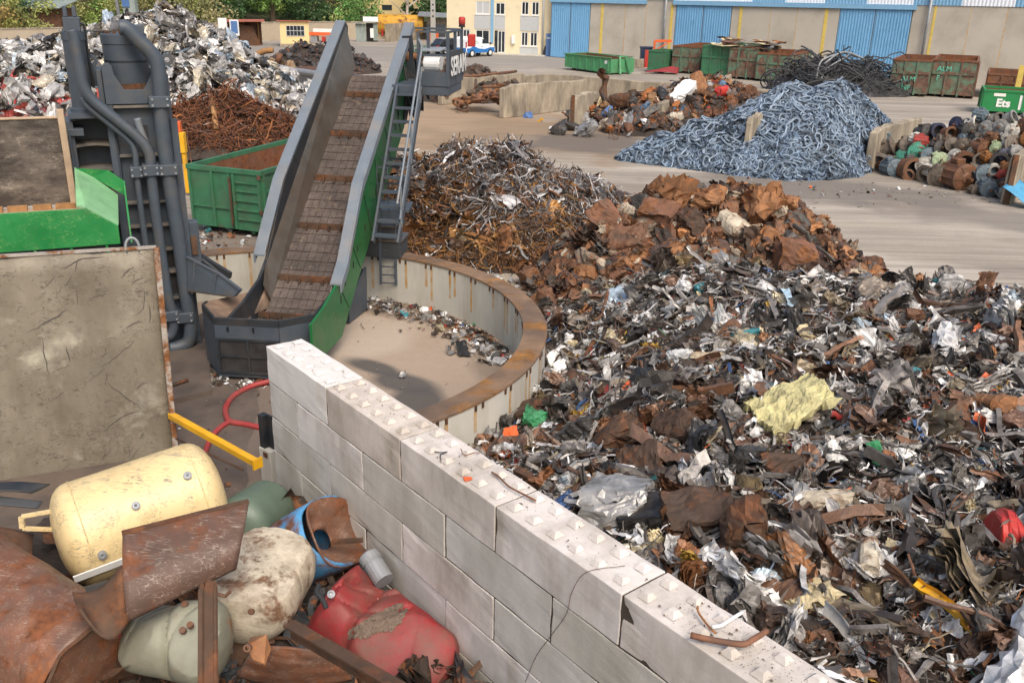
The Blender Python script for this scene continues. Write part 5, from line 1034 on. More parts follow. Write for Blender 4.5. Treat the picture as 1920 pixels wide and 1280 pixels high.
hd = cones([(-13.6, 44, 2.35), (-15.2, 43.2, 1.9), (-12.0, 43.6, 1.4), (-10.9, 43.2, .8), (-16.5, 42, 1.5)], .62, .15, 1.7, 6.)
hb = cones([(10.4, 58, 2.3), (12.2, 58.6, 2.5), (13.6, 59, 2.0), (8.6, 57.4, 1.7), (6.8, 57.4, 1.3), (5.2, 57.0, .9), (4, 56.4, .6), (6.4, 52.8, .8), (7.8, 52.4, .7), (9.6, 54.5, .9)], .75, .2, 1.6, 7.)
MIX = pickcol([('#55524f', 8), ('#77746f', 9), ('#a09d99', 9), ('#c9c7c3', 8), ('#f0efec', 9), ('#6a4f40', 6), ('#54453b', 7), ('#35322f', 3), ('#8f6242', 4), ('#a8382f', 1.0), ('#c9653a', 1.0), ('#4a6a9c', .7), ('#3f8088', .5), ('#c9a046', .9), ('#4f8a66', .3), ('#aebfca', 1.6), ('#c9bc9c', 2.4), ('#8a7e70', 5)])
BRN = pickcol([('#4b3b30', 8), ('#674c38', 8), ('#80593c', 7), ('#9a6a42', 4), ('#5b5650', 6), ('#8a857d', 5), ('#c9c4b9', 3.5), ('#2d2824', 4), ('#a8382f', .4), ('#b9964a', .5), ('#7d6a58', 4)])
def mixcol(x, y, g):
    b_ = sm((9.5-y)/5.5)*.62+.08
    return BRN(x, y, g) if g.rand() < b_ else MIX(x, y, g)
RSTC = pickcol([('#7a5840', 8), ('#8f6543', 6), ('#6c4c38', 8), ('#54413a', 6), ('#a8754a', 3), ('#827363', 5), ('#b8ab96', 3.5), ('#5d5b57', 5), ('#3d332c', 4)])
heap_base('scrap_mound', hm, -2, 17, 2.6, 24.5, .14, 'heap_core', 'dark compacted core of the mixed shredder scrap heap', 'scrap')
gg = np.random.RandomState(77)
wv = lambda x, y: np.clip(9/(np.hypot(x, y)), .28, 1)*np.where(x > .62*y+1.6, .25, 1.)
pts = rpts(hm, -2, 14, 3.2, 23.5, 15500, 5, .02, wv)
dist = np.hypot(pts[:, 0], pts[:, 1]); sizes = np.exp(gg.normal(-1.72, .55, len(pts)))*np.where(dist > 12, 1.12, 1.0); sizes = np.clip(sizes, .05, .62)
K1 = {'sheet': 4, 'strip': 7, 'block': 1.4, 'tube': 2.6, 'chan': 4, 'bundle': 3.2, 'curl': 3, 'rod': 3}
o = scatter('shredded_scrap', hm, pts, sizes, K1, mixcol, 'scrap_mix', .5, (-.02, .09), 3, 10); tag(o, 'countless small pieces of mixed shredded scrap metal covering the large heap behind the white wall', 'scrap', kind='stuff')
pts = rpts(hm, -2, 14, 3.2, 22.5, 3600, 15, .05, wv); q_ = hit(1478, 785, hm); pts = pts[np.hypot(pts[:, 0]-q_[0], pts[:, 1]-q_[1]) > .75]
o = scatter('long_scrap', hm, pts, np.clip(np.exp(gg.normal(-.55, .32, len(pts)))*np.where(np.hypot(pts[:, 0], pts[:, 1]) > 12, .95, .85), .3, 1.1), {'strip': 6, 'tube': 2.4, 'chan': 4, 'curl': 2.5, 'rod': 3, 'bundle': 1.4}, pickcol([('#67625d', 7), ('#837d77', 8), ('#a09b95', 7), ('#c9c6c2', 5), ('#6b5242', 7), ('#7d5a42', 5), ('#4d433c', 6), ('#f0eeea', 4), ('#94866f', 3)]), 'scrap_mix', .33, (.0, .12), 83, 12); tag(o, 'tangled long strips, tubes and bars of grey and brown scrap in the large heap behind the white wall', 'scrap', kind='stuff')
pts = rpts(hm, -2, 14, 3.2, 22.5, 7000, 25, .02, wv)
o = scatter('fine_scrap', hm, pts, np.clip(np.exp(gg.normal(-1.75, .4, len(pts))), .06, .4), {'strip': 5, 'tube': 1.5, 'chan': 2, 'curl': 3, 'rod': 4, 'sheet': 1.5}, mixcol, 'scrap_mix', .45, (.03, .16), 87, 12); tag(o, 'fine shreds and wires lying on top of the large mixed heap', 'scrap', kind='stuff')
heap_base('rust_mound', hr_a, -.2, 11, 20.4, 29, .16, 'heap_core', 'dark core of the heap of crushed rusty drums', 'scrap')
pts = rpts(hr_a, 0, 10.5, 20.6, 28, 3200, 6, .03, lambda x, y: np.where(y > 26.4, .25, 1.))
o = scatter('rusty_scrap', hr_a, pts, np.clip(np.exp(gg.normal(-1.05, .42, len(pts))), .1, .75), {'sheet': 6, 'bale': 5, 'bundle': 5, 'strip': 3, 'chan': 1.5, 'can': .6}, RSTC, 'scrap_rust', .55, (-.03, .1), 9, 10); tag(o, 'many small crushed rusty sheets filling the rust brown heap', 'scrap', kind='stuff')
TUC = lambda x, y, g: (np.array(lin(g.choice(['#6d6a6a', '#8f8c8c', '#b5b3b2', '#4b4847', '#5b4a42', '#dcdad8'])) if g.rand() < .12+.62*sm((float(ht(x, y))-.75+.25*(x+1)+.35*wave(x, y, 1.3))/1.2) else lin(g.choice(['#7a5130', '#94683c', '#5b4129', '#a67a45', '#4a3524'])))*g.uniform(.6, 1.15))
heap_base('turnings_mound', ht, -7, 5, 24.6, 34, .16, 'heap_core', 'dark core of the heap of steel offcuts behind the ring wall', 'scrap')
pts = rpts(ht, -6, 4.6, 25, 33.2, 8200, 7, .02, lambda x, y: np.where(y > 30.8, .2, 1.))
o = scatter('steel_offcuts', ht, pts, np.clip(np.exp(gg.normal(-.65, .35, len(pts))), .2, 1.0), {'curl': 6, 'rod': 5, 'strip': 1.6, 'sheet': .35, 'tube': .6}, TUC, 'curl_steel', .42, (-.02, .14), 13, 12); tag(o, 'tangled mass of curled grey and brown steel offcuts behind the ring wall', 'scrap', kind='stuff')
heap_base('chain_mound', hc, 2, 22, 36.5, 49, .2, 'chain_core' if 'chain_core' in MT else 'dark_dust', 'dusty core of the heap of blue grey chains', 'scrap')
def linkgeo(a=.115, b=.095, r=.030, n=14, m=5):
    V = []; T = np.arange(n)*2*math.pi/n
    for t in T:
        c = np.array([math.cos(t)*b+math.copysign(a, math.cos(t))*min(1, abs(math.cos(t))*3), math.sin(t)*b, 0]); nr = np.array([math.cos(t), math.sin(t), 0])
        for j in range(m): q = 2*math.pi*j/m; V.append(c+nr*r*math.cos(q)+np.array([0, 0, r*math.sin(q)]))
    return np.array(V), np.array([(i*m+j, ((i+1) % n)*m+j, ((i+1) % n)*m+(j+1) % m, i*m+(j+1) % m) for i in range(n) for j in range(m)])
LV, LF = linkgeo()
def chain_rot(x, y, g): return align(nrm(hc, x, y, .2))@rotm(g.uniform(0, 6.28), g.normal(0, .32), g.uniform(0, 6.28), g.normal(0, .25))
pts = rpts(hc, 2.5, 21.5, 38.5, 47.5, 11500, 8, .0, lambda x, y: np.where(y > 45.6, .3, 1.))
g = np.random.RandomState(31); Vs = []; Fs = []; Cs = []
CC = [lin(c) for c in ('#62758a', '#74879b', '#4b5b6c', '#8c9dae', '#3b4752')]
for i, (x, y) in enumerate(pts):
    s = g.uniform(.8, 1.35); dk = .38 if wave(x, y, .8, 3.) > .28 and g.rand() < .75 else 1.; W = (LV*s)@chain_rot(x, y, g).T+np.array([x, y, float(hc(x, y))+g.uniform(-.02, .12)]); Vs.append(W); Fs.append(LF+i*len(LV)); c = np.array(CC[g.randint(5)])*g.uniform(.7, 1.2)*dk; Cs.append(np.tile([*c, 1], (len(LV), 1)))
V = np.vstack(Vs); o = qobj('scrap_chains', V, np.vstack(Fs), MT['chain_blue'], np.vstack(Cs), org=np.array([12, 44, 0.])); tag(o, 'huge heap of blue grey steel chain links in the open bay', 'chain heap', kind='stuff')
me = qmesh('chain_link', LV, LF, MT['chain_blue'], np.tile([*lin('#8595a5'), 1], (len(LV), 1)))
pts = rpts(hc, 4, 20, 39.8, 45, 290, 9, .02)
for x, y in pts:
    o = bpy.data.objects.new('chain_link', me); COL.objects.link(o); o.matrix_world = Matrix.Translation((x, y, float(hc(x, y))+g.uniform(.14, .24))) @ Matrix(chain_rot(x, y, g).tolist()).to_4x4() @ Matrix.Scale(g.uniform(1.25, 1.7), 4); tag(o, 'loose oval blue grey chain link on the surface of the chain heap', 'chain link', 'loose chain links on the chain heap')
heap_base('aluminium_mound', ha, -46, -10, 42, 66, .4, 'heap_core', 'dark core of the tall heap of pale aluminium scrap', 'scrap')
ALC = lambda x, y, g: (np.array(lin(g.choice(['#9a3f39', '#a84e46', '#d8d6d2', '#2d2b2b', '#77706a', '#6f302d', '#b5b2ad']) if (y < 48.5 and x < -21 and g.rand() < .75) else g.choice(['#dcdad6', '#c4c2be', '#a9a7a5', '#8f8d8b', '#6b6866', '#cabfa9', '#7f7362', '#3d3a38', '#9fadb8'])))*g.uniform(.75, 1.1))
pts = rpts(ha, -45, -11, 43, 62, 6500, 10, .05, lambda x, y: np.where(y > 58.5, .25, 1.))
o = scatter('aluminium_scrap', ha, pts, np.clip(np.exp(gg.normal(-.5, .45, len(pts))), .2, 1.5), {'sheet': 5, 'tube': 3, 'chan': 4, 'block': 2, 'strip': 5, 'bundle': 3}, ALC, 'scrap_alu', .6, (-.05, .25), 17, 10); tag(o, 'tall heap of pale bent aluminium sheets and profiles behind the press', 'scrap', kind='stuff')
heap_base('rod_mound', hd, -20, -8.5, 40, 48, .25, 'heap_core', 'dark core of the heap of rusty brown rods', 'scrap')
pts = rpts(hd, -19, -9, 40.4, 46.5, 3000, 11, .02)
o = scatter('rusty_rods', hd, pts, np.clip(np.exp(gg.normal(.05, .35, len(pts))), .4, 1.9), {'rod': 6, 'curl': 4, 'strip': .6}, pickcol([('#6d4028', 6), ('#85502d', 5), ('#553321', 5), ('#9a6338', 2), ('#3d2a20', 3), ('#c9bfae', .25)]), 'scrap_rust', .35, (-.02, .2), 19, 12); tag(o, 'matted heap of thin rusty brown rods behind the green bin', 'scrap', kind='stuff')
heap_base('bay_mound', hb, 2, 16.5, 51, 62, .2, 'heap_core', 'dark core of the mixed machine scrap pile between the old bay walls', 'scrap')
pts = rpts(hb, 2.4, 15.5, 51.5, 60.5, 1100, 12, .04)
o = scatter('bay_scrap', hb, pts, np.clip(np.exp(gg.normal(-.7, .45, len(pts))), .15, 1.0), {'sheet': 3, 'block': 4, 'chan': 3, 'tube': 2, 'strip': 2, 'can': 2}, pickcol([('#4a3a2f', 6), ('#6d4a34', 6), ('#3d3d3d', 5), ('#8a6a4a', 3), ('#cfc5b0', 2), ('#76706a', 4), ('#a5642f', 3), ('#4a6a86', 1), ('#c0402f', .5)]), 'scrap_rust', .6, (-.04, .15), 23, 9); tag(o, 'small machine scrap filling the pile between the old bay walls', 'scrap', kind='stuff')

# ---------------- individual pieces, each labelled by look and neighbour
USED = set(); ANCH = []
FORM = {'bale': ('crushed', 'bale'), 'sheet': ('crumpled', 'sheet'), 'strip': ('bent', 'strip'), 'block': ('crushed', 'lump'), 'tube': ('bent', 'tube'), 'chan': ('bent', 'channel bar'), 'wire': ('tangled', 'wire ball'), 'can': ('crushed', 'drum'), 'bundle': ('folded', 'sheet bundle'), 'curl': ('curled', 'offcut'), 'rod': ('bent', 'rod')}
def autolabel(kind, colour, px, py, spx, tilt, anch, g, where):
    adj, noun = FORM[kind]; D_ = sorted(anch, key=lambda a: (a[0]-px)**2+(a[1]-py)**2); big = 'large ' if spx > 62 else ('small ' if spx < 34 else '')
    rel = lambda a: 'below' if py-a[1] > abs(px-a[0]) else ('above' if a[1]-py > abs(px-a[0]) else 'beside')
    t_ = ' tilted up' if tilt > .6 else (' lying flat' if tilt < .2 else '')
    C_ = [f"{colour} {adj} {noun} {rel(D_[0])} {D_[0][2]}", f"{big}{colour} {adj} {noun} {rel(D_[0])} {D_[0][2]}", f"{colour} {adj} {noun}{t_} {rel(D_[0])} {D_[0][2]}", f"{colour} {adj} {noun} between {D_[0][2]} and {D_[1][2]}", f"{big}{colour} {adj} {noun}{t_} {rel(D_[0])} {D_[0][2]}", f"{colour} {adj} {noun} between {D_[1][2]} and {D_[2][2]}", f"{big}{colour} {adj} {noun} between {D_[0][2]} and {D_[1][2]}", f"{colour} {adj} {noun} {rel(D_[1])} {D_[1][2]}", f"{big}{colour} {adj} {noun}{t_} {rel(D_[1])} {D_[1][2]}", f"{colour} {adj} {noun} {rel(D_[2])} {D_[2][2]}"]
    for c in C_:
        if c not in USED and len(c.split()) <= 16: USED.add(c); return c
    return C_[1]
def hero(kind, colour, px, py, spx, lab, h, group, tilt=.35, yaw=None, asp=(1, 1, 1), seed=0, m=None, up=.0, yr=(4, 80), sub=None):
    AVOID.setdefault(h, []).append((px, py, spx*1.1)); p = hit(px, py, h, *yr); s = spx/ppm(p); g = np.random.RandomState(seed+int(px)*7+int(py)); Rm = align(nrm(h, p[0], p[1], .2))@rotm(g.uniform(0, 6.28) if yaw is None else yaw, tilt, g.uniform(0, 6.28), 0)
    return piece(kind, colour, p+np.array([0, 0, s*.2*asp[2]+up+(.07 if h is hm else 0)]), s, Rm, lab, group, g, sub, asp, m)
def inpoly(x, y, P):
    c = False; j = len(P)-1
    for i in range(len(P)):
        if (P[i][1] > y) != (P[j][1] > y) and x < (P[j][0]-P[i][0])*(y-P[i][1])/(P[j][1]-P[i][1])+P[i][0]: c = not c
        j = i
    return c
AVOID = {}
def auto(n, poly, h, ktab, ctab, smin, smax, anch, group, seed, yr=(4, 80), tl=.4, where=''):
    g = np.random.RandomState(seed); xs = [p[0] for p in poly]; ys_ = [p[1] for p in poly]; K_ = list(ktab); kp = np.array([ktab[q] for q in K_], float); kp /= kp.sum(); placed = list(AVOID.get(h, [])); n += len(placed); tries = 0
    while len(placed) < n and tries < n*60:
        tries += 1; x, y = g.uniform(min(xs), max(xs)), g.uniform(min(ys_), max(ys_))
        if not inpoly(x, y, poly): continue
        f = (y-min(ys_))/(max(ys_)-min(ys_)); spx = math.exp(g.uniform(math.log(smin), math.log(smax)))*(.75+.75*f)
        if any((a-x)**2+(b_-y)**2 < ((s_+spx)*.30)**2 for a, b_, s_ in placed): continue
        p = hit(x, y, h, *yr)
        if p[2] < .01: continue
        placed.append((x, y, spx)); ct = ctab(f) if callable(ctab) else ctab; C_ = list(ct); cp = np.array([ct[q] for q in C_], float); cp /= cp.sum(); kd = K_[g.choice(len(K_), p=kp)]; c = C_[g.choice(len(C_), p=cp)]
        tilt = abs(g.normal(0, tl)); s = spx/ppm(p)*(1.3 if kd in ('strip', 'tube', 'chan', 'rod', 'curl') else 1); Rm = align(nrm(h, p[0], p[1], .2))@rotm(g.uniform(0, 6.28), tilt, g.uniform(0, 6.28), g.normal(0, .3))
        piece(kd, c, p+np.array([0, 0, s*g.uniform(.1, .22)+(.05 if h is hm else 0)]), s, Rm, autolabel(kd, c, x, y, spx, tilt, anch, g, where), group, g)
MG = 'pieces on the mixed shredder scrap heap'
mk('insulation', col=lin('#cdc590'), var=.16, scale=4, rough=.95, dirt=.42, dcol=lin('#827a5c'), dscale=3, bump=.8, bscale=16)
HM = [  # kind, colour, px, py, size px, label, tilt, asp, mat
 ('strip', 'rusty brown', 1440, 790, 120, 'rusty steel strip lying across the pale yellow insulation slab', .5, (1, 1.5, 1), None),
 ('block', 'rusty brown', 1157, 845, 88, 'round rusty brown crushed lump above the white wall', .2, (1, 1.2, 1.4), 'rust_dark'),
 ('sheet', 'orange', 962, 838, 60, 'bright orange bent panel near the ring wall foot', .6, (1, .8, .6), 'orange_paint'),
 ('sheet', 'white', 945, 852, 55, 'white bent panel under the bright orange panel near the ring wall', .5, (1, .8, .6), None),
 ('sheet', 'orange', 1092, 865, 58, 'orange torn bracket above the white wall third joint', .5, (1, .5, .6), 'orange_paint'),
 ('can', 'red', 1872, 1045, 120, 'dented red orange steel dish at the right edge of the heap', .7, (.5, 1.2, 1.2), 'red_paint'),
 ('sheet', 'rusty brown', 1545, 1062, 105, 'torn flat ochre rust plate standing upright in the near heap', 1.2, (1, 1.2, .12), 'rust_orange'),
 ('can', 'cream', 1622, 1075, 75, 'squashed off white metal can beside the torn ochre plate', .6, (1, 1, 1), 'dirty_cream'),
 ('chan', 'yellow', 1765, 1183, 150, 'yellow painted channel bar low in the near heap', .15, (1, 1.2, 1), 'yellow_paint'),
 ('block', 'dark brown', 1390, 1030, 110, 'crushed dark brown drum just beyond the white wall', .3, (1, 1.2, 1.6), 'rust_dark'),
 ('block', 'teal', 1394, 648, 60, 'teal crushed panel near the top of the mixed heap', 1.2, (1, .8, .7), None),
 ('bundle', 'white', 1335, 632, 85, 'white crumpled bundle left of the teal panel', .3, (1, 1, 1), None),
 ('sheet', 'pale blue', 1478, 580, 70, 'pale blue white bent sheet at the foot of the rust heap', .6, (1, .8, 1), None),
 ('sheet', 'orange', 1830, 745, 70, 'vivid orange bent sheet on the right side of the heap', .6, (1, .9, .8), 'orange_paint'),
 ('can', 'orange rust', 1862, 780, 75, 'orange and grey crushed drum at the right side of the heap', .5, (1, .9, .9), 'rust_orange'),
 ('sheet', 'green', 1640, 880, 52, 'crumpled mint green rag in the middle of the heap', .3, (1, 1, 1.3), None),
 ('block', 'cream', 1545, 968, 105, 'cream and rust crumpled fender right of the crushed dark drum', .3, (1, .7, .7), 'dirty_cream'),
 ('sheet', 'silver grey', 1490, 965, 85, 'pale grey dented bowl shaped panel left of the cream fender', .8, (1, .8, .9), None),
 ('sheet', 'red', 1047, 826, 30, 'small crumpled red can near the orange panel', .4, (1, 1, 1.3), None),
 ('chan', 'dark grey', 1195, 790, 130, 'dark grey heavy beam leaning by the round rusty lump', .5, (1, 2.2, 2), None),
 ('strip', 'red', 1580, 805, 75, 'red and white bent strip right of the yellow insulation', .9, (1, 1.3, 1), None),
 ('sheet', 'silver grey', 1690, 985, 90, 'torn grey sheet with ragged corners in the near heap', .5, (1, 1.1, 1), None),
 ('sheet', 'dark brown', 1750, 985, 130, 'large dark brown flat sheet right of the torn grey sheet', .4, (1, .9, .5), None),
 ('tube', 'silver grey', 1800, 1040, 120, 'curved pale grey pipe left of the red dish', .6, (1, 1, 1), None),
 ('tube', 'silver grey', 1885, 1140, 110, 'silver grey exhaust pipe at the right edge of the near heap', .8, (1, 1, 1), None),
 ('chan', 'rusty brown', 1630, 1240, 130, 'brown rusty flat bar leaning at the bottom of the heap', .5, (1, 1.5, 1), None),
 ('chan', 'silver grey', 1590, 1225, 110, 'grey upright profile at the bottom of the heap', 1.1, (1, 1.5, 1), None),
 ('sheet', 'dark grey', 1625, 915, 100, 'curved brown grey ribbed panel above the torn grey sheet', .3, (1, .5, 1), None),
 ('bundle', 'silver grey', 1075, 940, 52, 'shiny crumpled foil bundle beyond the white wall', .4, (1, 1, 1), None),
 ('bundle', 'black', 1300, 870, 110, 'black crushed car body bundle left of the insulation slab', .3, (1, .8, .8), None),
 ('block', 'bronze', 1400, 935, 80, 'bronze brown crushed lump below the black bundle', .4, (1, 1, 1), None),
 ('sheet', 'yellow', 1660, 645, 30, 'small yellow sheet on the far slope of the mixed heap', .4, (1, .7, 1), None),
 ('sheet', 'white', 1780, 640, 40, 'white folded sheet at the far right edge of the heap', .6, (1, .9, 1), None),
 ('block', 'rusty brown', 1712, 612, 30, 'small rusty box at the end of the rust heap', .1, (1, 1, 1.6), None),
 ('sheet', 'orange', 1175, 742, 36, 'orange crumpled scrap above the dark grey beam', .4, (1, .9, 1), 'orange_paint'),
 ('bundle', 'yellow', 1218, 668, 45, 'yellow white striped block in the upper heap', .2, (1, .7, .8), None),
 ('block', 'white', 1075, 600, 60, 'car door with pale blue glass at the left end of the heap', .6, (1, .8, .5), None),
 ('sheet', 'red', 1028, 610, 30, 'red torn panel against the ring wall', .8, (1, .8, 1), None),
 ('strip', 'blue', 1022, 655, 45, 'blue strip standing against the ring wall', 1.2, (1, 1.6, 1), None)]
for kd, c, x, y, s, lab, tl, asp, mm in HM: hero(kd, c, x, y, s, lab, hm, MG, tl, None, asp, 1, MT[mm] if mm else None); USED.add(lab)
AVOID.setdefault(hm, []).append((1478, 785, 190)); p = hit(1478, 785, hm); g = np.random.RandomState(2); nx_, ny_ = 34, 24; X, Y = np.meshgrid(np.linspace(-.72, .72, nx_+1), np.linspace(-.5, .5, ny_+1)); V = np.stack([X.ravel(), Y.ravel(), 0*X.ravel()], 1)
V[:, 0] += .07*wave(V[:, 1], V[:, 0], 5., 1.)+.02*g.normal(0, 1, len(V)); V[:, 1] += .06*wave(V[:, 0], V[:, 1], 4., 2.)+.1*V[:, 0]; nz = np.array([abs(mn.noise(Vector((a*3.2, b*3.2, 1))))*.16+abs(mn.noise(Vector((a*7, b*7, 4))))*.09 for a, b in V[:, :2]]); V[:, 2] = .16-nz+.1*np.abs(V[:, 0]+.2)-.1*V[:, 0]**2-.15*np.abs(V[:, 1])
Rm = align(nrm(hm, p[0], p[1], .3))@rotm(.25, .25, 2.6, 0); o = bpy.data.objects.new('insulation_slab', qmesh('insulation_slab', V@Rm.T, np.array(gridf(nx_, ny_)), MT['insulation'])); COL.objects.link(o); o.location = Vector(p+[0, 0, .24]); o.scale = (.8, .85, .9); q = o.modifiers.new('t', 'SOLIDIFY'); q.thickness = .16; ORG[o] = p
tag(o, 'big torn slab of pale yellow insulation foam on the mixed scrap heap', 'insulation'); USED.add(o['label'])
AM = [(1478, 785, 'the yellow insulation slab'), (1157, 845, 'the round rusty lump'), (962, 838, 'the orange panel'), (1872, 1045, 'the red dish'), (1545, 1062, 'the ochre plate'), (1765, 1183, 'the yellow channel bar'), (1390, 1030, 'the crushed dark drum'), (1394, 648, 'the teal panel'), (1478, 580, 'the pale blue sheet'), (1845, 760, 'the vivid orange sheet'), (1640, 880, 'the mint green rag'), (1690, 985, 'the torn grey sheet'), (1300, 870, 'the black bundle'), (1018, 640, 'the ring wall'), (1240, 1060, 'the white wall'), (1780, 640, 'the white folded sheet'), (1610, 1235, 'the upright profile'), (1218, 668, 'the striped block'), (1075, 940, 'the foil bundle')]
CM = lambda f: {'dark grey': 7, 'silver grey': 7-2*f, 'white': 7-4*f, 'rusty brown': 2+5*f, 'dark brown': 3+4*f, 'black': 3-f, 'red': .8-.5*f, 'orange': .8-.4*f, 'blue': .6-.4*f, 'teal': .3-.2*f, 'yellow': .5, 'cream': 1.6, 'pale blue': 1.2-.8*f, 'orange rust': 1+1.5*f, 'green': .3, 'bronze': 1}
auto(250, [(1025, 590), (1130, 575), (1450, 580), (1640, 590), (1700, 615), (1920, 625), (1920, 1280), (1530, 1280), (1260, 1060), (1010, 900), (900, 815), (1015, 735)], hm, {'sheet': 4, 'strip': 4, 'block': 2.2, 'tube': 2.4, 'chan': 4, 'bundle': 4, 'wire': .8, 'can': .7}, CM, 26, 66, AM, MG, 41)
auto(34, [(930, 830), (1030, 720), (1250, 720), (1500, 760), (1560, 900), (1450, 1010), (1250, 1020), (1080, 930)], hm, {'bale': 5, 'bundle': 5, 'sheet': 2, 'chan': 1}, {'dark grey': 8, 'black': 6, 'silver grey': 3, 'white': 1, 'dark brown': 4}, 55, 92, AM, MG, 141, (4, 80), .25)
auto(22, [(1560, 800), (1900, 760), (1910, 1250), (1560, 1260), (1420, 1120)], hm, {'bale': 4, 'bundle': 4, 'sheet': 3, 'chan': 2, 'tube': 2}, {'dark grey': 5, 'rusty brown': 6, 'silver grey': 3, 'dark brown': 6, 'cream': 1}, 55, 90, AM, MG, 143, (4, 80), .3)
RG = 'pieces on the heap of crushed rusty drums'
HR_ = [('bundle', 'orange rust', 1425, 402, 78, 'tall orange rusty crushed drum at the top right of the rust heap', 1.0, (1, 1, 1.6), 'rust_orange'), ('bundle', 'orange rust', 1275, 385, 85, 'ribbed rusty radiator panel on top of the rust heap', 1.0, (1, .9, 1), 'rust_orange'), ('chan', 'black', 1385, 362, 60, 'black corrugated plate standing behind the rust heap top', .4, (1, 3, 1.5), None), ('bale', 'rusty brown', 1140, 430, 80, 'large brown folded sheet at the left shoulder of the rust heap', .6, (1, 1, .8), 'rust'), ('can', 'cream', 1372, 438, 70, 'crushed cream bucket in the middle of the rust heap', .5, (1, .9, .9), 'dirty_cream'), ('sheet', 'silver grey', 1340, 492, 95, 'grey crumpled hood panel across the rust heap', .3, (1, .9, .7), None), ('can', 'orange rust', 1445, 458, 52, 'round orange perforated rusty disc on the rust heap', 1.1, (.4, 1.2, 1.2), 'rust_orange'), ('bale', 'rusty brown', 1490, 500, 75, 'brown crushed barrel at the right flank of the rust heap', .4, (1, 1, 1.2), 'rust'), ('can', 'rusty brown', 1165, 545, 60, 'brown squashed drum above the ring end of the rust heap', .3, (1, 1, .8), 'rust'), ('bundle', 'rusty brown', 1040, 520, 65, 'perforated brown rusty tube bundle beside the pale ground', .3, (1, 1, .9), 'rust_dark'), ('block', 'cream', 1190, 505, 55, 'bent cream upright panel in the lower rust heap', 1.2, (1, .6, .6), 'dirty_cream'), ('sheet', 'cream', 1212, 570, 55, 'pale square rusted sheet at the foot of the rust heap', 1.0, (1, .9, .3), 'dirty_cream'), ('sheet', 'orange rust', 1255, 485, 70, 'bright orange rusted folded sheet in the rust heap centre', .4, (1, .8, .8), 'rust_orange'), ('sheet', 'dark grey', 1045, 550, 40, 'grey round ended plate lying near the pale ground', .2, (1, .6, .2), None), ('tube', 'dark grey', 1530, 495, 55, 'grey square duct at the right end of the rust heap', .2, (1, 3, 3), None), ('bale', 'rusty brown', 1235, 420, 70, 'orange brown crushed lump under the radiator panel', .4, (1, 1, 1), 'rust'), ('bale', 'orange rust', 1330, 385, 70, 'orange crushed cabinet between the radiator panel and the tall drum', .5, (1, 1, 1), 'rust_orange')]
for kd, c, x, y, s, lab, tl, asp, mm in HR_: hero(kd, c, x, y, s, lab, hr_a, RG, tl, None, asp, 2, MT[mm] if mm else None, 0, (18, 34)); USED.add(lab)
AR_ = [(1420, 395, 'the tall orange drum'), (1275, 378, 'the ribbed radiator panel'), (1140, 430, 'the brown folded sheet'), (1372, 438, 'the crushed cream bucket'), (1340, 492, 'the grey hood panel'), (1445, 458, 'the perforated disc'), (1490, 500, 'the brown crushed barrel'), (1165, 545, 'the squashed drum'), (1040, 520, 'the rusty tube bundle'), (1190, 505, 'the cream upright panel'), (1212, 570, 'the pale square sheet'), (1580, 540, 'the tail of the rust heap')]
auto(125, [(1000, 560), (1040, 490), (1110, 410), (1210, 365), (1450, 362), (1470, 430), (1560, 500), (1600, 560), (1680, 600), (1560, 585), (1250, 590), (1060, 600)], hr_a, {'sheet': 6, 'bale': 4, 'bundle': 8, 'can': .8, 'chan': 1, 'strip': 1}, {'orange rust': 4, 'rusty brown': 7, 'dark brown': 7, 'cream': .7, 'dark grey': 3, 'silver grey': 2, 'bronze': 2, 'orange': .3}, 34, 72, AR_, RG, 43, (18, 34), .5)
TG = 'larger offcuts on the steel offcut heap'
AT = [(760, 300, 'the platform stairs'), (720, 400, 'the caged ladder'), (890, 265, 'the peak of the offcut heap'), (1110, 360, 'the right end of the offcut heap'), (930, 470, 'the front foot of the offcut heap'), (810, 480, 'the ballast boxes'), (900, 380, 'the middle of the offcut heap'), (1010, 320, 'the right shoulder of the offcut heap')]
auto(80, [(770, 290), (860, 262), (960, 275), (1060, 330), (1120, 370), (1110, 420), (1000, 470), (900, 495), (780, 465)], ht, {'curl': 4, 'rod': 3, 'sheet': 2, 'strip': 2, 'tube': 1}, lambda f: {'silver grey': 6-4*f, 'dark grey': 4, 'rusty brown': 1+5*f, 'bronze': 2, 'orange rust': 2*f, 'white': .6}, 22, 48, AT, TG, 47, (22, 40), .45)
AG = 'larger pieces on the aluminium scrap heap'
AA = [(60, 180, 'the red painted scrap'), (230, 60, 'the summit of the aluminium heap'), (145, 120, 'the press side ram'), (420, 150, 'the right foot of the aluminium heap'), (330, 110, 'the press main pipe'), (30, 110, 'the left end of the aluminium heap'), (400, 200, 'the rusty rod heap'), (350, 60, 'the right shoulder of the aluminium heap')]
auto(95, [(0, 120), (60, 75), (200, 42), (270, 38), (330, 60), (400, 110), (460, 180), (400, 190), (320, 180), (120, 215), (0, 215)], ha, {'sheet': 6, 'chan': 2, 'tube': 2, 'bundle': 2, 'strip': 2}, {'white': 5, 'silver grey': 6, 'cream': 2, 'dark grey': 2, 'pale blue': .4}, 15, 34, AA, AG, 53, (40, 64), .6)
auto(22, [(0, 160), (60, 158), (130, 178), (128, 215), (0, 220)], ha, {'sheet': 3, 'block': 4, 'chan': 1}, {'red': 5, 'dark grey': 3, 'white': 1.5, 'orange': .6}, 14, 28, [(20, 190, 'the left frame edge'), (120, 190, 'the press side ram'), (60, 215, 'the charging box plate')], 'red and grey pieces at the aluminium heap foot', 59, (40, 64), .6)
DG = 'larger rods on the rusty rod heap'
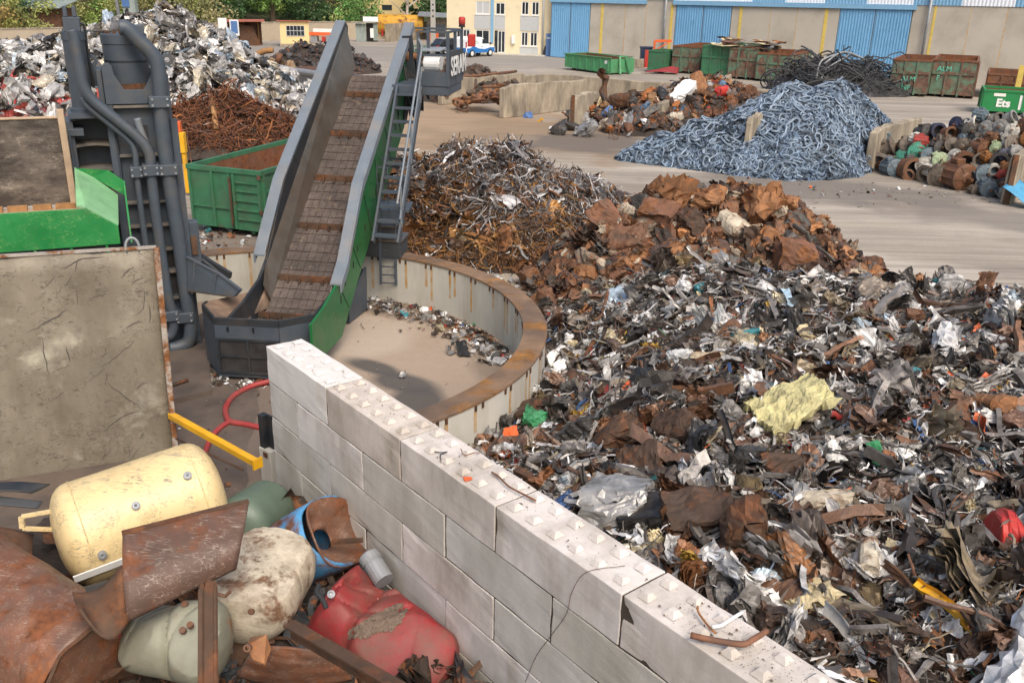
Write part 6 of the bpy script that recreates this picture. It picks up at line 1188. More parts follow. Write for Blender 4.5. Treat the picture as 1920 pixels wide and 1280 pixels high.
auto(28, [(345, 260), (380, 205), (440, 190), (500, 205), (550, 245), (520, 255), (480, 260), (400, 285)], hd, {'rod': 5, 'curl': 2, 'chan': 1}, {'rusty brown': 6, 'orange rust': 3, 'dark brown': 3, 'cream': .8}, 26, 52, [(360, 270, 'the press tower'), (440, 195, 'the top of the rod heap'), (540, 245, 'the conveyor rim'), (440, 270, 'the green bin rim')], DG, 61, (38, 50), .4)
for x0, y0, x1, y1, r_, m_, lab in [(518, 213, 572, 243, .13, 'white_paint', 'thick white pipe sticking out of the rod heap toward the conveyor'), (555, 222, 566, 240, .09, 'white_paint', 'short white bent pipe beside the thick white pipe'), (398, 200, 407, 255, .12, 'wood', 'pale timber batten standing in the rusty rod heap')]:
    a, b_ = hit(x0, y0, hd, 38, 52), hit(x1, y1, hd, 38, 52); a[2] += .3; b_[2] += .3; rodp('scrap_pipe' if 'pipe' in lab else 'timber_batten', [a, (a+b_)/2+[0, 0, .1], b_], r_, m_, lab, 'pipe' if 'pipe' in lab else 'timber', 8)
# debris swept along the inside of the ring wall
hz0 = lambda x, y: 0*np.asarray(x, float)+.03
g = np.random.RandomState(3); P_ = []
for i in range(900):
    t = g.rand(); a = R(100)*(1-t)+R(10)*t; rr = RI-.12-abs(g.normal(0, .34))*(1+.6*math.sin(t*3.1)); P_.append((RC[0]+rr*math.cos(a), RC[1]+rr*math.sin(a)))
for i in range(260): a = g.uniform(0, 6.28); rr = RI*.95*math.sqrt(g.rand()); P_.append((RC[0]+rr*math.cos(a), RC[1]+rr*math.sin(a)))
sz = np.concatenate([np.clip(np.exp(g.normal(-2.1, .5, 900)), .04, .35), g.uniform(.02, .06, 260)])
o = scatter('swept_debris', hz0, P_, sz, {'sheet': 4, 'strip': 4, 'block': 2, 'curl': 2}, mixcol, 'scrap_mix', .3, (-.01, .04), 29, 8); tag(o, 'small debris swept along the inside of the ring wall', 'debris', kind='stuff')
for kd, c, x, y, s, lab in [('sheet', 'orange', 800, 582, 28, 'orange red plastic sheet in the debris inside the ring'), ('strip', 'pale blue', 835, 590, 30, 'pale blue strip in the debris inside the ring'), ('sheet', 'blue', 857, 612, 24, 'blue crumpled sheet lying inside the ring wall'), ('sheet', 'green', 887, 610, 18, 'small green sheet near the ring wall'), ('sheet', 'black', 868, 660, 55, 'black folded plastic panel lying alone on the ring floor'), ('sheet', 'silver grey', 755, 706, 22, 'small grey crumpled sheet beside the dark puddle'), ('strip', 'black', 925, 650, 70, 'dark bent strip at the ring wall foot'), ('strip', 'dark brown', 900, 640, 60, 'dark brown strip lying beside the black plastic panel'), ('sheet', 'white', 715, 566, 20, 'white scrap at the foot of the ladder')]:
    hero(kd, c, x, y, s, lab, hz0, 'loose pieces on the ring floor', .25, None, (1, .8, .6), 3, None, 0, (12, 30))
# loose bits on the ground round the heaps
P_ = [tuple(G(g.uniform(900, 1060), g.uniform(500, 560))[:2]) for _ in range(160)]+[tuple(G(g.uniform(1690, 1920), g.uniform(600, 632))[:2]) for _ in range(170)]+[tuple(G(g.uniform(340, 470), g.uniform(425, 470))[:2]) for _ in range(120)]+[tuple(G(g.uniform(390, 500), g.uniform(690, 730))[:2]) for _ in range(90)]+[tuple(G(g.uniform(1380, 1900), 340+g.uniform(-6, 26)+(g.uniform(0, 30)))[:2]) for _ in range(200)]
P_ = [p for p in P_ if math.hypot(p[0]-RC[0], p[1]-RC[1]) > RO+.1 or p[1] < 18]
o = scatter('loose_litter', hz0, P_, np.clip(np.exp(g.normal(-2.1, .5, len(P_))), .03, .3), {'sheet': 3, 'strip': 4, 'block': 2}, mixcol, 'scrap_mix', .2, (-.03, .01), 37, 8); tag(o, 'small loose scrap bits scattered on the yard ground', 'litter', kind='stuff')
# ------------------------------------------------------------------ background: warehouse
WF = Frame(3.57, 109.45, -30)
wh = thing('warehouse', 'long warehouse of grey concrete panels with blue sliding doors and blue and white cladding', 'warehouse', WF.o)
cz = lambda s: 6.28+.0098*s
END = 62.
edges = [4.85, 6.2, 9.0, 11.3, 14.83, 20.77, 21.9, 25.2, 27.6, 31.3, 37.97, 42.9, 45.84, 49.5, 53.5, 57.5, END]
solid = [(4.87, 14.80), (20.80, 31.44), (38.0, END)]
js = [9.05, 11.45, 24.8, 27.4, 42.9, 45.84, 49.3, 53, 57]
for a, b in solid:
    cuts = [a]+[j for j in js if a < j < b]+[b]
    for c, d in zip(cuts[:-1], cuts[1:]): MB(WF).prism([(c+.015, 0, 0), (d-.015, 0, 0), (d-.015, 0, cz(d)), (c+.015, 0, cz(c))], (0, .25, 0)).build('wall_panel', 'wall_concrete', wh)
MB(WF).prism([(0, .3, 0), (END, .3, 0), (END, .3, cz(END)), (0, .3, cz(0))], (0, .2, 0)).build('inner_wall', 'wall_concrete', wh)
MB(WF).prism([(-.0, .35, cz(0)+.02), (END, .35, cz(END)), (END, .35, 11), (0, .35, 10.5)], (0, 20, 0)).build('upper_block', 'white_clad', wh)
def corr(fr, s0, s1, z0, z1, pitch=.3, dep=.05, y=0.):
    n = max(2, int(round((s1-s0)/pitch))); V = []; Fc = []; xs = []
    for i in range(n):
        for f, d in ((0, 0), (.35, 0), (.5, dep), (.85, dep)): xs.append((s0+(i+f)*(s1-s0)/n, d))
    xs.append((s1, 0)); z0 = z0 if callable(z0) else (lambda s, q=z0: q); z1 = z1 if callable(z1) else (lambda s, q=z1: q)
    for x, d in xs: V += [(x, y-d, z0(x)), (x, y-d, z1(x))]
    m = MB(fr); m.add(V, [(2*i, 2*i+2, 2*i+3, 2*i+1) for i in range(len(xs)-1)]); return m
for a, b in ((0.05, 4.82), (14.86, 20.74), (31.48, 37.94)):
    mid = (a+b)/2
    for c, d in ((a, mid-.03), (mid+.03, b)): corr(WF, c, d, .05, lambda s: cz(s)-.42, .27, .05, -.02).build('sliding_door', 'blue_door', wh)
    MB(WF).box((mid-.02, -.05, .05), (mid+.02, 0, cz(mid)-.42)).build('door_joint', 'rust_dark', wh)
for a, b in ((-.1, 11.5), (14.5, 38.3)): MB(WF).prism([(a, -.25, cz(a)-.4), (b, -.25, cz(b)-.4), (b, -.25, cz(b)+.02), (a, -.25, cz(a)+.02)], (0, .2, 0)).build('door_rail', 'blue_trim', wh)
bnd = [0, 10.2, 13.2, 14.6, 22.8, 26.1, 29.9, 33.8, 37.9, 42.0, 46.3, 50.5, 55, END]
for i, (a, b) in enumerate(zip(bnd[:-1], bnd[1:])): corr(WF, a, b, lambda s: cz(s)+.03, lambda s: 10.4, .3, .04, -.06).build('cladding', 'blue_trim' if i % 2 == 0 else 'white_clad', wh)
for s, wd in ((6.3, .32), (14.35, .3), (21.75, .3), (30.2, .32), (39.9, .22)): MB(WF).box((s-wd/2, -.03, 0), (s+wd/2, -.002, cz(s)-.42 if s < 35 else cz(s)-.05)).build('yellow_post', 'yellow_post', wh)
for s in (13.75, 39.45): MB(WF).tube([(s, -.35, .8 if s < 20 else 2.4), (s, -.35, 8)], .13, 10).build('downpipe', 'galvanised', wh, smooth=True)
for s in js: MB(WF).add([(s-.04, -.004, .2), (s+.04, -.004, .2), (s+.04, -.004, cz(s)-.1), (s-.04, -.004, cz(s)-.1)], [(0, 1, 2, 3)]).build('panel_joint', 'rust_run', wh)
# office
OF = Frame(-8.51, 113.3, -12); oc = thing('office_building', 'two storey cream office building with grey panels and white framed windows', 'office', OF.o)
op = {}
MB(OF).box((0, 0.16, 0), (12.4, 14, 9)).build('wall', 'cream_render', oc)
sk = MB(OF)   # outer skin with window openings left out
cols = [(0, .75, None), (.75, 1.62, (1.15, 2.62)), (1.62, 1.85, None), (1.85, 2.75, (1.15, 2.62)), (2.75, 3.3, None), (3.3, 8.65, 'x'), (8.65, 8.85, None)]
def hole_wall(x0, x1, z0, z1, holes):
    xs = sorted({x0, x1, *[h for q in holes for h in q[:2]]}); zs = sorted({z0, z1, *[h for q in holes for h in q[2:]]})
    for a, b in zip(xs[:-1], xs[1:]):
        for c, d in zip(zs[:-1], zs[1:]):
            if not any(q[0] <= a and b <= q[1] and q[2] <= c and d <= q[3] for q in holes): sk.box((a, 0, c), (b, .158, d))
WN_ = [(.8, 1.65, 1.05, 2.62), (1.95, 2.8, 1.05, 2.62), (3.5, 5.15, .9, 2.62), (5.75, 6.15, .15, 2.6), (6.15, 7.05, .15, 2.6), (8.95, 9.75, 1.0, 2.55), (10.0, 10.85, 1.0, 2.55), (3.5, 5.15, 4.35, 5.75), (5.85, 6.95, 4.35, 5.65), (8.9, 9.75, 4.4, 5.85), (10.1, 10.95, 4.4, 5.85)]
hole_wall(0, 12.4, 0, 9, WN_); sk.build('facade', 'cream_render', oc)
for i, (a, b, c, d) in enumerate(WN_):
    if i == 3: continue
    wn = MB(OF); wn.box((a, .04, c), (a+.09, .1, d)).box((b-.09, .04, c), (b, .1, d)).box((a+.09, .04, c), (b-.09, .1, c+.09)).box((a+.09, .04, d-.1), (b-.09, .1, d)); wn.box(((a+b)/2-.04, .045, c+.09), ((a+b)/2+.04, .095, d-.1)); f = wn.build('door' if i == 4 else 'window', 'white_frame', oc)
    if i == 7: MB(OF).box((a+.09, .06, c+.09), (b-.09, .09, d-.1)).build('shutter', 'grey_panel', f)
    else: MB(OF).box((a+.09, .07, c+.09), (b-.09, .09, d-.1)).build('pane', 'glass', f)
    if i not in (4,): MB(OF).box((a-.08, -.08, c-.1), (b+.08, -.002, c-.01)).build('sill', 'white_frame', f)
MB(OF).box((5.75, .06, .15), (6.12, .09, 2.6)).build('side_light', 'glass', oc)
for a, b, c, d in ((3.35, 5.2, 2.7, 4.2), (5.75, 7.0, 2.7, 4.2), (8.8, 11.0, 2.66, 4.25), (8.8, 11.0, 0.02, .85)): MB(OF).box((a, -.035, c), (b, -.003, d)).build('grey_panel', 'grey_panel', oc)
MB(OF).box((5.3, -.1, 1.2), (5.65, -.003, 8.5)).build('blue_pilaster', 'blue_trim', oc)
MB(OF).tube([(11.5, -.12, .1), (11.5, -.12, 8.5)], .11, 8).build('downpipe', 'grey_panel', oc, smooth=True)
MB(OF).box((7.85, -.3, 1.2), (8.25, -.003, 2.1)).build('meter_box', 'white_paint', oc, bevel=.03)
tag(MB(OF).box((12.0, -.6, 0.02), (12.6, -.5, 2.5)).build('blue_board', 'blue_panel'), 'tall blue board standing between the office and the first blue door', 'board')
MB(OF).box((12.08, -.612, 1.95), (12.5, -.603, 2.05)).build('white_strip', 'white_paint', bpy.data.objects['blue_board'])
tag(MB(OF).prism([(11.6, -.5, 0.02), (12.0, -.5, 0.02), (11.95, -.35, 1.1), (11.8, -.35, 1.1)], (0, .2, 0)).build('black_cover', 'black_rubber'), 'small black cover leaning beside the blue board', 'cover')
kb = MB(OF).box((-2, -1.4, 0.01), (12, -.05, .12)).build('pavement', 'ring_concrete'); kb['kind'] = 'structure'
# far yard wall in plan, beige buildings, sheds
wp = [(-56, 94), (-52.9, 98), (-45.7, 106.8), (-38.4, 121.2), (-33.6, 126.5), (-25.1, 134), (-15, 139.5), (-9.5, 139)]
fw_ = thing('boundary_wall', 'long weathered stone boundary wall at the back of the yard', 'boundary wall', (*wp[3], 0)); m = MB(); m2 = MB()
for (a, b), (c, d) in zip(wp[:-1], wp[1:]): m.bar((a, b, 1.1), (c, d, 1.1), .4, 2.2); m2.bar((a, b, 2.27), (c, d, 2.27), .5, .12)
m.build('wall_body', 'stone_wall', fw_); m2.build('coping', 'bay_concrete', fw_)
mk('wood_floor', col=lin('#4b5a35'), var=.4, scale=.35, rough=1, dirt=.4, dcol=lin('#5d5238'), dscale=.3)
hX, hY = np.meshgrid(np.linspace(-140, 60, 41), np.linspace(142, 320, 30)); hZ = np.clip((hY-142)*.11-np.clip(hX+10, 0, 60)*.08, -.2, 14)+wave(hX, hY, .06)*.8*(hY > 150)
hl = qobj('hill', np.stack([hX.ravel(), hY.ravel(), hZ.ravel()], 1), np.array(gridf(40, 29)), MT['wood_floor']); hl['kind'] = 'structure'
def house(lab, px0, px1, y, ztop, m, roof=None, dep=8, wins=(), z0=0, name='house'):
    a, b = at(px0, 30, y), at(px1, 30, y); t = thing(name, lab, 'house' if name == 'house' else 'building', (a+b)/2*[1, 1, 0]+[0, 0, z0]); f = Frame(a[0], a[1], math.degrees(math.atan2(b[1]-a[1], b[0]-a[0]))); L = np.linalg.norm((b-a)[:2])
    MB(f).box((0, 0, z0), (L, dep, ztop)).build('wall', m, t)
    if roof: MB(f).prism([(-.4, -.5, ztop), (L+.4, -.5, ztop), (L+.4, dep/2, ztop+2.6), (-.4, dep/2, ztop+2.6)], (0, 0, .2)).build('roof', roof, t)
    for x0, x1, za, zb_ in wins:
        w_ = MB(f).box((x0*L, -.05, za), (x1*L, -.003, zb_)).build('window', 'glass', t)
    return t
house('cream house with pink tiled roof seen between trees at the far left', 48, 100, 165, 6.6, 'cream_render', 'roof_tile', 8, [(.55, .7, 4.6, 5.8)], 0)
mk('ochre_render', col=lin('#dcc48f'), var=.05, scale=.4, rough=.9, dirt=.12, dcol=lin('#bfa873'))
house('large cream factory building with narrow dark windows behind the yard wall', 683, 792, 156, 12, 'ochre_render', None, 14, [(.12, .21, 3.4, 4.0), (.31, .48, 3.3, 4.1), (.66, .84, 3.2, 4.0)], 0, 'factory_building')
house('low beige wall building between the trees and the factory', 612, 652, 162, 4.9, 'ochre_render', None, 6, [], 0, 'outbuilding')
house('white roofed shed behind the far left wall', 8, 112, 128, 3.3, 'rust_dark', None, 5, [], 0, 'garden_shed'); 
gs = bpy.data.objects['garden_shed']; a = at(6, 30, 127); b = at(114, 30, 127); MB().prism([(a[0], 127, 3.3), (b[0], 127, 3.4), (b[0], 133, 4.3), (a[0], 133, 4.2)], (0, 0, .1)).build('roof', 'tin', gs)
# hut with window
HF = Frame(*G(527, 88)[:2], 14); ht_ = thing('gate_hut', 'small ochre gate hut with a wide barred window', 'hut', HF.o)
MB(HF).box((0, 0, 0), (3.4, 3.2, 2.9)).build('wall', 'ochre_render', ht_); MB(HF).box((-.02, .02, 0.01), (-.003, 3.2, 2.9)).build('side_wall', 'grey_panel', ht_); MB(HF).prism([(-.4, -.3, 2.92), (3.7, -.3, 2.92), (3.7, 3.5, 2.8), (-.4, 3.5, 2.8)], (0, 0, .1)).build('roof', 'roof_tile', ht_)
wn = MB(HF); 
for i in range(6): wn.box((.75+i*.42-.025, -.06, 1.25), (.75+i*.42+.025, -.02, 2.45))
for z in (1.25, 1.85, 2.42): wn.box((.72, -.055, z-.03), (2.88, -.025, z+.03))
w_ = wn.build('window', 'grey_panel', ht_); MB(HF).box((.74, -.018, 1.25), (2.86, -.003, 2.43)).build('pane', 'glass', w_)
MB(HF).box((-.1, -.6, 0.01), (4.1, -.1, .35)).build('step', 'bay_concrete', ht_)
# weighbridge posts with boards and traffic blocks
for i, (px, py, lab, m) in enumerate([(423, 90, 'pale sign board on a concrete post beside the yard wall', 'sign_white'), (445, 95, 'blue glazed sign board on a concrete post nearer the hut', 'blue_panel')]):
    p = G(px, py); t = thing('sign_post', lab, 'sign', p, 'weighbridge sign posts'); MB().box(tuple(p+[-.22, -.15, 0]), tuple(p+[.22, .15, 1.9])).build('post', 'pole_concrete', t); MB().box(tuple(p+[-.55, -.25, 1.6]), tuple(p+[.45, -.17, 3.3])).build('board_frame', 'white_frame', t); MB().box(tuple(p+[-.42, -.27, 1.85]), tuple(p+[.32, -.252, 3.15])).build('board', m, t)
for px, py, m, lab in ((416, 88, 'red_paint', 'red traffic block left of the pale sign post'), (434, 86, 'yellow_paint', 'yellow traffic block behind the pale sign post'), (437, 94, 'red_paint', 'red traffic block left of the blue sign post'), (455, 94, 'yellow_paint', 'yellow traffic block right of the blue sign post')):
    p = G(px, py); mb = MB().prism([p+[-.42, 0, 0], p+[.42, 0, 0], p+[.34, 0, .85], p+[-.34, 0, .85]], (0, .5, 0)); tag(mb.build('traffic_block', m, bevel=.03), lab, 'traffic block', 'plastic traffic blocks')
SF = Frame(*G(432, 87)[:2], 20); t = thing('open_shelter', 'open timber shelter with a flat tin roof and hanging tools beside the hut', 'shelter', SF.o)
MB(SF).prism([(-.6, -.2, 2.75), (4.2, -.2, 2.8), (4.4, 3, 2.9), (-.6, 3, 2.85)], (0, 0, .08)).build('roof', 'roof_tile', t)
for x in (0, 1.9, 3.6): MB(SF).box((x-.06, 2.6, 0), (x+.06, 2.72, 2.75)).build('post', 'wood', t)
MB(SF).prism([(1.2, 1, 0), (3.6, 1, 0), (2.9, 1, 2.2), (1.3, 1, 2.4)], (0, 1.2, 0)).build('crate_stack', 'rust_dark', t)
MB(SF).box((-.4, 2.75, 0), (4, 2.8, 2.7)).build('back_wall', 'rust_dark', t)
rk = thing('pipe_rail', 'white pipe railing along the boundary wall left of the sign posts', 'railing', G(395, 84)); a, b = G(372, 84), G(418, 84); 
mb = MB(); 
for z in (.8, 1.5): mb.bar(a+[0, 0, z], b+[0, 0, z], .1, .1)
for q in (0, .5, 1): mb.bar(a*(1-q)+b*q, a*(1-q)+b*q+[0, 0, 2.0], .12, .12)
mb.build('rail', 'white_paint', rk)
p = G(610, 79); t = thing('orange_stack', 'stack of orange and white panels beside the boundary wall', 'panel stack', p)
MB().box(tuple(p+[-2.0, -.5, .8]), tuple(p+[2.0, 1, 1.2])).build('orange_panel', 'orange_paint', t); MB().box(tuple(p+[-1.6, .2, 1.21]), tuple(p+[1.0, 1.2, 1.6])).build('white_panel', 'white_paint', t); MB().box(tuple(p+[-1.8, -.4, 0]), tuple(p+[-1, .8, .79])).build('trestle', 'galvanised', t); MB().box(tuple(p+[.4, -1.6, 0]), tuple(p+[2.6, -.6, .9])).build('grey_bundle', 'galvanised', t); MB().box(tuple(p+[-.3, -.7, 0]), tuple(p+[.3, -.4, .7])).build('red_can', 'red_paint', t)
# rusty pipe frames, tin shed, yellow tank, low wall, lean-to
p = G(682, 79); f = Frame(*p[:2], 8); t = thing('tin_shed', 'grey corrugated tin kiosk with open front and white board on its roof', 'shed', p)
corr(f, -1.0, .35, 0, 2.3, .2, .06).build('front_sheet', 'tin', t); MB(f).prism([(-1.2, -.5, 2.3), (2.1, -.5, 2.55), (2.1, 1.8, 2.5), (-1.2, 1.8, 2.25)], (0, 0, .07)).build('roof', 'tin', t); MB(f).box((.36, 1.2, 0), (1.9, 1.3, 2.35)).build('dark_interior', 'oil_black', t); corr(f, 1.3, 1.9, 0.2, 2.4, .2, .06).build('side_sheet', 'tin', t)
MB(f).box((.9, -.1, .55), (1.35, -.06, 1.75)).build('notice', 'sign_white', t); MB(f).box((0.0, .2, 2.6), (2.0, .3, 3.2)).build('roof_board', 'white_paint', t)
p = at(755, 60, 137); t = thing('yellow_tank', 'lying yellow tank with rust behind the low wall', 'tank', p*[1, 1, 0]+[0, 0, 1.2]); f = Frame(p[0]-3.4, 137, 0); mk('tank_yellow', col=lin('#c9962f'), var=.15, rough=.6, rust=.35, rscale=.8)
MB(f).lathe([(0, 0), (1.25, 0), (1.3, .1), (1.3, 6.2), (1.2, 6.4), (0, 6.4)], 28, (0, 0, 2.0), (1, 0, 0)).build('tank_shell', 'tank_yellow', t, smooth=True); MB(f).lathe([(1.31, 1.2), (1.31, 2.6)], 10, (0, 0, 2.0), (1, 0, 0), 2.2, 4.0).build('grey_patch', 'galvanised', t)
lw0, lw1 = G(724, 79), G(794, 74); t = thing('low_yard_wall', 'low pale rendered wall in front of the yellow tank', 'wall', lw0); MB().bar(lw0+[0, 0, 1.15], lw1+[0, 0, 1.15], .35, 2.3).build('wall_body', 'bay_concrete', t)
p = G(723, 78)+[0, -.4, 0]; 
for i, dx in enumerate((-.35, .2)): MB().lathe([(0, .5), (.16, .5), (.16, 1.3), (.07, 1.4), (0, 1.42)], 10, p+[dx, 0, .2]).build('fire_extinguisher', 'red_paint'); 
tag(bpy.data.objects['fire_extinguisher'], 'red extinguisher hanging left on the low pale wall', 'extinguisher', 'wall extinguishers'); tag(bpy.data.objects['fire_extinguisher.001'], 'red extinguisher hanging right on the low pale wall', 'extinguisher', 'wall extinguishers')
p = G(800, 76); f = Frame(*p[:2], 3); t = thing('lean_to', 'grey boarded lean to with sagging roof left of the office', 'lean-to', p); corr(f, 0, 5.0, 0, 2.9, .35, .04, .6).build('front_boards', 'bay_concrete', t); MB(f).prism([(-1.2, -.4, 3.2), (5.2, -.4, 3.0), (5.2, 3.5, 3.4), (-1.2, 3.5, 3.6)], (0, 0, .12)).build('roof', 'galvanised', t); MB(f).box((0.02, -.1, .0), (2.6, .5, 2.2)).build('dark_gap', 'grey_plastic', t)
tag(MB(f).box((.1, -.5, 0), (1.7, -.15, 1.1)).build('orange_crate', 'orange_paint', bevel=.03), 'faded orange crate in front of the boarded lean to', 'crate')
for (px, py), lab in (((627, 70), 'thin rusty post against the boundary wall'),): p = G(px, py); tag(MB().tube([p, p+[0, 0, 3.2]], .07, 6).build('rusty_post', 'rust_dark'), lab, 'post')
# lamp pole
p = at(812, 60, 132)*[1, 1, 0]; pl_ = thing('utility_pole', 'pale perforated concrete utility pole beside the bare tree', 'utility pole', p); MB().prism([p+[-.35, 0, 0], p+[.35, 0, 0], p+[.28, 0, 11], p+[-.28, 0, 11]], (0, .3, 0)).build('pole_shaft', 'pole_concrete', pl_); ph = MB()
for i in range(9): ph.box(tuple(p+[-.12, -.004, 3.2+i*.75]), tuple(p+[.12, -.001, 3.45+i*.75]))
ph.build('pole_hole', 'grey_plastic', pl_)
# ------------------------------------------------------------------ trees
LEAF = {}
def tree(lab, px, y, h, cw, cols, n=1500, trunk=.22, z0=None, base=.25, leaf=.42, name='tree', cat='tree', group='trees behind the yard', seed=0, bark='bark', clumps=26):
    g = np.random.RandomState(seed+int(px)); x = at(px, 40, y)[0]; gz = max(0, (y-142)*.11) if z0 is None else z0; o = np.array([x, y, gz-.2]); t = thing(name, lab, cat, o, group)
    tb = MB(); top = o+[g.normal(0, .3), 0, h*.72]; tb.tube(spline([o, o+[g.normal(0, .2), 0, h*.35], top], 4), np.linspace(trunk, trunk*.35, 9), 7)
    tips = []
    for i in range(9):
        a = g.uniform(0, 6.28); s = o+(top-o)*g.uniform(.35, .9); e = s+np.array([math.cos(a)*cw*.42, math.sin(a)*cw*.42, h*g.uniform(.08, .3)]); tips.append(e); tb.tube(spline([s, (s+e)/2+[0, 0, .2], e], 3), np.linspace(trunk*.4, trunk*.08, 7), 5)
    tb.build('trunk', bark, t)
    if n == 0: return t, tips
    C = []
    for i in range(clumps):
        a = g.uniform(0, 6.28); zz = g.uniform(base, 1.0); rr = cw*.5*math.sqrt(max(.05, 1-((zz-.55)/.55)**2))*g.uniform(.2, 1.0); C.append((o+[math.cos(a)*rr, math.sin(a)*rr, zz*h], g.uniform(.5, 1.1)*cw*.17, cols[g.randint(len(cols))]))
    V = []; Cl = []
    for i in range(n):
        c, r_, cc = C[g.randint(len(C))]; d = g.normal(0, 1, 3); d /= np.linalg.norm(d); p = c+d*r_*g.uniform(.3, 1.15)**.7*[1, 1, .85]; s = leaf*g.uniform(.5, 1.2); u = g.normal(0, 1, 3); u /= np.linalg.norm(u); v = np.cross(u, g.normal(0, 1, 3)); v /= np.linalg.norm(v)
        V += [p-u*s*.5, p+v*s*.32, p+u*s*.5, p-v*s*.32]; cl = np.array(lin(cc))*g.uniform(.7, 1.3); Cl += [[*cl, 1]]*4
    o2 = qobj('crown', np.array(V), np.arange(len(V)).reshape(-1, 4), MT['leaf'], np.array(Cl), t, o); o2['kind'] = 'thing'; return t, tips
GRN = ['#5d7a3a', '#6c8a42', '#4d6a33', '#7f9a4e', '#8aa155']; OLV = ['#8b9150', '#9aa05a', '#767d45', '#a3a566']; DRK = ['#3d5a33', '#4a6a3a', '#587845', '#34502e']
for i, (lab, px, y, h, cw, cols, n, tr) in enumerate([
  ('dark green tree at the far left top corner of the yard', 12, 150, 13, 11, DRK+GRN, 2400, .3), ('yellow brown bush at the left picture edge above the wall', 2, 118, 6, 6, ['#a08a50', '#8b7d45', '#9a9a55'], 1300, .1), ('olive tree before the white roofed shed', 62, 121, 5.5, 7, OLV, 900, .15),
  ('big olive green thicket left of the grab arm', 130, 140, 9.5, 13, OLV+GRN, 2800, .2), ('olive green thicket close to the left of the grab arm', 190, 136, 9, 11, OLV+GRN, 2500, .2), ('brownish olive shrub right of the grab arm', 280, 132, 8, 11, ['#8a8657', '#777a4c', '#9a935e'], 2400, .16), ('yellow green shrub above the summit of the aluminium heap', 325, 134, 7.5, 9, ['#98a053', '#848c49', '#7d7f4c'], 1900, .14),
  ('pale brown bushy shrub behind the wall left of the railing', 375, 134, 6, 9, ['#9a9266', '#868a58', '#a3a070'], 1700, .14), ('leafy tall tree with thin trunk left above the shelter', 405, 158, 15, 10, GRN+DRK, 2300, .28), ('dark leafy tree directly above the open shelter', 440, 155, 15, 10, DRK+GRN, 2300, .3), ('bright leafy tree between the shelter and the hut', 478, 168, 15, 10, GRN, 2100, .28), ('ivy covered tree with thick dark trunk above the hut roof', 512, 152, 15, 9, GRN+DRK, 2200, .5), ('tall green tree above the hut window', 545, 160, 15, 9, GRN+DRK, 2200, .28), ('dark green tree right of the hut', 580, 170, 15, 11, DRK, 2400, .3), ('green tree above the orange stack', 615, 176, 15, 9, GRN+DRK, 2100, .25), ('tall yellowish tree left of the factory building', 642, 168, 15, 7, ['#8a9a48', '#6f8540', '#a3a552'], 1700, .22),
  ('dark evergreen tree behind the lean to roof', 806, 150, 13, 9, DRK, 2600, .3), ('brown green tree hard against the office corner', 836, 158, 14, 8, ['#6d7448', '#5d6a40', '#7d7f50'], 1600, .22), ('dense dark tree in the wood behind the aluminium heap', 240, 175, 16, 16, DRK+GRN, 2600, .3), ('dense green tree in the wood behind the olive thicket', 160, 185, 17, 16, GRN+DRK, 2600, .3), ('dense dark green tree in the wood behind the shrubs', 340, 190, 18, 17, DRK+GRN, 2600, .3), ('far green tree in the wood behind the hut', 460, 215, 24, 20, DRK+GRN, 2600, .4), ('far dark tree in the wood behind the orange stack', 560, 215, 24, 20, DRK, 2600, .4)]):
    tree(lab, px, y, h, cw, cols, int(n*1.5), tr, None, .1 if y < 145 else .16, .55 if y > 145 else .42, seed=i*3)
for i, (px, y, hh, cols) in enumerate([(120, 147, 6, OLV), (200, 150, 6.5, OLV+GRN), (290, 148, 6, OLV+DRK), (350, 150, 6.5, DRK+OLV), (400, 149, 6, DRK+GRN), (440, 152, 6.5, DRK), (475, 165, 6, GRN+DRK), (555, 156, 6.5, DRK+GRN), (590, 154, 6, DRK), (625, 158, 7, DRK+GRN), (650, 152, 5.5, OLV+GRN), (30, 128, 6, GRN+DRK), (825, 146, 7, DRK), (430, 190, 13, DRK), (540, 185, 13, DRK+GRN), (600, 190, 13, DRK), (370, 185, 13, DRK), (300, 175, 12, DRK+OLV)]):
    tree(['low olive bush', 'broad olive bush', 'dull green bush', 'dark leafy bush', 'dark green bush', 'dense dark bush', 'mid green bush', 'deep green bush', 'shady dark bush', 'dark and light green bush', 'olive and green bush', 'green bush', 'dark evergreen bush', 'tall dark thicket', 'tall green thicket', 'tall shady thicket', 'tall deep green thicket', 'tall olive dark thicket'][i]+' in the undergrowth behind the yard wall', px, y, hh, 10 if hh < 9 else 14, cols, 2400, .12, None, .02, .45, 'bush', 'bush', 'undergrowth bushes behind the yard wall', 100+i, clumps=34)
sheet('lawn', [(at(478, 30, 172)[0], 172), (at(545, 30, 172)[0], 172), (at(545, 30, 172)[0], 182), (at(478, 30, 172)[0], 182)], 4.6, 'grass', .4, 1, 6)
t_, tips = tree('bright green round conifer bush behind the boundary wall', 678, 141, 6.6, 7, ['#6f9a4f', '#5d8843', '#86ad5f', '#4f7a3c'], 3200, .16, 0, .12, .36, 'bush', 'bush', None, 3, clumps=40)
t_, tips = tree('bare winter tree with spreading pale branches in front of the factory', 765, 138, 11, 9, [], 0, .3, 0, name='bare_tree', group=None, bark='pale_bark', seed=4)
tw = MB(); g = np.random.RandomState(4)
for e in tips:
    for q in range(7): f = e+g.normal(0, 1, 3)*[1.4, 1, .5]+[0, 0, 1.1]; tw.tube(spline([e-[0, 0, .3], (e+f)/2+g.normal(0, .15, 3), f], 3), np.linspace(.05, .02, 7), 4)
tw.build('twig', 'pale_bark', t_)
p = G(455, 122)
for i in range(0): pass
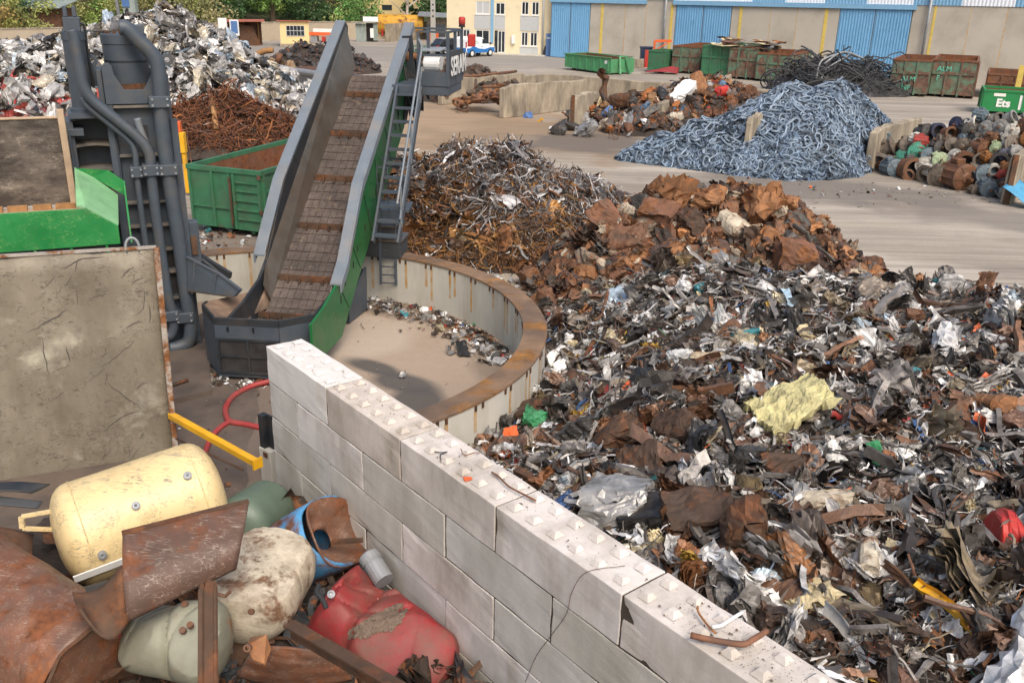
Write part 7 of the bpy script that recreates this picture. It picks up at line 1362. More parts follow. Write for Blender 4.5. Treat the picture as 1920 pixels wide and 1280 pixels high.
# grab arm of a loading crane behind the aluminium heap
p = at(246, 35, 68); t = thing('grab_arm', 'pale blue grey hydraulic grab arm rising behind the aluminium heap', 'crane arm', p*[1, 1, 0])
f = Frame(p[0], 68, 0); MB(f).prism([(-.5, 0, 2), (.5, 0, 2), (.15, 0, 11), (-.55, 0, 11)], (0, .6, 0)).build('arm_box', 'tin', t, bevel=.03); MB(f).tube([(-.75, -.1, 2.5), (-.95, -.1, 11)], .12, 10).build('arm_cylinder', 'galvanised', t, smooth=True); MB(f).tube(spline([(.3, -.1, 10), (.9, -.1, 8.6), (1.0, -.1, 7.4), (.6, -.1, 6.2)], 5), .07, 6).tube(spline([(-.55, -.15, 9.5), (-.5, -.15, 8), (-.62, -.15, 6)], 4), .08, 6).build('hydraulic_hose', 'black_rubber', t); MB(f).box((-.5, -.08, 5.6), (.0, -.004, 6.5)).build('blue_plate', 'blue_panel', t)
# ------------------------------------------------------------------ containers
def skip(name, lab, fr, W, L, H, m, group=None, front=2, ribs=6, z0=.22, rim=None, posts=True, side_h=False):
    """open roll-off container: X = width, Y = length away from the viewer"""
    t = thing(name, lab, 'skip container', fr.w([(W/2, L/2, 0)])[0], group); w_ = .07
    b = MB(fr); b.box((0, 0, z0), (W, w_, H)); b.box((0, L-w_, z0), (W, L, H)); b.box((0, w_, z0), (w_, L-w_, H)); b.box((W-w_, w_, z0), (W, L-w_, H)); b.box((w_, w_, z0), (W-w_, L-w_, z0+.08)); b.build('tub', m, t)
    i_ = MB(fr); e = w_+.004; i_.add([(e, e, z0+.09), (W-e, e, z0+.09), (W-e, L-e, z0+.09), (e, L-e, z0+.09), (e, e, H-.02), (W-e, e, H-.02), (W-e, L-e, H-.02), (e, L-e, H-.02)], [(0, 1, 2, 3), (0, 1, 5, 4), (1, 2, 6, 5), (2, 3, 7, 6), (3, 0, 4, 7)]); i_.build('inner_lining', 'skip_inside', t)
    r_ = MB(fr); r_.box((-.05, -.05, H-.1), (W+.05, w_+.01, H+.04)); r_.box((-.05, L-w_-.01, H-.1), (W+.05, L+.05, H+.04)); r_.box((-.05, w_+.01, H-.1), (w_+.01, L-w_-.01, H+.04)); r_.box((W-w_-.01, w_+.01, H-.1), (W+.05, L-w_-.01, H+.04)); r_.build('rim', rim or m, t)
    for i in range(ribs+1):
        y = .1+(L-.2)*i/ribs
        for x in (-.09, W+.003): MB(fr).box((x, y-.05, z0), (x+.087, y+.05, H-.11)).build('side_rib', m, t)
    if side_h:
        for zz in (.33, .66): MB(fr).box((W+.002, .16, z0+(H-z0)*zz-.04), (W+.07, L-.16, z0+(H-z0)*zz+.04)).build('side_rail', m, t)
    if front:
        for i in range(front):
            c = W*(i+1)/(front+1); MB(fr).box((c-.07, -.1, z0-.1), (c+.07, -.003, H-.11)).build('front_post', m, t)
        MB(fr).box((0, -.09, z0+(H-z0)*.58), (W, -.004, z0+(H-z0)*.66)).build('front_bar', m, t)
    for x in (.25, W-.4): MB(fr).lathe([(0, 0), (.13, 0), (.13, .15), (0, .15)], 12, (x, .5, .14), (1, 0, 0)).build('roller', 'rust_dark', t)
    for x in (.4, W-.55): MB(fr).box((x, .1, .1), (x+.12, L-.1, z0-.002)).build('runner', m, t)
    return t
af = Frame(30.01, 76.5, -28); a1 = skip('skip_container', 'rusty green roll off skip lettered ALM NF beside the cable heap', af, 2.75, 7.2, 2.78, 'skip_old_green', 'old roll off skips by the warehouse', rim='skip_inside')
mk('teal_spray', col=lin('#5fbfa4'), var=.15, rough=.8, rust=.25, rscale=5)
text('lettering', 'ALM', af.w([(.75, -.12, 1.15)])[0], af.X, (0, 0, 1), .56, 'teal_spray', a1, .003, .0)
text('lettering', 'NF', af.w([(.85, -.12, .5)])[0], af.X, (0, 0, 1), .56, 'teal_spray', a1, .003, .0)
bf = Frame(33.0, 76.0, -26); a2 = skip('skip_container', 'rust brown and green roll off skip lettered ALM F with crossed front bars', bf, 3.1, 7.4, 2.85, 'skip_old_green', 'old roll off skips by the warehouse', rim='skip_inside')
text('lettering', 'ALM', bf.w([(.3, -.12, 2.0)])[0], bf.X, (0, 0, 1), .56, 'teal_spray', a2, .003, .0); text('lettering', 'F', bf.w([(.35, -.12, 1.3)])[0], bf.X, (0, 0, 1), .56, 'teal_spray', a2, .003, .0)
MB(bf).prism([(3.2, 0, .1), (3.2, 7.2, .1), (3.2, 7.2, 2.5), (3.2, 0, 2.75)], (.08, 0, 0)).build('side_sheet', 'rust', a2)
cf_ = Frame(37.3, 75.6, -26); skip('skip_container', 'brown rusted skip without lettering at the right end of the skip row', cf_, 3.0, 6.5, 1.9, 'rust', 'old roll off skips by the warehouse')
MB(cf_).box((2.0, -1.2, 0), (2.4, -.9, 2.7)).build('timber_post', 'yellow_post'); tag(bpy.data.objects['timber_post'], 'tall pale timber post behind the bright green lettered skip', 'post')
rw = Frame(17.34, 89.7, -38)
for i, (s, w2, h2, lab, m) in enumerate([(-3.6, 2.7, 2.5, 'rusty brown topped skip at the left end of the row before the second door', 'skip_old_green'), (0, 2.6, 2.75, 'green skip with cloudy grey patch under flat sheets, left of two covered skips', 'skip_mid_green'), (2.85, 2.6, 2.7, 'green skip with rust brown panel under flat sheets, right of two covered', 'skip_old_green'), (5.7, 2.9, 2.45, 'green open skip with grid of side ribs beside the cable heap', 'skip_old_green')]):
    q = rw.w([(s, -.25*i if i else .6, 0)])[0]; f = Frame(q[0], q[1], -31); t = skip('skip_container', lab, f, w2, 7.0, h2, m, 'old roll off skips by the warehouse', side_h=(i == 3), rim='skip_inside' if i in (0, 3) else None)
    if i in (1, 2):
        g = np.random.RandomState(i)
        hs = lambda x, y: 0*np.asarray(x, float)+h2+.1
        for j in range(12):
            pp = f.w([(g.uniform(.2, w2-.2)+.8*(i-1), g.uniform(.3, 6.5), h2+.08+.05*j)])[0]; piece('sheet', ['rusty brown', 'cream', 'silver grey', 'orange rust'][j % 4], pp, g.uniform(1.6, 2.8), rotm(g.uniform(0, 6), .06, 1, 0), f"{['rusty', 'cream', 'grey', 'orange rusted'][j % 4]} flat sheet lying across the top of the {'left' if i == 1 else 'right'} covered skip", 'flat sheets on top of the covered skips', g, None, (1, 1, .22))
gf_ = Frame(12.6, 92.6, -31); skip('skip_container', 'dark green low skip half hidden behind the orange hoist frame', gf_, 1.6, 3, 2.0, 'skip_mid_green', 'old roll off skips by the warehouse', front=0)
# low green skip in front of the first blue door
v = np.array([8.59-4.5, 88.32-92.88]); sy = math.degrees(math.atan2(v[1], v[0])); sf = Frame(4.5, 92.88, sy)
t = thing('green_skip', 'clean green low roll off skip standing alone in front of the first blue door', 'skip container', sf.w([(3, 1.4, 0)])[0]); L, W, H = 6.1, 3.0, 1.5
b = MB(sf)
b.prism([(0, 0, .3), (L, 0, .1), (L, 0, H-.08), (0, 0, H)], (0, .06, 0)).prism([(0, W, .3), (L, W, .1), (L, W, H-.08), (0, W, H)], (0, -.06, 0)).box((0, .06, .3), (.06, W-.06, H)).box((L-.06, .06, .15), (L, W-.06, H-.1)).box((.06, .06, .3), (L-.06, W-.06, .38)).build('tub', 'skip_green', t)
ii = MB(sf); e = .07; ii.add([(e, e, .4), (L-e, e, .4), (L-e, W-e, .4), (e, W-e, .4), (e, e, H-.05), (L-e, e, H-.12), (L-e, W-e, H-.12), (e, W-e, H-.05)], [(0, 1, 2, 3), (0, 1, 5, 4), (1, 2, 6, 5), (2, 3, 7, 6), (3, 0, 4, 7)]); ii.build('inner_lining', 'skip_inside', t)
for i in range(7): x = .12+i*.93; MB(sf).prism([(x, -.1, .3), (x+.14, -.1, .3), (x+.14, -.1, H-.12), (x, -.1, H-.1)], (0, .097, 0)).build('side_rib', 'skip_green', t)
MB(sf).box((-.05, -.12, H-.02), (L, .08, H+.05)).box((-.05, W-.08, H-.02), (L, W+.05, H+.05)).box((-.05, .09, H-.02), (.1, W-.09, H+.05)).build('rim', 'skip_green', t)
MB(sf).bar((L+.05, 1.1, H+.1), (L+.5, .8, .05), .16, .16).bar((L+.05, 1.9, H+.1), (L+.5, 2.2, .05), .16, .16).bar((L+.05, 1.1, H+.1), (L+.05, 1.9, H+.1), .14, .14).build('hook_frame', 'skip_green', t)
MB(sf).prism([(L+.004, 2.1, .1), (L+.25, 2.3, .1), (L+.25, 2.95, .2), (L+.004, 3.0, .2)], (0, 0, H-.3)).build('ladder_plate', 'skip_green', t)
MB(sf).box((5.3, -.02, .95), (5.75, -.003, 1.25)).build('white_label', 'sign_white', t)
for x in (.9, 5.0): MB(sf).lathe([(0, 0), (.15, 0), (.15, .2), (0, .2)], 12, (x, .3, .16), (0, 1, 0)).build('roller', 'rust_dark', t)
# bright green lettered skip at the right edge
hf = Frame(32.25, 65.43, -22); t = skip('lettered_skip', 'bright green clean skip with big white lettering Ets H at the right edge', hf, 7, 2.9, 1.62, 'skip_bright_green', None, 0, 1, .2)
for x in (2.55, 4.6): MB(hf).box((x-.12, -.08, .3), (x+.12, -.003, 1.5)).build('front_rib', 'skip_bright_green', t)
text('lettering', 'Ets', hf.w([(.85, -.02, .55)])[0], hf.X, (0, 0, 1), .72, 'white_paint', t, .004, .03); text('lettering', 'H', hf.w([(2.2, -.02, .45)])[0], hf.X, (0, 0, 1), 1.25, 'white_paint', t, .004, .05)
MB(hf).box((.62, -.02, 1.22), (1.35, -.003, 1.42)).build('white_label', 'sign_white', t)
tag(MB(hf).box((3.0, .5, 1.68), (7, 2.0, 1.85)).build('orange_load', 'orange_paint'), 'orange sheets lying on the bright green lettered skip', 'sheet stack')
# near green bin behind the conveyor
a = G(365, 432); b = G(497, 449); vv = b-a; W = np.linalg.norm(vv[:2]); ny = Frame(a[0], a[1], math.degrees(math.atan2(vv[1], vv[0])))
t = skip('green_bin', 'worn dark green scrap container with end doors between the press and the conveyor', ny, W, 6.0, 2.12, 'skip_mid_green', None, 0, 5, .22, None, True, True)
for x in (W*.32, W*.56, W*.62, W-.09, .02): MB(ny).box((x, -.08, .25), (x+.08, -.003, 2.0)).build('door_post', 'skip_mid_green', t)
hb_ = MB(ny)
for z in (.55, .85, 1.15, 1.45, 1.72): hb_.box((W*.66, -.06, z), (W-.1, -.003, z+.05))
hb_.box((.1, -.06, .85), (W*.56, -.003, .9)); hb_.build('door_rung', 'skip_mid_green', t)
ml = MB(ny)
for z in (.8, 1.9): ml.lathe([(0, 0), (.06, 0), (.06, .14), (0, .14)], 8, (W-.02, -.06, z), (0, 0, 1))
ml.build('hinge', 'rust_dark', t); MB(ny).bar((W*.6, -.12, .35), (W*.6, -.12, 1.9), .05, .05).build('lock_bar', 'rust_dark', t)
text('lettering', 'WØ', ny.w([(W+.1, .55, 1.02)])[0], ny.Y, (0, 0, 1), .5, 'teal_spray', t, .003, 0)
MB(ny).box((.1, .1, .32), (W-.1, 5.8, 1.0)).build('load', 'rust_dark', t)
tag(MB().lathe([(0, 0), (.3, .02), (.36, .15), (.3, .34), (.1, .42), (0, .43)], 12, ny.w([(W*.78, 1.4, 1.5)])[0], (.2, .1, 1)).build('oily_bundle', 'oil_black'), 'black oily bundle lying in the worn dark green container', 'bundle')
# ------------------------------------------------------------------ old bay walls
def baywall(lab, a, b, h0, h1, wd=.45, post=False):
    t = thing('bay_wall', lab, 'bay wall', (a+b)/2*[1, 1, 0], 'old concrete bay walls'); g = np.random.RandomState(int(abs(a[0])*10)); n = 10; d = (b-a)/np.linalg.norm(b-a); nn = np.array([-d[1], d[0], 0]); V = []
    for i in range(n+1):
        q = a+(b-a)*i/n; h = h0+(h1-h0)*i/n+g.normal(0, .04)-(.18 if i == 0 else 0)
        for s, z in ((-.5, 0), (.5, 0), (.5, h), (-.5, h)): V.append(q+nn*wd*s*(1 if z == 0 else .9)+np.array([0, 0, z])+g.normal(0, .015, 3)*(z > 0))
    Fc = [(i*4+j, (i+1)*4+j, (i+1)*4+(j+1) % 4, i*4+(j+1) % 4) for i in range(n) for j in range(4)]+[(0, 1, 2, 3), (n*4+3, n*4+2, n*4+1, n*4)]
    MB().add(V, Fc).build('wall_body', 'bay_concrete', t, bevel=.04)
    if post: MB().box(tuple(a+[-.1, -.12, 0]), tuple(a+[.1, .0, h0])).build('end_post', 'rust_dark', t)
    return t
baywall('pale stained concrete bay wall beside the platform stairs with a rail on top', G(825, 197), np.array([.4, 70.6, 0]), 1.66, 1.55)
baywall('rounded weathered concrete bay wall with a long rusty bar on top', G(940, 222), np.array([4.4, 63.4, 0]), 1.95, 1.85)
baywall('short concrete bay wall with a steel end post in front of the mixed scrap pile', G(1072, 240), np.array([4.6, 57.2, 0]), 1.85, 1.75, .45, True)
baywall('grey concrete bay wall between the mixed scrap pile and the chain heap', G(1234, 238), np.array([13.5, 62, 0]), 1.5, 1.5)
sp_ = hit(1398, 280, hc, 38, 50); bw_ = baywall('lone concrete slab standing out of the chain heap', sp_*[1, 1, 0], sp_*[1, 1, 0]+[.75, 1.1, 0], sp_[2]+1.35, sp_[2]+1.5, .3, False)
baywall('concrete bay wall between the chain heap and the motor pile', G(1626, 322), np.array([20.4, 47.6, 0]), 1.95, 1.9)
baywall('concrete bay wall right of the motor pile with the blue sheet leaning on it', G(1884, 383), np.array([24.5, 42.2, 0]), 1.95, 1.95, .4, True)
baywall('long low back wall of the old concrete bays', np.array([.6, 70.8, 0]), np.array([17, 63.5, 0]), 1.55, 1.5, .5)
rodp('rusty_bar', [at(905, 163, 57.6), at(1085, 155, 62.8)], .1, 'rust', 'long rusty bar lying on top of the rounded bay wall', 'bar'); rodp('rusty_bar', [at(800, 148, 62.5), at(895, 142, 66), at(968, 134, 70)], .1, 'rust', 'long brown bar lying on top of the pale stained bay wall', 'bar'); rodp('rusty_bar', [at(932, 158, 57.3), at(958, 161, 58)], .09, 'rust_dark', 'short dark bar on the near end of the rounded bay wall', 'bar')
bent('blue_sheet', [at(1908, 332, 36.5), at(1960, 390, 35.2), at(1935, 400, 34.9), at(1880, 350, 35.6)], 'sky_blue_paint', 'bent sky blue steel sheet leaning on the right bay wall', 'steel sheet', None, .05)
# ------------------------------------------------------------------ motor pile
BF = Frame(16.3, 41.6, math.degrees(math.atan2(-5.4, 3.1)))
hmot = cones([(21.2, 42.6, 1.9), (22.6, 41.2, 2.1), (23.6, 42.5, 2.2), (20.6, 43.6, 1.6), (20.6, 41.6, 1.2), (22.4, 39.4, 1.2), (24.2, 40.2, 1.8), (19.4, 43.2, 1.0)], .75, .12, 2., 1.)
heap_base('motor_mound', hmot, 16.4, 26, 36.2, 46, .25, 'heap_core', 'dark core of the heap of scrapped electric motors', 'scrap')
MC = {'grey brown': '#6b6155', 'rusty brown': '#6f4a31', 'sea green': '#3f8a74', 'pale green': '#9fb08a', 'dark grey': '#3d3d3c', 'yellow ochre': '#c08a2a', 'navy blue': '#2a3350', 'off white': '#c9c4b8', 'blue grey': '#61737c', 'orange brown': '#8f5c2c', 'red': '#9a3027', 'steel grey': '#8a8a86'}
for n_, c in MC.items(): mk('motor '+n_, col=lin(c), var=.2, rough=.6, rust=.22, dirt=.32, dcol=lin('#4b4036'), dscale=2)
def motor_proto(kind, col):
    m = 'motor '+col; t = thing('pipe_stub' if kind == 'ring' else 'electric_motor', None, 'pipe stub' if kind == 'ring' else 'motor', (0, 0, 0))
    if kind == 'ring':
        MB().lathe([(1, 0), (1, 1.6), (.8, 1.6), (.78, 0), (1, 0)], 22, (0, 0, 0), (0, 1, 0)).build('pipe_wall', m, t); MB().lathe([(0, .9), (.79, .9)], 18, (0, 0, 0), (0, 1, 0)).build('dark_core', 'oil_black', t); MB().lathe([(1.0, .02), (1.15, .02), (1.15, .2), (1.0, .2)], 22, (0, 0, 0), (0, 1, 0)).build('flange', m, t)
    else:
        n = 36; pr = [(0, .1), (.9, .1), (.92, .2), (.92, 1.9), (.8, 2.0), (0, 2.0)]; mb = MB(); V = []
        for r_, z_ in pr:
            for i in range(n): a = 2*math.pi*i/n; rr = r_*(1+(.09 if (i % 3 == 0 and kind == 'fin') else 0)); V.append((rr*math.cos(a), z_, rr*math.sin(a)))
        mb.add(V, [(j*n+i, j*n+(i+1) % n, (j+1)*n+(i+1) % n, (j+1)*n+i) for j in range(len(pr)-1) for i in range(n)]).build('housing', m, t)
        eb = MB().lathe([(1.0, .1), (1.0, -.02), (.8, -.1), (.45, -.16), (.3, -.28), (.0, -.28)], 22, (0, 0, 0), (0, 1, 0))
        if kind == 'flange': eb.lathe([(.9, -.02), (1.25, -.02), (1.25, .1), (.9, .1)], 22, (0, 0, 0), (0, 1, 0))
        for i in range(6): a = i*math.pi/3; eb.bar((.35*math.cos(a), -.17, .35*math.sin(a)), (.92*math.cos(a), -.06, .92*math.sin(a)), .1, .1, (0, 1, 0))
        eb.build('end_bell', m, t); MB().lathe([(0, -.75), (.13, -.75), (.13, -.28), (0, -.28)], 10, (0, 0, 0), (0, 1, 0)).build('shaft', 'motor rusty brown', t); MB().box((-.35, .6, .88), (.35, 1.4, 1.25)).build('terminal_box', m, t, bevel=.05); MB().box((-.95, .3, -1.05), (.95, 1.7, -.9)).build('mount_foot', m, t)
    return t
protos = {}
MLIST = [(1650, 265, 14, 'flange', 'blue grey'), (1672, 274, 15, 'flange', 'grey brown'), (1699, 272, 15, 'fin', 'grey brown'), (1725, 265, 11, 'fin', 'off white'), (1646, 289, 13, 'fin', 'orange brown'), (1665, 303, 13, 'fin', 'rusty brown'), (1690, 298, 14, 'fin', 'sea green'), (1720, 286, 16, 'flange', 'sea green'), (1641, 320, 18, 'ring', 'grey brown'), (1675, 327, 17, 'fin', 'blue grey'), (1711, 325, 20, 'ring', 'rusty brown'), (1728, 340, 16, 'ring', 'grey brown'), (1748, 323, 12, 'ring', 'off white'), (1779, 322, 15, 'flange', 'yellow ochre'), (1757, 349, 18, 'flange', 'grey brown'), (1805, 345, 26, 'fin', 'rusty brown'), (1808, 306, 18, 'ring', 'rusty brown'), (1761, 301, 15, 'fin', 'pale green'), (1786, 294, 12, 'flange', 'off white'), (1846, 327, 15, 'flange', 'blue grey'), (1850, 366, 16, 'fin', 'blue grey'), (1872, 304, 15, 'ring', 'dark grey'), (1877, 328, 10, 'fin', 'red'), (1836, 300, 12, 'ring', 'grey brown'), (1740, 292, 12, 'flange', 'blue grey'), (1782, 251, 12, 'ring', 'rusty brown'), (1758, 245, 12, 'ring', 'navy blue'), (1789, 234, 12, 'flange', 'navy blue'), (1830, 230, 12, 'ring', 'off white'), (1817, 246, 16, 'fin', 'dark grey'), (1845, 240, 14, 'fin', 'steel grey'), (1872, 238, 14, 'fin', 'steel grey'), (1760, 277, 11, 'flange', 'dark grey'), (1800, 275, 13, 'fin', 'grey brown'), (1825, 270, 12, 'fin', 'steel grey'), (1850, 262, 12, 'fin', 'dark grey'), (1898, 270, 13, 'flange', 'grey brown'), (1895, 245, 13, 'fin', 'off white'), (1912, 236, 13, 'fin', 'rusty brown'), (1735, 268, 12, 'fin', 'red'), (1858, 350, 12, 'fin', 'dark grey'), (1828, 362, 9, 'flange', 'grey brown'), (1770, 262, 10, 'fin', 'grey brown'), (1882, 290, 12, 'fin', 'navy blue'), (1865, 280, 12, 'fin', 'pale green'), (1905, 285, 13, 'fin', 'steel grey'), (1820, 320, 12, 'fin', 'grey brown'), (1705, 300, 10, 'fin', 'dark grey'), (1660, 285, 9, 'fin', 'dark grey'), (1845, 218, 11, 'fin', 'blue grey'), (1900, 218, 11, 'ring', 'steel grey'), (1780, 350, 11, 'fin', 'dark grey')]
mused = set(); g = np.random.RandomState(17); PM = [(1640, 258), (1700, 262), (1790, 228), (1925, 212), (1925, 300), (1882, 372), (1800, 368), (1700, 345), (1638, 332)]; tr_ = 0
while len(MLIST) < 112 and tr_ < 6000:
    tr_ += 1; x, y, r = g.uniform(1636, 1925), g.uniform(212, 372), g.uniform(8, 14)
    if inpoly(x, y, PM) and all((x-a)**2+(y-b)**2 > (.72*(r+c))**2 for a, b, c, _, _ in MLIST): MLIST.append((x, y, r, ['fin', 'fin', 'flange', 'ring'][g.randint(4)], ['grey brown', 'rusty brown', 'dark grey', 'blue grey', 'steel grey', 'off white', 'grey brown', 'orange brown'][g.randint(8)]))
ANM = [(1640, 300, 'left end of the motor pile'), (1700, 275, 'left middle of the motor pile'), (1725, 330, 'front foot of the motor pile'), (1805, 345, 'big rusty rotor'), (1779, 322, 'yellow ochre motor'), (1850, 360, 'right front corner of the motor pile'), (1880, 310, 'right bay wall'), (1790, 240, 'rear top of the motor pile'), (1830, 270, 'centre of the motor pile'), (1895, 245, 'lettered skip'), (1740, 262, 'rear bay wall side')]
def mlabel(kind, col, x, y, r):
    nm = 'open pipe stub' if kind == 'ring' else ('flanged motor' if kind == 'flange' else 'finned motor'); D_ = sorted(ANM, key=lambda a: (a[0]-x)**2+(a[1]-y)**2)
    for s in (f"{col} {nm} at the {D_[0][2]}", f"{'small ' if r < 13 else 'big '}{col} {nm} at the {D_[0][2]}", f"{col} {nm} between the {D_[0][2]} and the {D_[1][2]}", f"{col} {nm} near the {D_[2][2]}", f"{'small ' if r < 13 else 'big '}{col} {nm} near the {D_[1][2]}"):
        if s not in mused and len(s.split()) <= 16: mused.add(s); return s
    return f"{col} {nm} in the motor pile"
for x, y, r, kd, col in MLIST:
    Y = .3
    for _ in range(6):
        q = BF.onY(x, y, Y); Y = .25+max(0, q[2])*.95
    s = r/ppm(BF.w([q])[0]); key = (kd, col); p = BF.w([(q[0], Y+.1, max(q[2], s*.9))])[0]
    if key not in protos: protos[key] = motor_proto(kd, col); o = protos[key]
    else: o = copy_tree(protos[key])
    o.location = Vector(p); o['label'] = mlabel(kd, col, x, y, r); o['group'] = 'scrapped motors in the motor bay'
    d = (EYE-p)*[1, 1, .35]; yaw = math.atan2(d[1], d[0])+math.pi/2; o.rotation_euler = (g.normal(0, .18)-.1, g.uniform(-1, 1), yaw+g.normal(.15, .4)*(1 if y > 285 else 2)); o.scale = (s*1.02, s*1.0, s*1.02)
pts = rpts(hmot, 16.8, 25, 36.8, 44.5, 420, 14, .1); pts = [p for p in pts if BF.X@(np.array([p[0], p[1], 0])-BF.o) > .3]
o = scatter('motor_parts', hmot, pts, g.uniform(.2, .6, len(pts)), {'block': 4, 'can': 5, 'tube': 1}, pickcol([('#6b6155', 5), ('#6f4a31', 4), ('#8a8a86', 4), ('#c9c4b8', 3), ('#3d3d3c', 4), ('#2a3350', 1), ('#3f8a74', .7)]), 'scrap_rust', .7, (-.05, .1), 51, 9); tag(o, 'small motor parts filling the gaps of the motor pile', 'scrap', kind='stuff')
# ------------------------------------------------------------------ black cable heap behind the chains
hk = cones([(25.6, 78.6, 2.5), (28, 78.2, 2.2), (23.6, 79, 1.6), (29.6, 77.6, 1.5)], .7, .2, 1., 2.)
heap_base('cable_mound', hk, 19, 34, 73, 84, .4, 'oil_black', 'dark core of the heap of black cables', 'cables'); mb = MB(); g = np.random.RandomState(6)
for i in range(240):
    c = np.array([g.uniform(21.5, 30.5), g.uniform(75.5, 80.5), 0]); c[2] = max(.1, float(hk(c[0], c[1]))); a0 = g.uniform(0, 6.28); tt = np.linspace(0, g.uniform(2.5, 6), 12); rr = g.uniform(.5, 1.7); tl = g.normal(0, .5, 2)
    P = np.stack([np.cos(tt+a0)*rr, np.sin(tt+a0)*rr*.8, np.cos(tt+a0)*rr*tl[0]+np.sin(tt+a0)*rr*tl[1]], 1)+c; P[:, 2] = np.maximum(P[:, 2], .06); mb.tube(P, g.uniform(.035, .065), 5, False)
tag(mb.build('scrap_cable', 'dark_cable'), 'big tangle of thick black scrap cables between the skips', 'cables', kind='stuff')
for i, (a, b, c) in enumerate([((1535, 160), (1550, 130), (1590, 105)), ((1545, 120), (1580, 98), (1620, 110)), ((1530, 150), (1540, 115), (1575, 100))]): rodp('loose_cable', spline([at(*a, 76), at(*b, 76.4), at(*c, 77)], 6), .07, 'galvanised', ['grey cable loop hanging down the left side of the cable heap', 'grey cable arching over the top of the cable heap', 'second grey cable loop at the left side of the cable heap'][i], 'cable')
# orange hoist frame, dark bin, red tarp
p = G(1224, 127); t = thing('hoist_frame', 'orange rusted hoist frame standing by the warehouse downpipe', 'hoist frame', p); MB().bar(p, p+[0, 0, 2.6], .22, .22).bar(p+[0, 0, 2.6], p+[1.7, -.2, 2.65], .2, .25).bar(p+[.1, 0, 1.7], p+[1.4, -.2, 2.5], .12, .12).build('frame_beam', 'orange_paint', t); MB().box(tuple(p+[-.9, -.1, 0]), tuple(p+[-.3, .2, 1.7])).build('red_panel', 'red_paint', t)
p = G(1211, 125); t = thing('wheelie_bin', 'dark blue grey wheeled bin beside the orange hoist frame', 'bin', p); MB().prism([p+[-.55, 0, .1], p+[.45, 0, .1], p+[.55, 0, 1.8], p+[-.62, 0, 1.8]], (0, .9, 0)).build('bin_body', 'navy_paint', t); MB().box(tuple(p+[-.68, -.06, 1.803]), tuple(p+[.62, .95, 1.95])).build('bin_lid', 'navy_paint', t, bevel=.03); MB().lathe([(0, 0), (.16, 0), (.16, .1), (0, .1)], 10, p+[-.5, -.1, .16], (0, 1, 0)).build('wheel', 'black_rubber', t)
p = G(1238, 139); bent('red_tarp', [p+[-1.9, 0, .06], p+[1.6, -.5, .08], p+[1.9, 1.0, .6], p+[-.2, 1.2, .3]], 'tarp_red', 'dark red folded tarpaulin lying before the skip row', 'tarpaulin', None, .12)
p = G(1190, 128); tag(MB().box(tuple(p+[-1, 0, 0]), tuple(p+[.9, .4, .9])).build('low_block', 'bay_concrete', bevel=.04), 'low concrete block against the warehouse wall beside the clean green skip', 'block')
# ------------------------------------------------------------------ vehicles
def wheel(fr, x, y, r, t, wd=.22):
    w_ = MB(fr).lathe([(0, 0), (r*.55, 0), (r*.6, -.02), (r, -.0), (r, wd), (0, wd)], 20, (x, y, r), (0, 1, 0)).build('wheel', 'black_rubber', t); MB(fr).lathe([(0, -.03), (r*.3, -.035), (r*.58, -.025), (r*.6, -.01)], 16, (x, y, r), (0, 1, 0)).build('rim', 'white_frame', w_)
vf = Frame(*G(884, 108)[:2], 50); t = thing('van', 'small white delivery van with a blue wave stripe parked by the office', 'van', vf.w([(2, 1, 0)])[0])
sp = [(-.75, .42), (-.8, 1.0), (-.72, 1.9), (-.55, 2.08), (.6, 2.14), (1.7, 2.08), (2.5, 1.75), (3.1, 1.3), (3.75, 1.1), (4.0, .85), (4.02, .42)]
MB(vf).prism([(x, 0, z) for x, z in sp], (0, 1.95, 0)).build('body', 'van_white', t, bevel=.1, seg=3)
MB(vf).prism([(-.7, -.012, .46), (-.74, -.012, .98), (-.3, -.012, .95), (.4, -.012, 1.18), (1.2, -.012, .9), (2.2, -.012, .82), (3.1, -.012, .98), (3.8, -.012, .95), (3.9, -.012, .46)], (0, .02, 0)).prism([(-.815, .1, .5), (-.822, 1.85, .5), (-.822, 1.85, 1.0), (-.815, .1, 1.0)], (.02, 0, 0)).build('blue_stripe', 'van_blue', t)
MB(vf).prism([(1.75, -.014, 1.4), (3.0, -.014, 1.38), (2.5, -.014, 1.7), (2.1, -.014, 1.88), (1.78, -.014, 1.9)], (0, .02, 0)).build('side_window', 'glass', t); MB(vf).prism([(2.62, .15, 1.74), (3.16, .15, 1.36), (3.16, 1.8, 1.36), (2.62, 1.8, 1.74)], (.02, 0, .02)).build('windscreen', 'glass', t)
MB(vf).box((-.95, .0, .35), (-.72, 1.95, .6)).build('bumper', 'grey_plastic', t, bevel=.05); MB(vf).box((-.82, .0, 1.05), (-.7, .14, 1.65)).build('tail_light', 'red_paint', t, bevel=.03); MB(vf).box((3.75, -.02, .85), (3.98, .2, 1.05)).build('headlight', 'galvanised', t, bevel=.03); MB(vf).box((2.95, -.2, 1.3), (3.1, -.02, 1.5)).build('mirror', 'grey_plastic', t, bevel=.02); MB(vf).box((1.6, -.03, 1.05), (1.78, -.012, 1.12)).build('handle', 'grey_plastic', t)
for x, y in ((.1, -.02), (3.1, -.02), (.1, 1.75), (3.1, 1.75)): wheel(vf, x, y, .4, t)
ll = MB(vf)
for i in range(2):
    for j in range(6): ll.box((.1+j*.17+.12*i, -.014, 1.62-i*.2), (.22+j*.17+.12*i, -.004, 1.72-i*.2))
mk('faint_green', col=lin('#8fb3a8'), var=.1); ll.build('faded_lettering', 'faint_green', t)
kf = Frame(*G(838, 103)[:2], 35); t = thing('car', 'black estate car parked left of the white van', 'car', kf.w([(2, 1, 0)])[0])
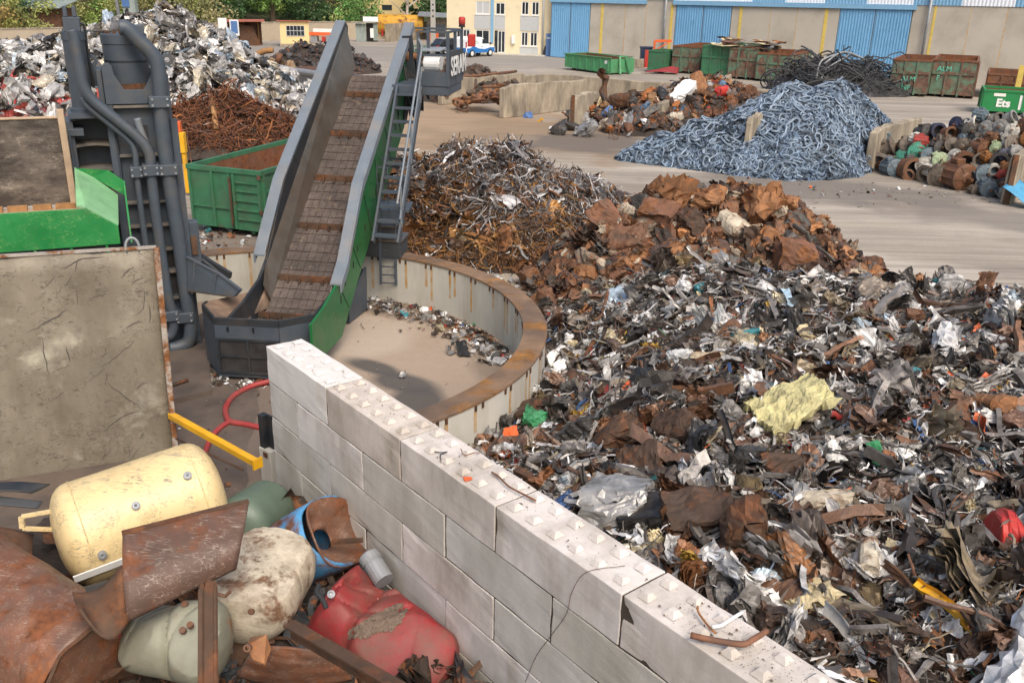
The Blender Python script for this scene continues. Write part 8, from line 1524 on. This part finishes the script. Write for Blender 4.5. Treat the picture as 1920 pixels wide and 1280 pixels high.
MB(kf).prism([(x, 0, z) for x, z in ((-1.0, .4), (-1.05, .95), (-.9, 1.15), (3.2, 1.05), (3.9, .9), (4.0, .4))], (0, 2.0, 0)).build('body', 'black_paint', t, bevel=.08, seg=3)
MB(kf).prism([(x, .12, z) for x, z in ((-.9, 1.1), (-.45, 1.62), (.3, 1.78), (1.6, 1.74), (2.7, 1.08))], (0, 1.76, 0)).build('cabin', 'glass', t, bevel=.06, seg=2); MB(kf).prism([(x, .2, z) for x, z in ((-.4, 1.70), (.3, 1.80), (1.5, 1.77), (1.5, 1.73), (.3, 1.76), (-.4, 1.66))], (0, 1.6, 0)).build('roof', 'galvanised', t); MB(kf).box((-1.07, .05, .8), (-.95, .5, 1.0)).build('tail_light', 'red_paint', t, bevel=.02)
for x, y in ((-.1, -.02), (2.9, -.02), (-.1, 1.8), (2.9, 1.8)): wheel(kf, x, y, .4, t)
p = at(775, 98, 101); t = thing('green_rack', 'low dark green metal rack on the road behind the conveyor head', 'rack', p*[1, 1, 0]); q = MB()
for z in (.8, 1.35): q.bar((p[0]-1, 101, z), (p[0]+1.3, 101.3, z), .12, .14)
for dx in (-.9, 0, 1.2): q.bar((p[0]+dx, 101.1, 0), (p[0]+dx, 101.1, 1.4), .12, .12)
q.build('rack_frame', 'skip_mid_green', t)
# ------------------------------------------------------------------ middle distance left: grey barge like tank, wood heap, dark piles
q0, q1 = G(527, 164), G(607, 181); vv = q1-q0; bt = Frame(q0[0], q0[1], math.degrees(math.atan2(vv[1], vv[0]))); L = np.linalg.norm(vv[:2]); t = thing('grey_tub', 'big dented grey steel tub with a thick pipe rim full of dark scrap', 'steel tub', bt.w([(L/2, 2, 0)])[0])
MB(bt).prism([(.5, .3, 0), (L-.1, .1, 0), (L-.1, 0, .55), (.3, .1, .6)], (0, 3.2, 0)).build('lower_hull', 'stone_wall', t); MB(bt).prism([(.1, .05, .6), (L, -.05, .55), (L, -.08, 1.25), (0, 0, 1.3)], (0, 3.6, 0)).build('upper_hull', 'galvanised', t); MB(bt).tube([(-.5, -.1, 1.5), (L*.3, -.15, 1.42), (L+.4, -.1, 1.5)], .22, 10).build('rim_pipe', 'galvanised', t); MB(bt).add([(-.3, .2, 1.4), (L, .2, 1.4), (L, 3.4, 1.45), (-.3, 3.4, 1.45)], [(0, 1, 2, 3)]).build('load', 'rust_dark', t)
g = np.random.RandomState(9)
hw = cones([(-19.5, 71.8, 1.2), (-20.6, 73, 1.0), (-18.4, 72.6, 1.3), (-21.4, 72, .6)], .6, .2, 1.4, 1.)
heap_base('wood_mound', hw, -24, -16, 68.5, 77, .3, 'heap_core', 'core of the brown scrap pile left of the grey tub', 'scrap'); pts = rpts(hw, -23, -16.5, 69.3, 76, 300, 15, .05); o = scatter('brown_scrap', hw, pts, g.uniform(.3, 1.4, len(pts)), {'chan': 4, 'strip': 3, 'curl': 2, 'sheet': 1, 'can': 1}, pickcol([('#7d6a52', 5), ('#5d4a38', 5), ('#8f7a5f', 3), ('#4a3d31', 4), ('#a3683a', 1)]), 'scrap_rust', .6, (0, .3), 71, 8); tag(o, 'brown bars and straps of the scrap pile left of the grey tub', 'scrap', kind='stuff')
rodp('curved_beam', spline([at(470, 112, 73), at(490, 98, 73), at(512, 94, 73)], 5), .22, 'wood', 'thick curved tan beam leaning on the brown scrap pile', 'beam', 8); rodp('curved_beam', [at(525, 100, 72), at(520, 118, 72)], .22, 'rust', 'short thick brown beam beside the grey tub', 'beam', 8)
for nm, C_, cols, lab, bx_ in [('dark_turnings', [(-19.3, 86, 2.2), (-17.6, 86.5, 2.3), (-21, 85, 1.1), (-16, 86, 1.9)], [('#3a3f44', 5), ('#2d3034', 5), ('#555a60', 2)], 'dark grey tangled steel pile behind the grey tub', (-25, -12, 80, 92)), ('brown_pile', [(-4.8, 68.6, 2.2), (-3.2, 67.9, 1.9), (-1.6, 68.9, 1.2), (-6.4, 69.3, 2.1), (-8, 70, 1.4)], [('#5b5149', 5), ('#4a423c', 5), ('#6d5c4e', 3), ('#77736d', 2)], 'dark brown earthy scrap pile behind the pale stained bay wall', (-12, 2, 64, 76))]:
    hh = cones(C_, .62, .22, 1.1, 2.); heap_base(nm.replace('turnings', 'core').replace('pile', 'mound'), hh, *bx_, .3, 'heap_core', 'core of the '+lab, 'scrap'); pts = rpts(hh, *bx_, 900, 19, .05); o = scatter(nm, hh, pts, g.uniform(.25, .8, len(pts)), {'curl': 4, 'strip': 3, 'block': 2}, pickcol(cols), 'scrap_rust', .6, (-.03, .2), 73, 8); tag(o, lab, 'scrap', kind='stuff')
# rusty cable coils by the bay wall, machine scrap items
hcl = cones([(-1.9, 60.2, .9), (-2.9, 60.6, .6), (-1.3, 61.2, 1.1)], .6, .1, 2., 1.); g = np.random.RandomState(12)
for i in range(34):
    x, y = g.uniform(-3.9, -.8), g.uniform(59.2, 62); z = max(.1, float(hcl(x, y))+.08)
    if z < .12: continue
    a = np.linspace(0, 2*math.pi, 15); r_ = g.uniform(.22, .4); Rm = rotm(g.uniform(0, 6), g.uniform(.1, .9), g.uniform(0, 6), 0); P = (np.stack([np.cos(a)*r_, np.sin(a)*r_, 0*a], 1))@Rm.T+[x, y, z+.1]
    o = MB().tube(P, g.uniform(.07, .11), 6, False).build('rusty_ring', g.choice(['rust', 'rust_dark', 'rust_orange'])); tag(o, 'rusty brown steel ring in the small heap between the two bay walls', 'steel ring', 'rusty rings between the bay walls')
hz1 = lambda x, y: 0*np.asarray(x, float)+.15; hero('wire', 'dark brown', 828, 200, 60, 'dark ball of wire at the near end of the pale stained bay wall', hz1, None, .3, None, (1, 1, 1.6), 5, MT['rust_dark'], .1, (50, 75))
BG = 'machine scrap between the old bay walls'
BAY = [('block', 'yellow', 1265, 138, 60, 'crumpled bright yellow plastic heap on top of the mixed machine scrap', .2, (1, .7, .7), 'yellow_paint'), ('can', 'white', 1215, 160, 42, 'cream and rust riveted boiler casing lying in the machine scrap', .5, (1, 1, 1), 'dirty_cream'), ('can', 'dark grey', 1190, 162, 34, 'dark open hopper left of the boiler casing', .8, (1, 1, 1), None), ('tube', 'rusty brown', 1290, 145, 42, 'thick dark brown pipe pointing up right on the machine scrap', .5, (1, 3.2, 3.2), 'rust_dark'), ('can', 'orange rust', 1310, 168, 46, 'rusty orange cast pump housing on the machine scrap', .4, (1, 1, 1), 'rust_orange'), ('block', 'white', 1283, 183, 62, 'white rectangular enamel cabinet lying on the bay wall', .15, (1.2, .7, .8), 'white_paint'), ('can', 'rusty brown', 1325, 182, 36, 'short dark rusty pipe stub beside the white cabinet', .2, (1, .8, .8), 'rust_dark'), ('can', 'red', 1352, 178, 30, 'bright red drum half standing at the right end of the machine scrap', .9, (1, 1, 1), 'red_paint'), ('block', 'green', 1343, 172, 24, 'small sage green motor on the red drum', .3, (1, .8, .8), 'sage_tank'), ('sheet', 'yellow', 1160, 182, 40, 'ochre yellow bent sheet in the machine scrap', .4, (1, .6, 1), 'yellow_paint'), ('sheet', 'rusty brown', 1200, 200, 46, 'brown drilled steel plate in the machine scrap', .7, (1, .8, .3), 'rust'), ('tube', 'rusty brown', 1130, 178, 70, 'long curved brown pipe at the left of the machine scrap', .3, (1, 2, 2), 'rust_dark'), ('can', 'rusty brown', 1163, 200, 46, 'half buried rusty drum in the machine scrap centre', .3, (1, 1, 1), 'rust_dark'), ('sheet', 'cream', 1120, 205, 30, 'cream bent sheet in the left of the machine scrap', .6, (1, .8, 1), None), ('sheet', 'cream', 1060, 180, 36, 'large cream tilted board behind the short bay wall', .6, (1, .7, .4), None), ('block', 'dark grey', 1045, 192, 36, 'dark louvred panel leaning beside the cream board', .7, (1, .8, .4), None), ('can', 'green', 1008, 208, 30, 'rusty green drum with red rag on top beside the rounded bay wall', .1, (1, 1, 1), 'skip_old_green'), ('sheet', 'red', 1014, 198, 28, 'bright red rag lying on the green drum', .15, (1, .6, .8), 'red_paint'), ('can', 'blue', 990, 221, 22, 'blue and rust wound coil at the foot of the rounded bay wall', .8, (.6, 1, 1), None), ('block', 'cream', 1012, 228, 20, 'small yellow brick shaped block on the ground', .05, (1, .7, .5), 'yellow_paint'), ('block', 'white', 1034, 245, 16, 'small white box on the sooty ground', .05, (1, .8, .8), 'white_paint'), ('block', 'dark grey', 1048, 252, 40, 'grey ash filled sack on the sooty ground, left one', .3, (1, 1, 1), None), ('block', 'dark grey', 1072, 245, 38, 'dark grey upright sack between the ash sacks', .9, (1.3, 1, 1), None), ('block', 'silver grey', 1098, 256, 52, 'big pale grey open sack on the sooty ground', .3, (1, 1, 1.2), None), ('block', 'red', 1112, 242, 16, 'small red plastic box beside the pale grey sack', .3, (1, .7, .7), 'red_paint'), ('tube', 'white', 1205, 250, 50, 'white plastic tube with brown ring before the pile', .1, (1, 2.2, 2.2), 'white_paint'), ('wire', 'bronze', 1155, 262, 36, 'brown ball of copper wire at the foot of the pile', .2, (1, 1, 1.4), 'rust'), ('block', 'blue', 1137, 215, 30, 'pale blue motor housing in the middle of the machine scrap', .3, (1, .7, .7), None), ('block', 'black', 1150, 225, 34, 'black engine block in the machine scrap', .3, (1, 1, 1), None), ('sheet', 'silver grey', 1175, 235, 40, 'grey radiator fins in the front of the machine scrap', .4, (1, .8, 1), None), ('chan', 'silver grey', 1215, 228, 44, 'grey steel pallet frame leaning on the grey bay wall', .4, (1, 2, 2), None), ('tube', 'white', 1163, 222, 26, 'white crooked rod in the front of the machine scrap', .7, (1, .8, .8), 'white_paint'), ('tube', 'rusty brown', 1110, 160, 40, 'dark rod sticking up from the machine scrap left', 1.2, (1, 1, 1), 'rust_dark'), ('can', 'silver grey', 1036, 172, 28, 'grey capped dark barrel against the rounded bay wall', .1, (1.2, .9, .9), None)]
for kd, c, x, y, s, lab, tl, asp, mm in BAY: hero(kd, c, x, y, s, lab, hb, BG, tl, None, asp, 7, MT[mm] if mm else None, 0, (46, 66)); USED.add(lab)
ABY = [(1265, 138, 'the yellow plastic heap'), (1215, 160, 'the boiler casing'), (1283, 183, 'the white cabinet'), (1163, 200, 'the half buried drum'), (1060, 180, 'the cream board'), (1098, 258, 'the pale grey sack'), (1205, 250, 'the white plastic tube'), (1130, 178, 'the curved brown pipe')]
auto(40, [(1050, 200), (1120, 170), (1200, 150), (1300, 150), (1350, 170), (1330, 195), (1240, 215), (1230, 250), (1150, 265), (1090, 240)], hb, {'block': 4, 'can': 3, 'sheet': 3, 'chan': 2, 'tube': 2}, {'rusty brown': 5, 'dark brown': 5, 'dark grey': 5, 'silver grey': 3, 'cream': 1, 'orange rust': .8, 'bronze': 1, 'black': 2}, 18, 36, ABY, BG, 67, (46, 66), .5)
p = hit(338, 245, hd, 36, 46); yp = at(335, 262, 34); t = thing('yellow_pump', 'yellow hydraulic attachment standing beside the press tower', 'attachment', yp*[1, 1, 0]); MB().box((yp[0]-.22, 33.9, 1.6), (yp[0]+.22, 34.2, 2.35)).box((yp[0]-.15, 33.95, .1), (yp[0]-.02, 34.15, 1.6)).box((yp[0]+.06, 33.95, .1), (yp[0]+.2, 34.15, 1.6)).build('body', 'yellow_paint', t, bevel=.02)
MB().box((yp[0]-.14, 33.95, 2.351), (yp[0]+.12, 34.15, 2.75)).build('cap', 'orange_paint', t, bevel=.02)
def cleanup():
    for l, L_ in list(LABELS.items()):
        pass
cleanup()
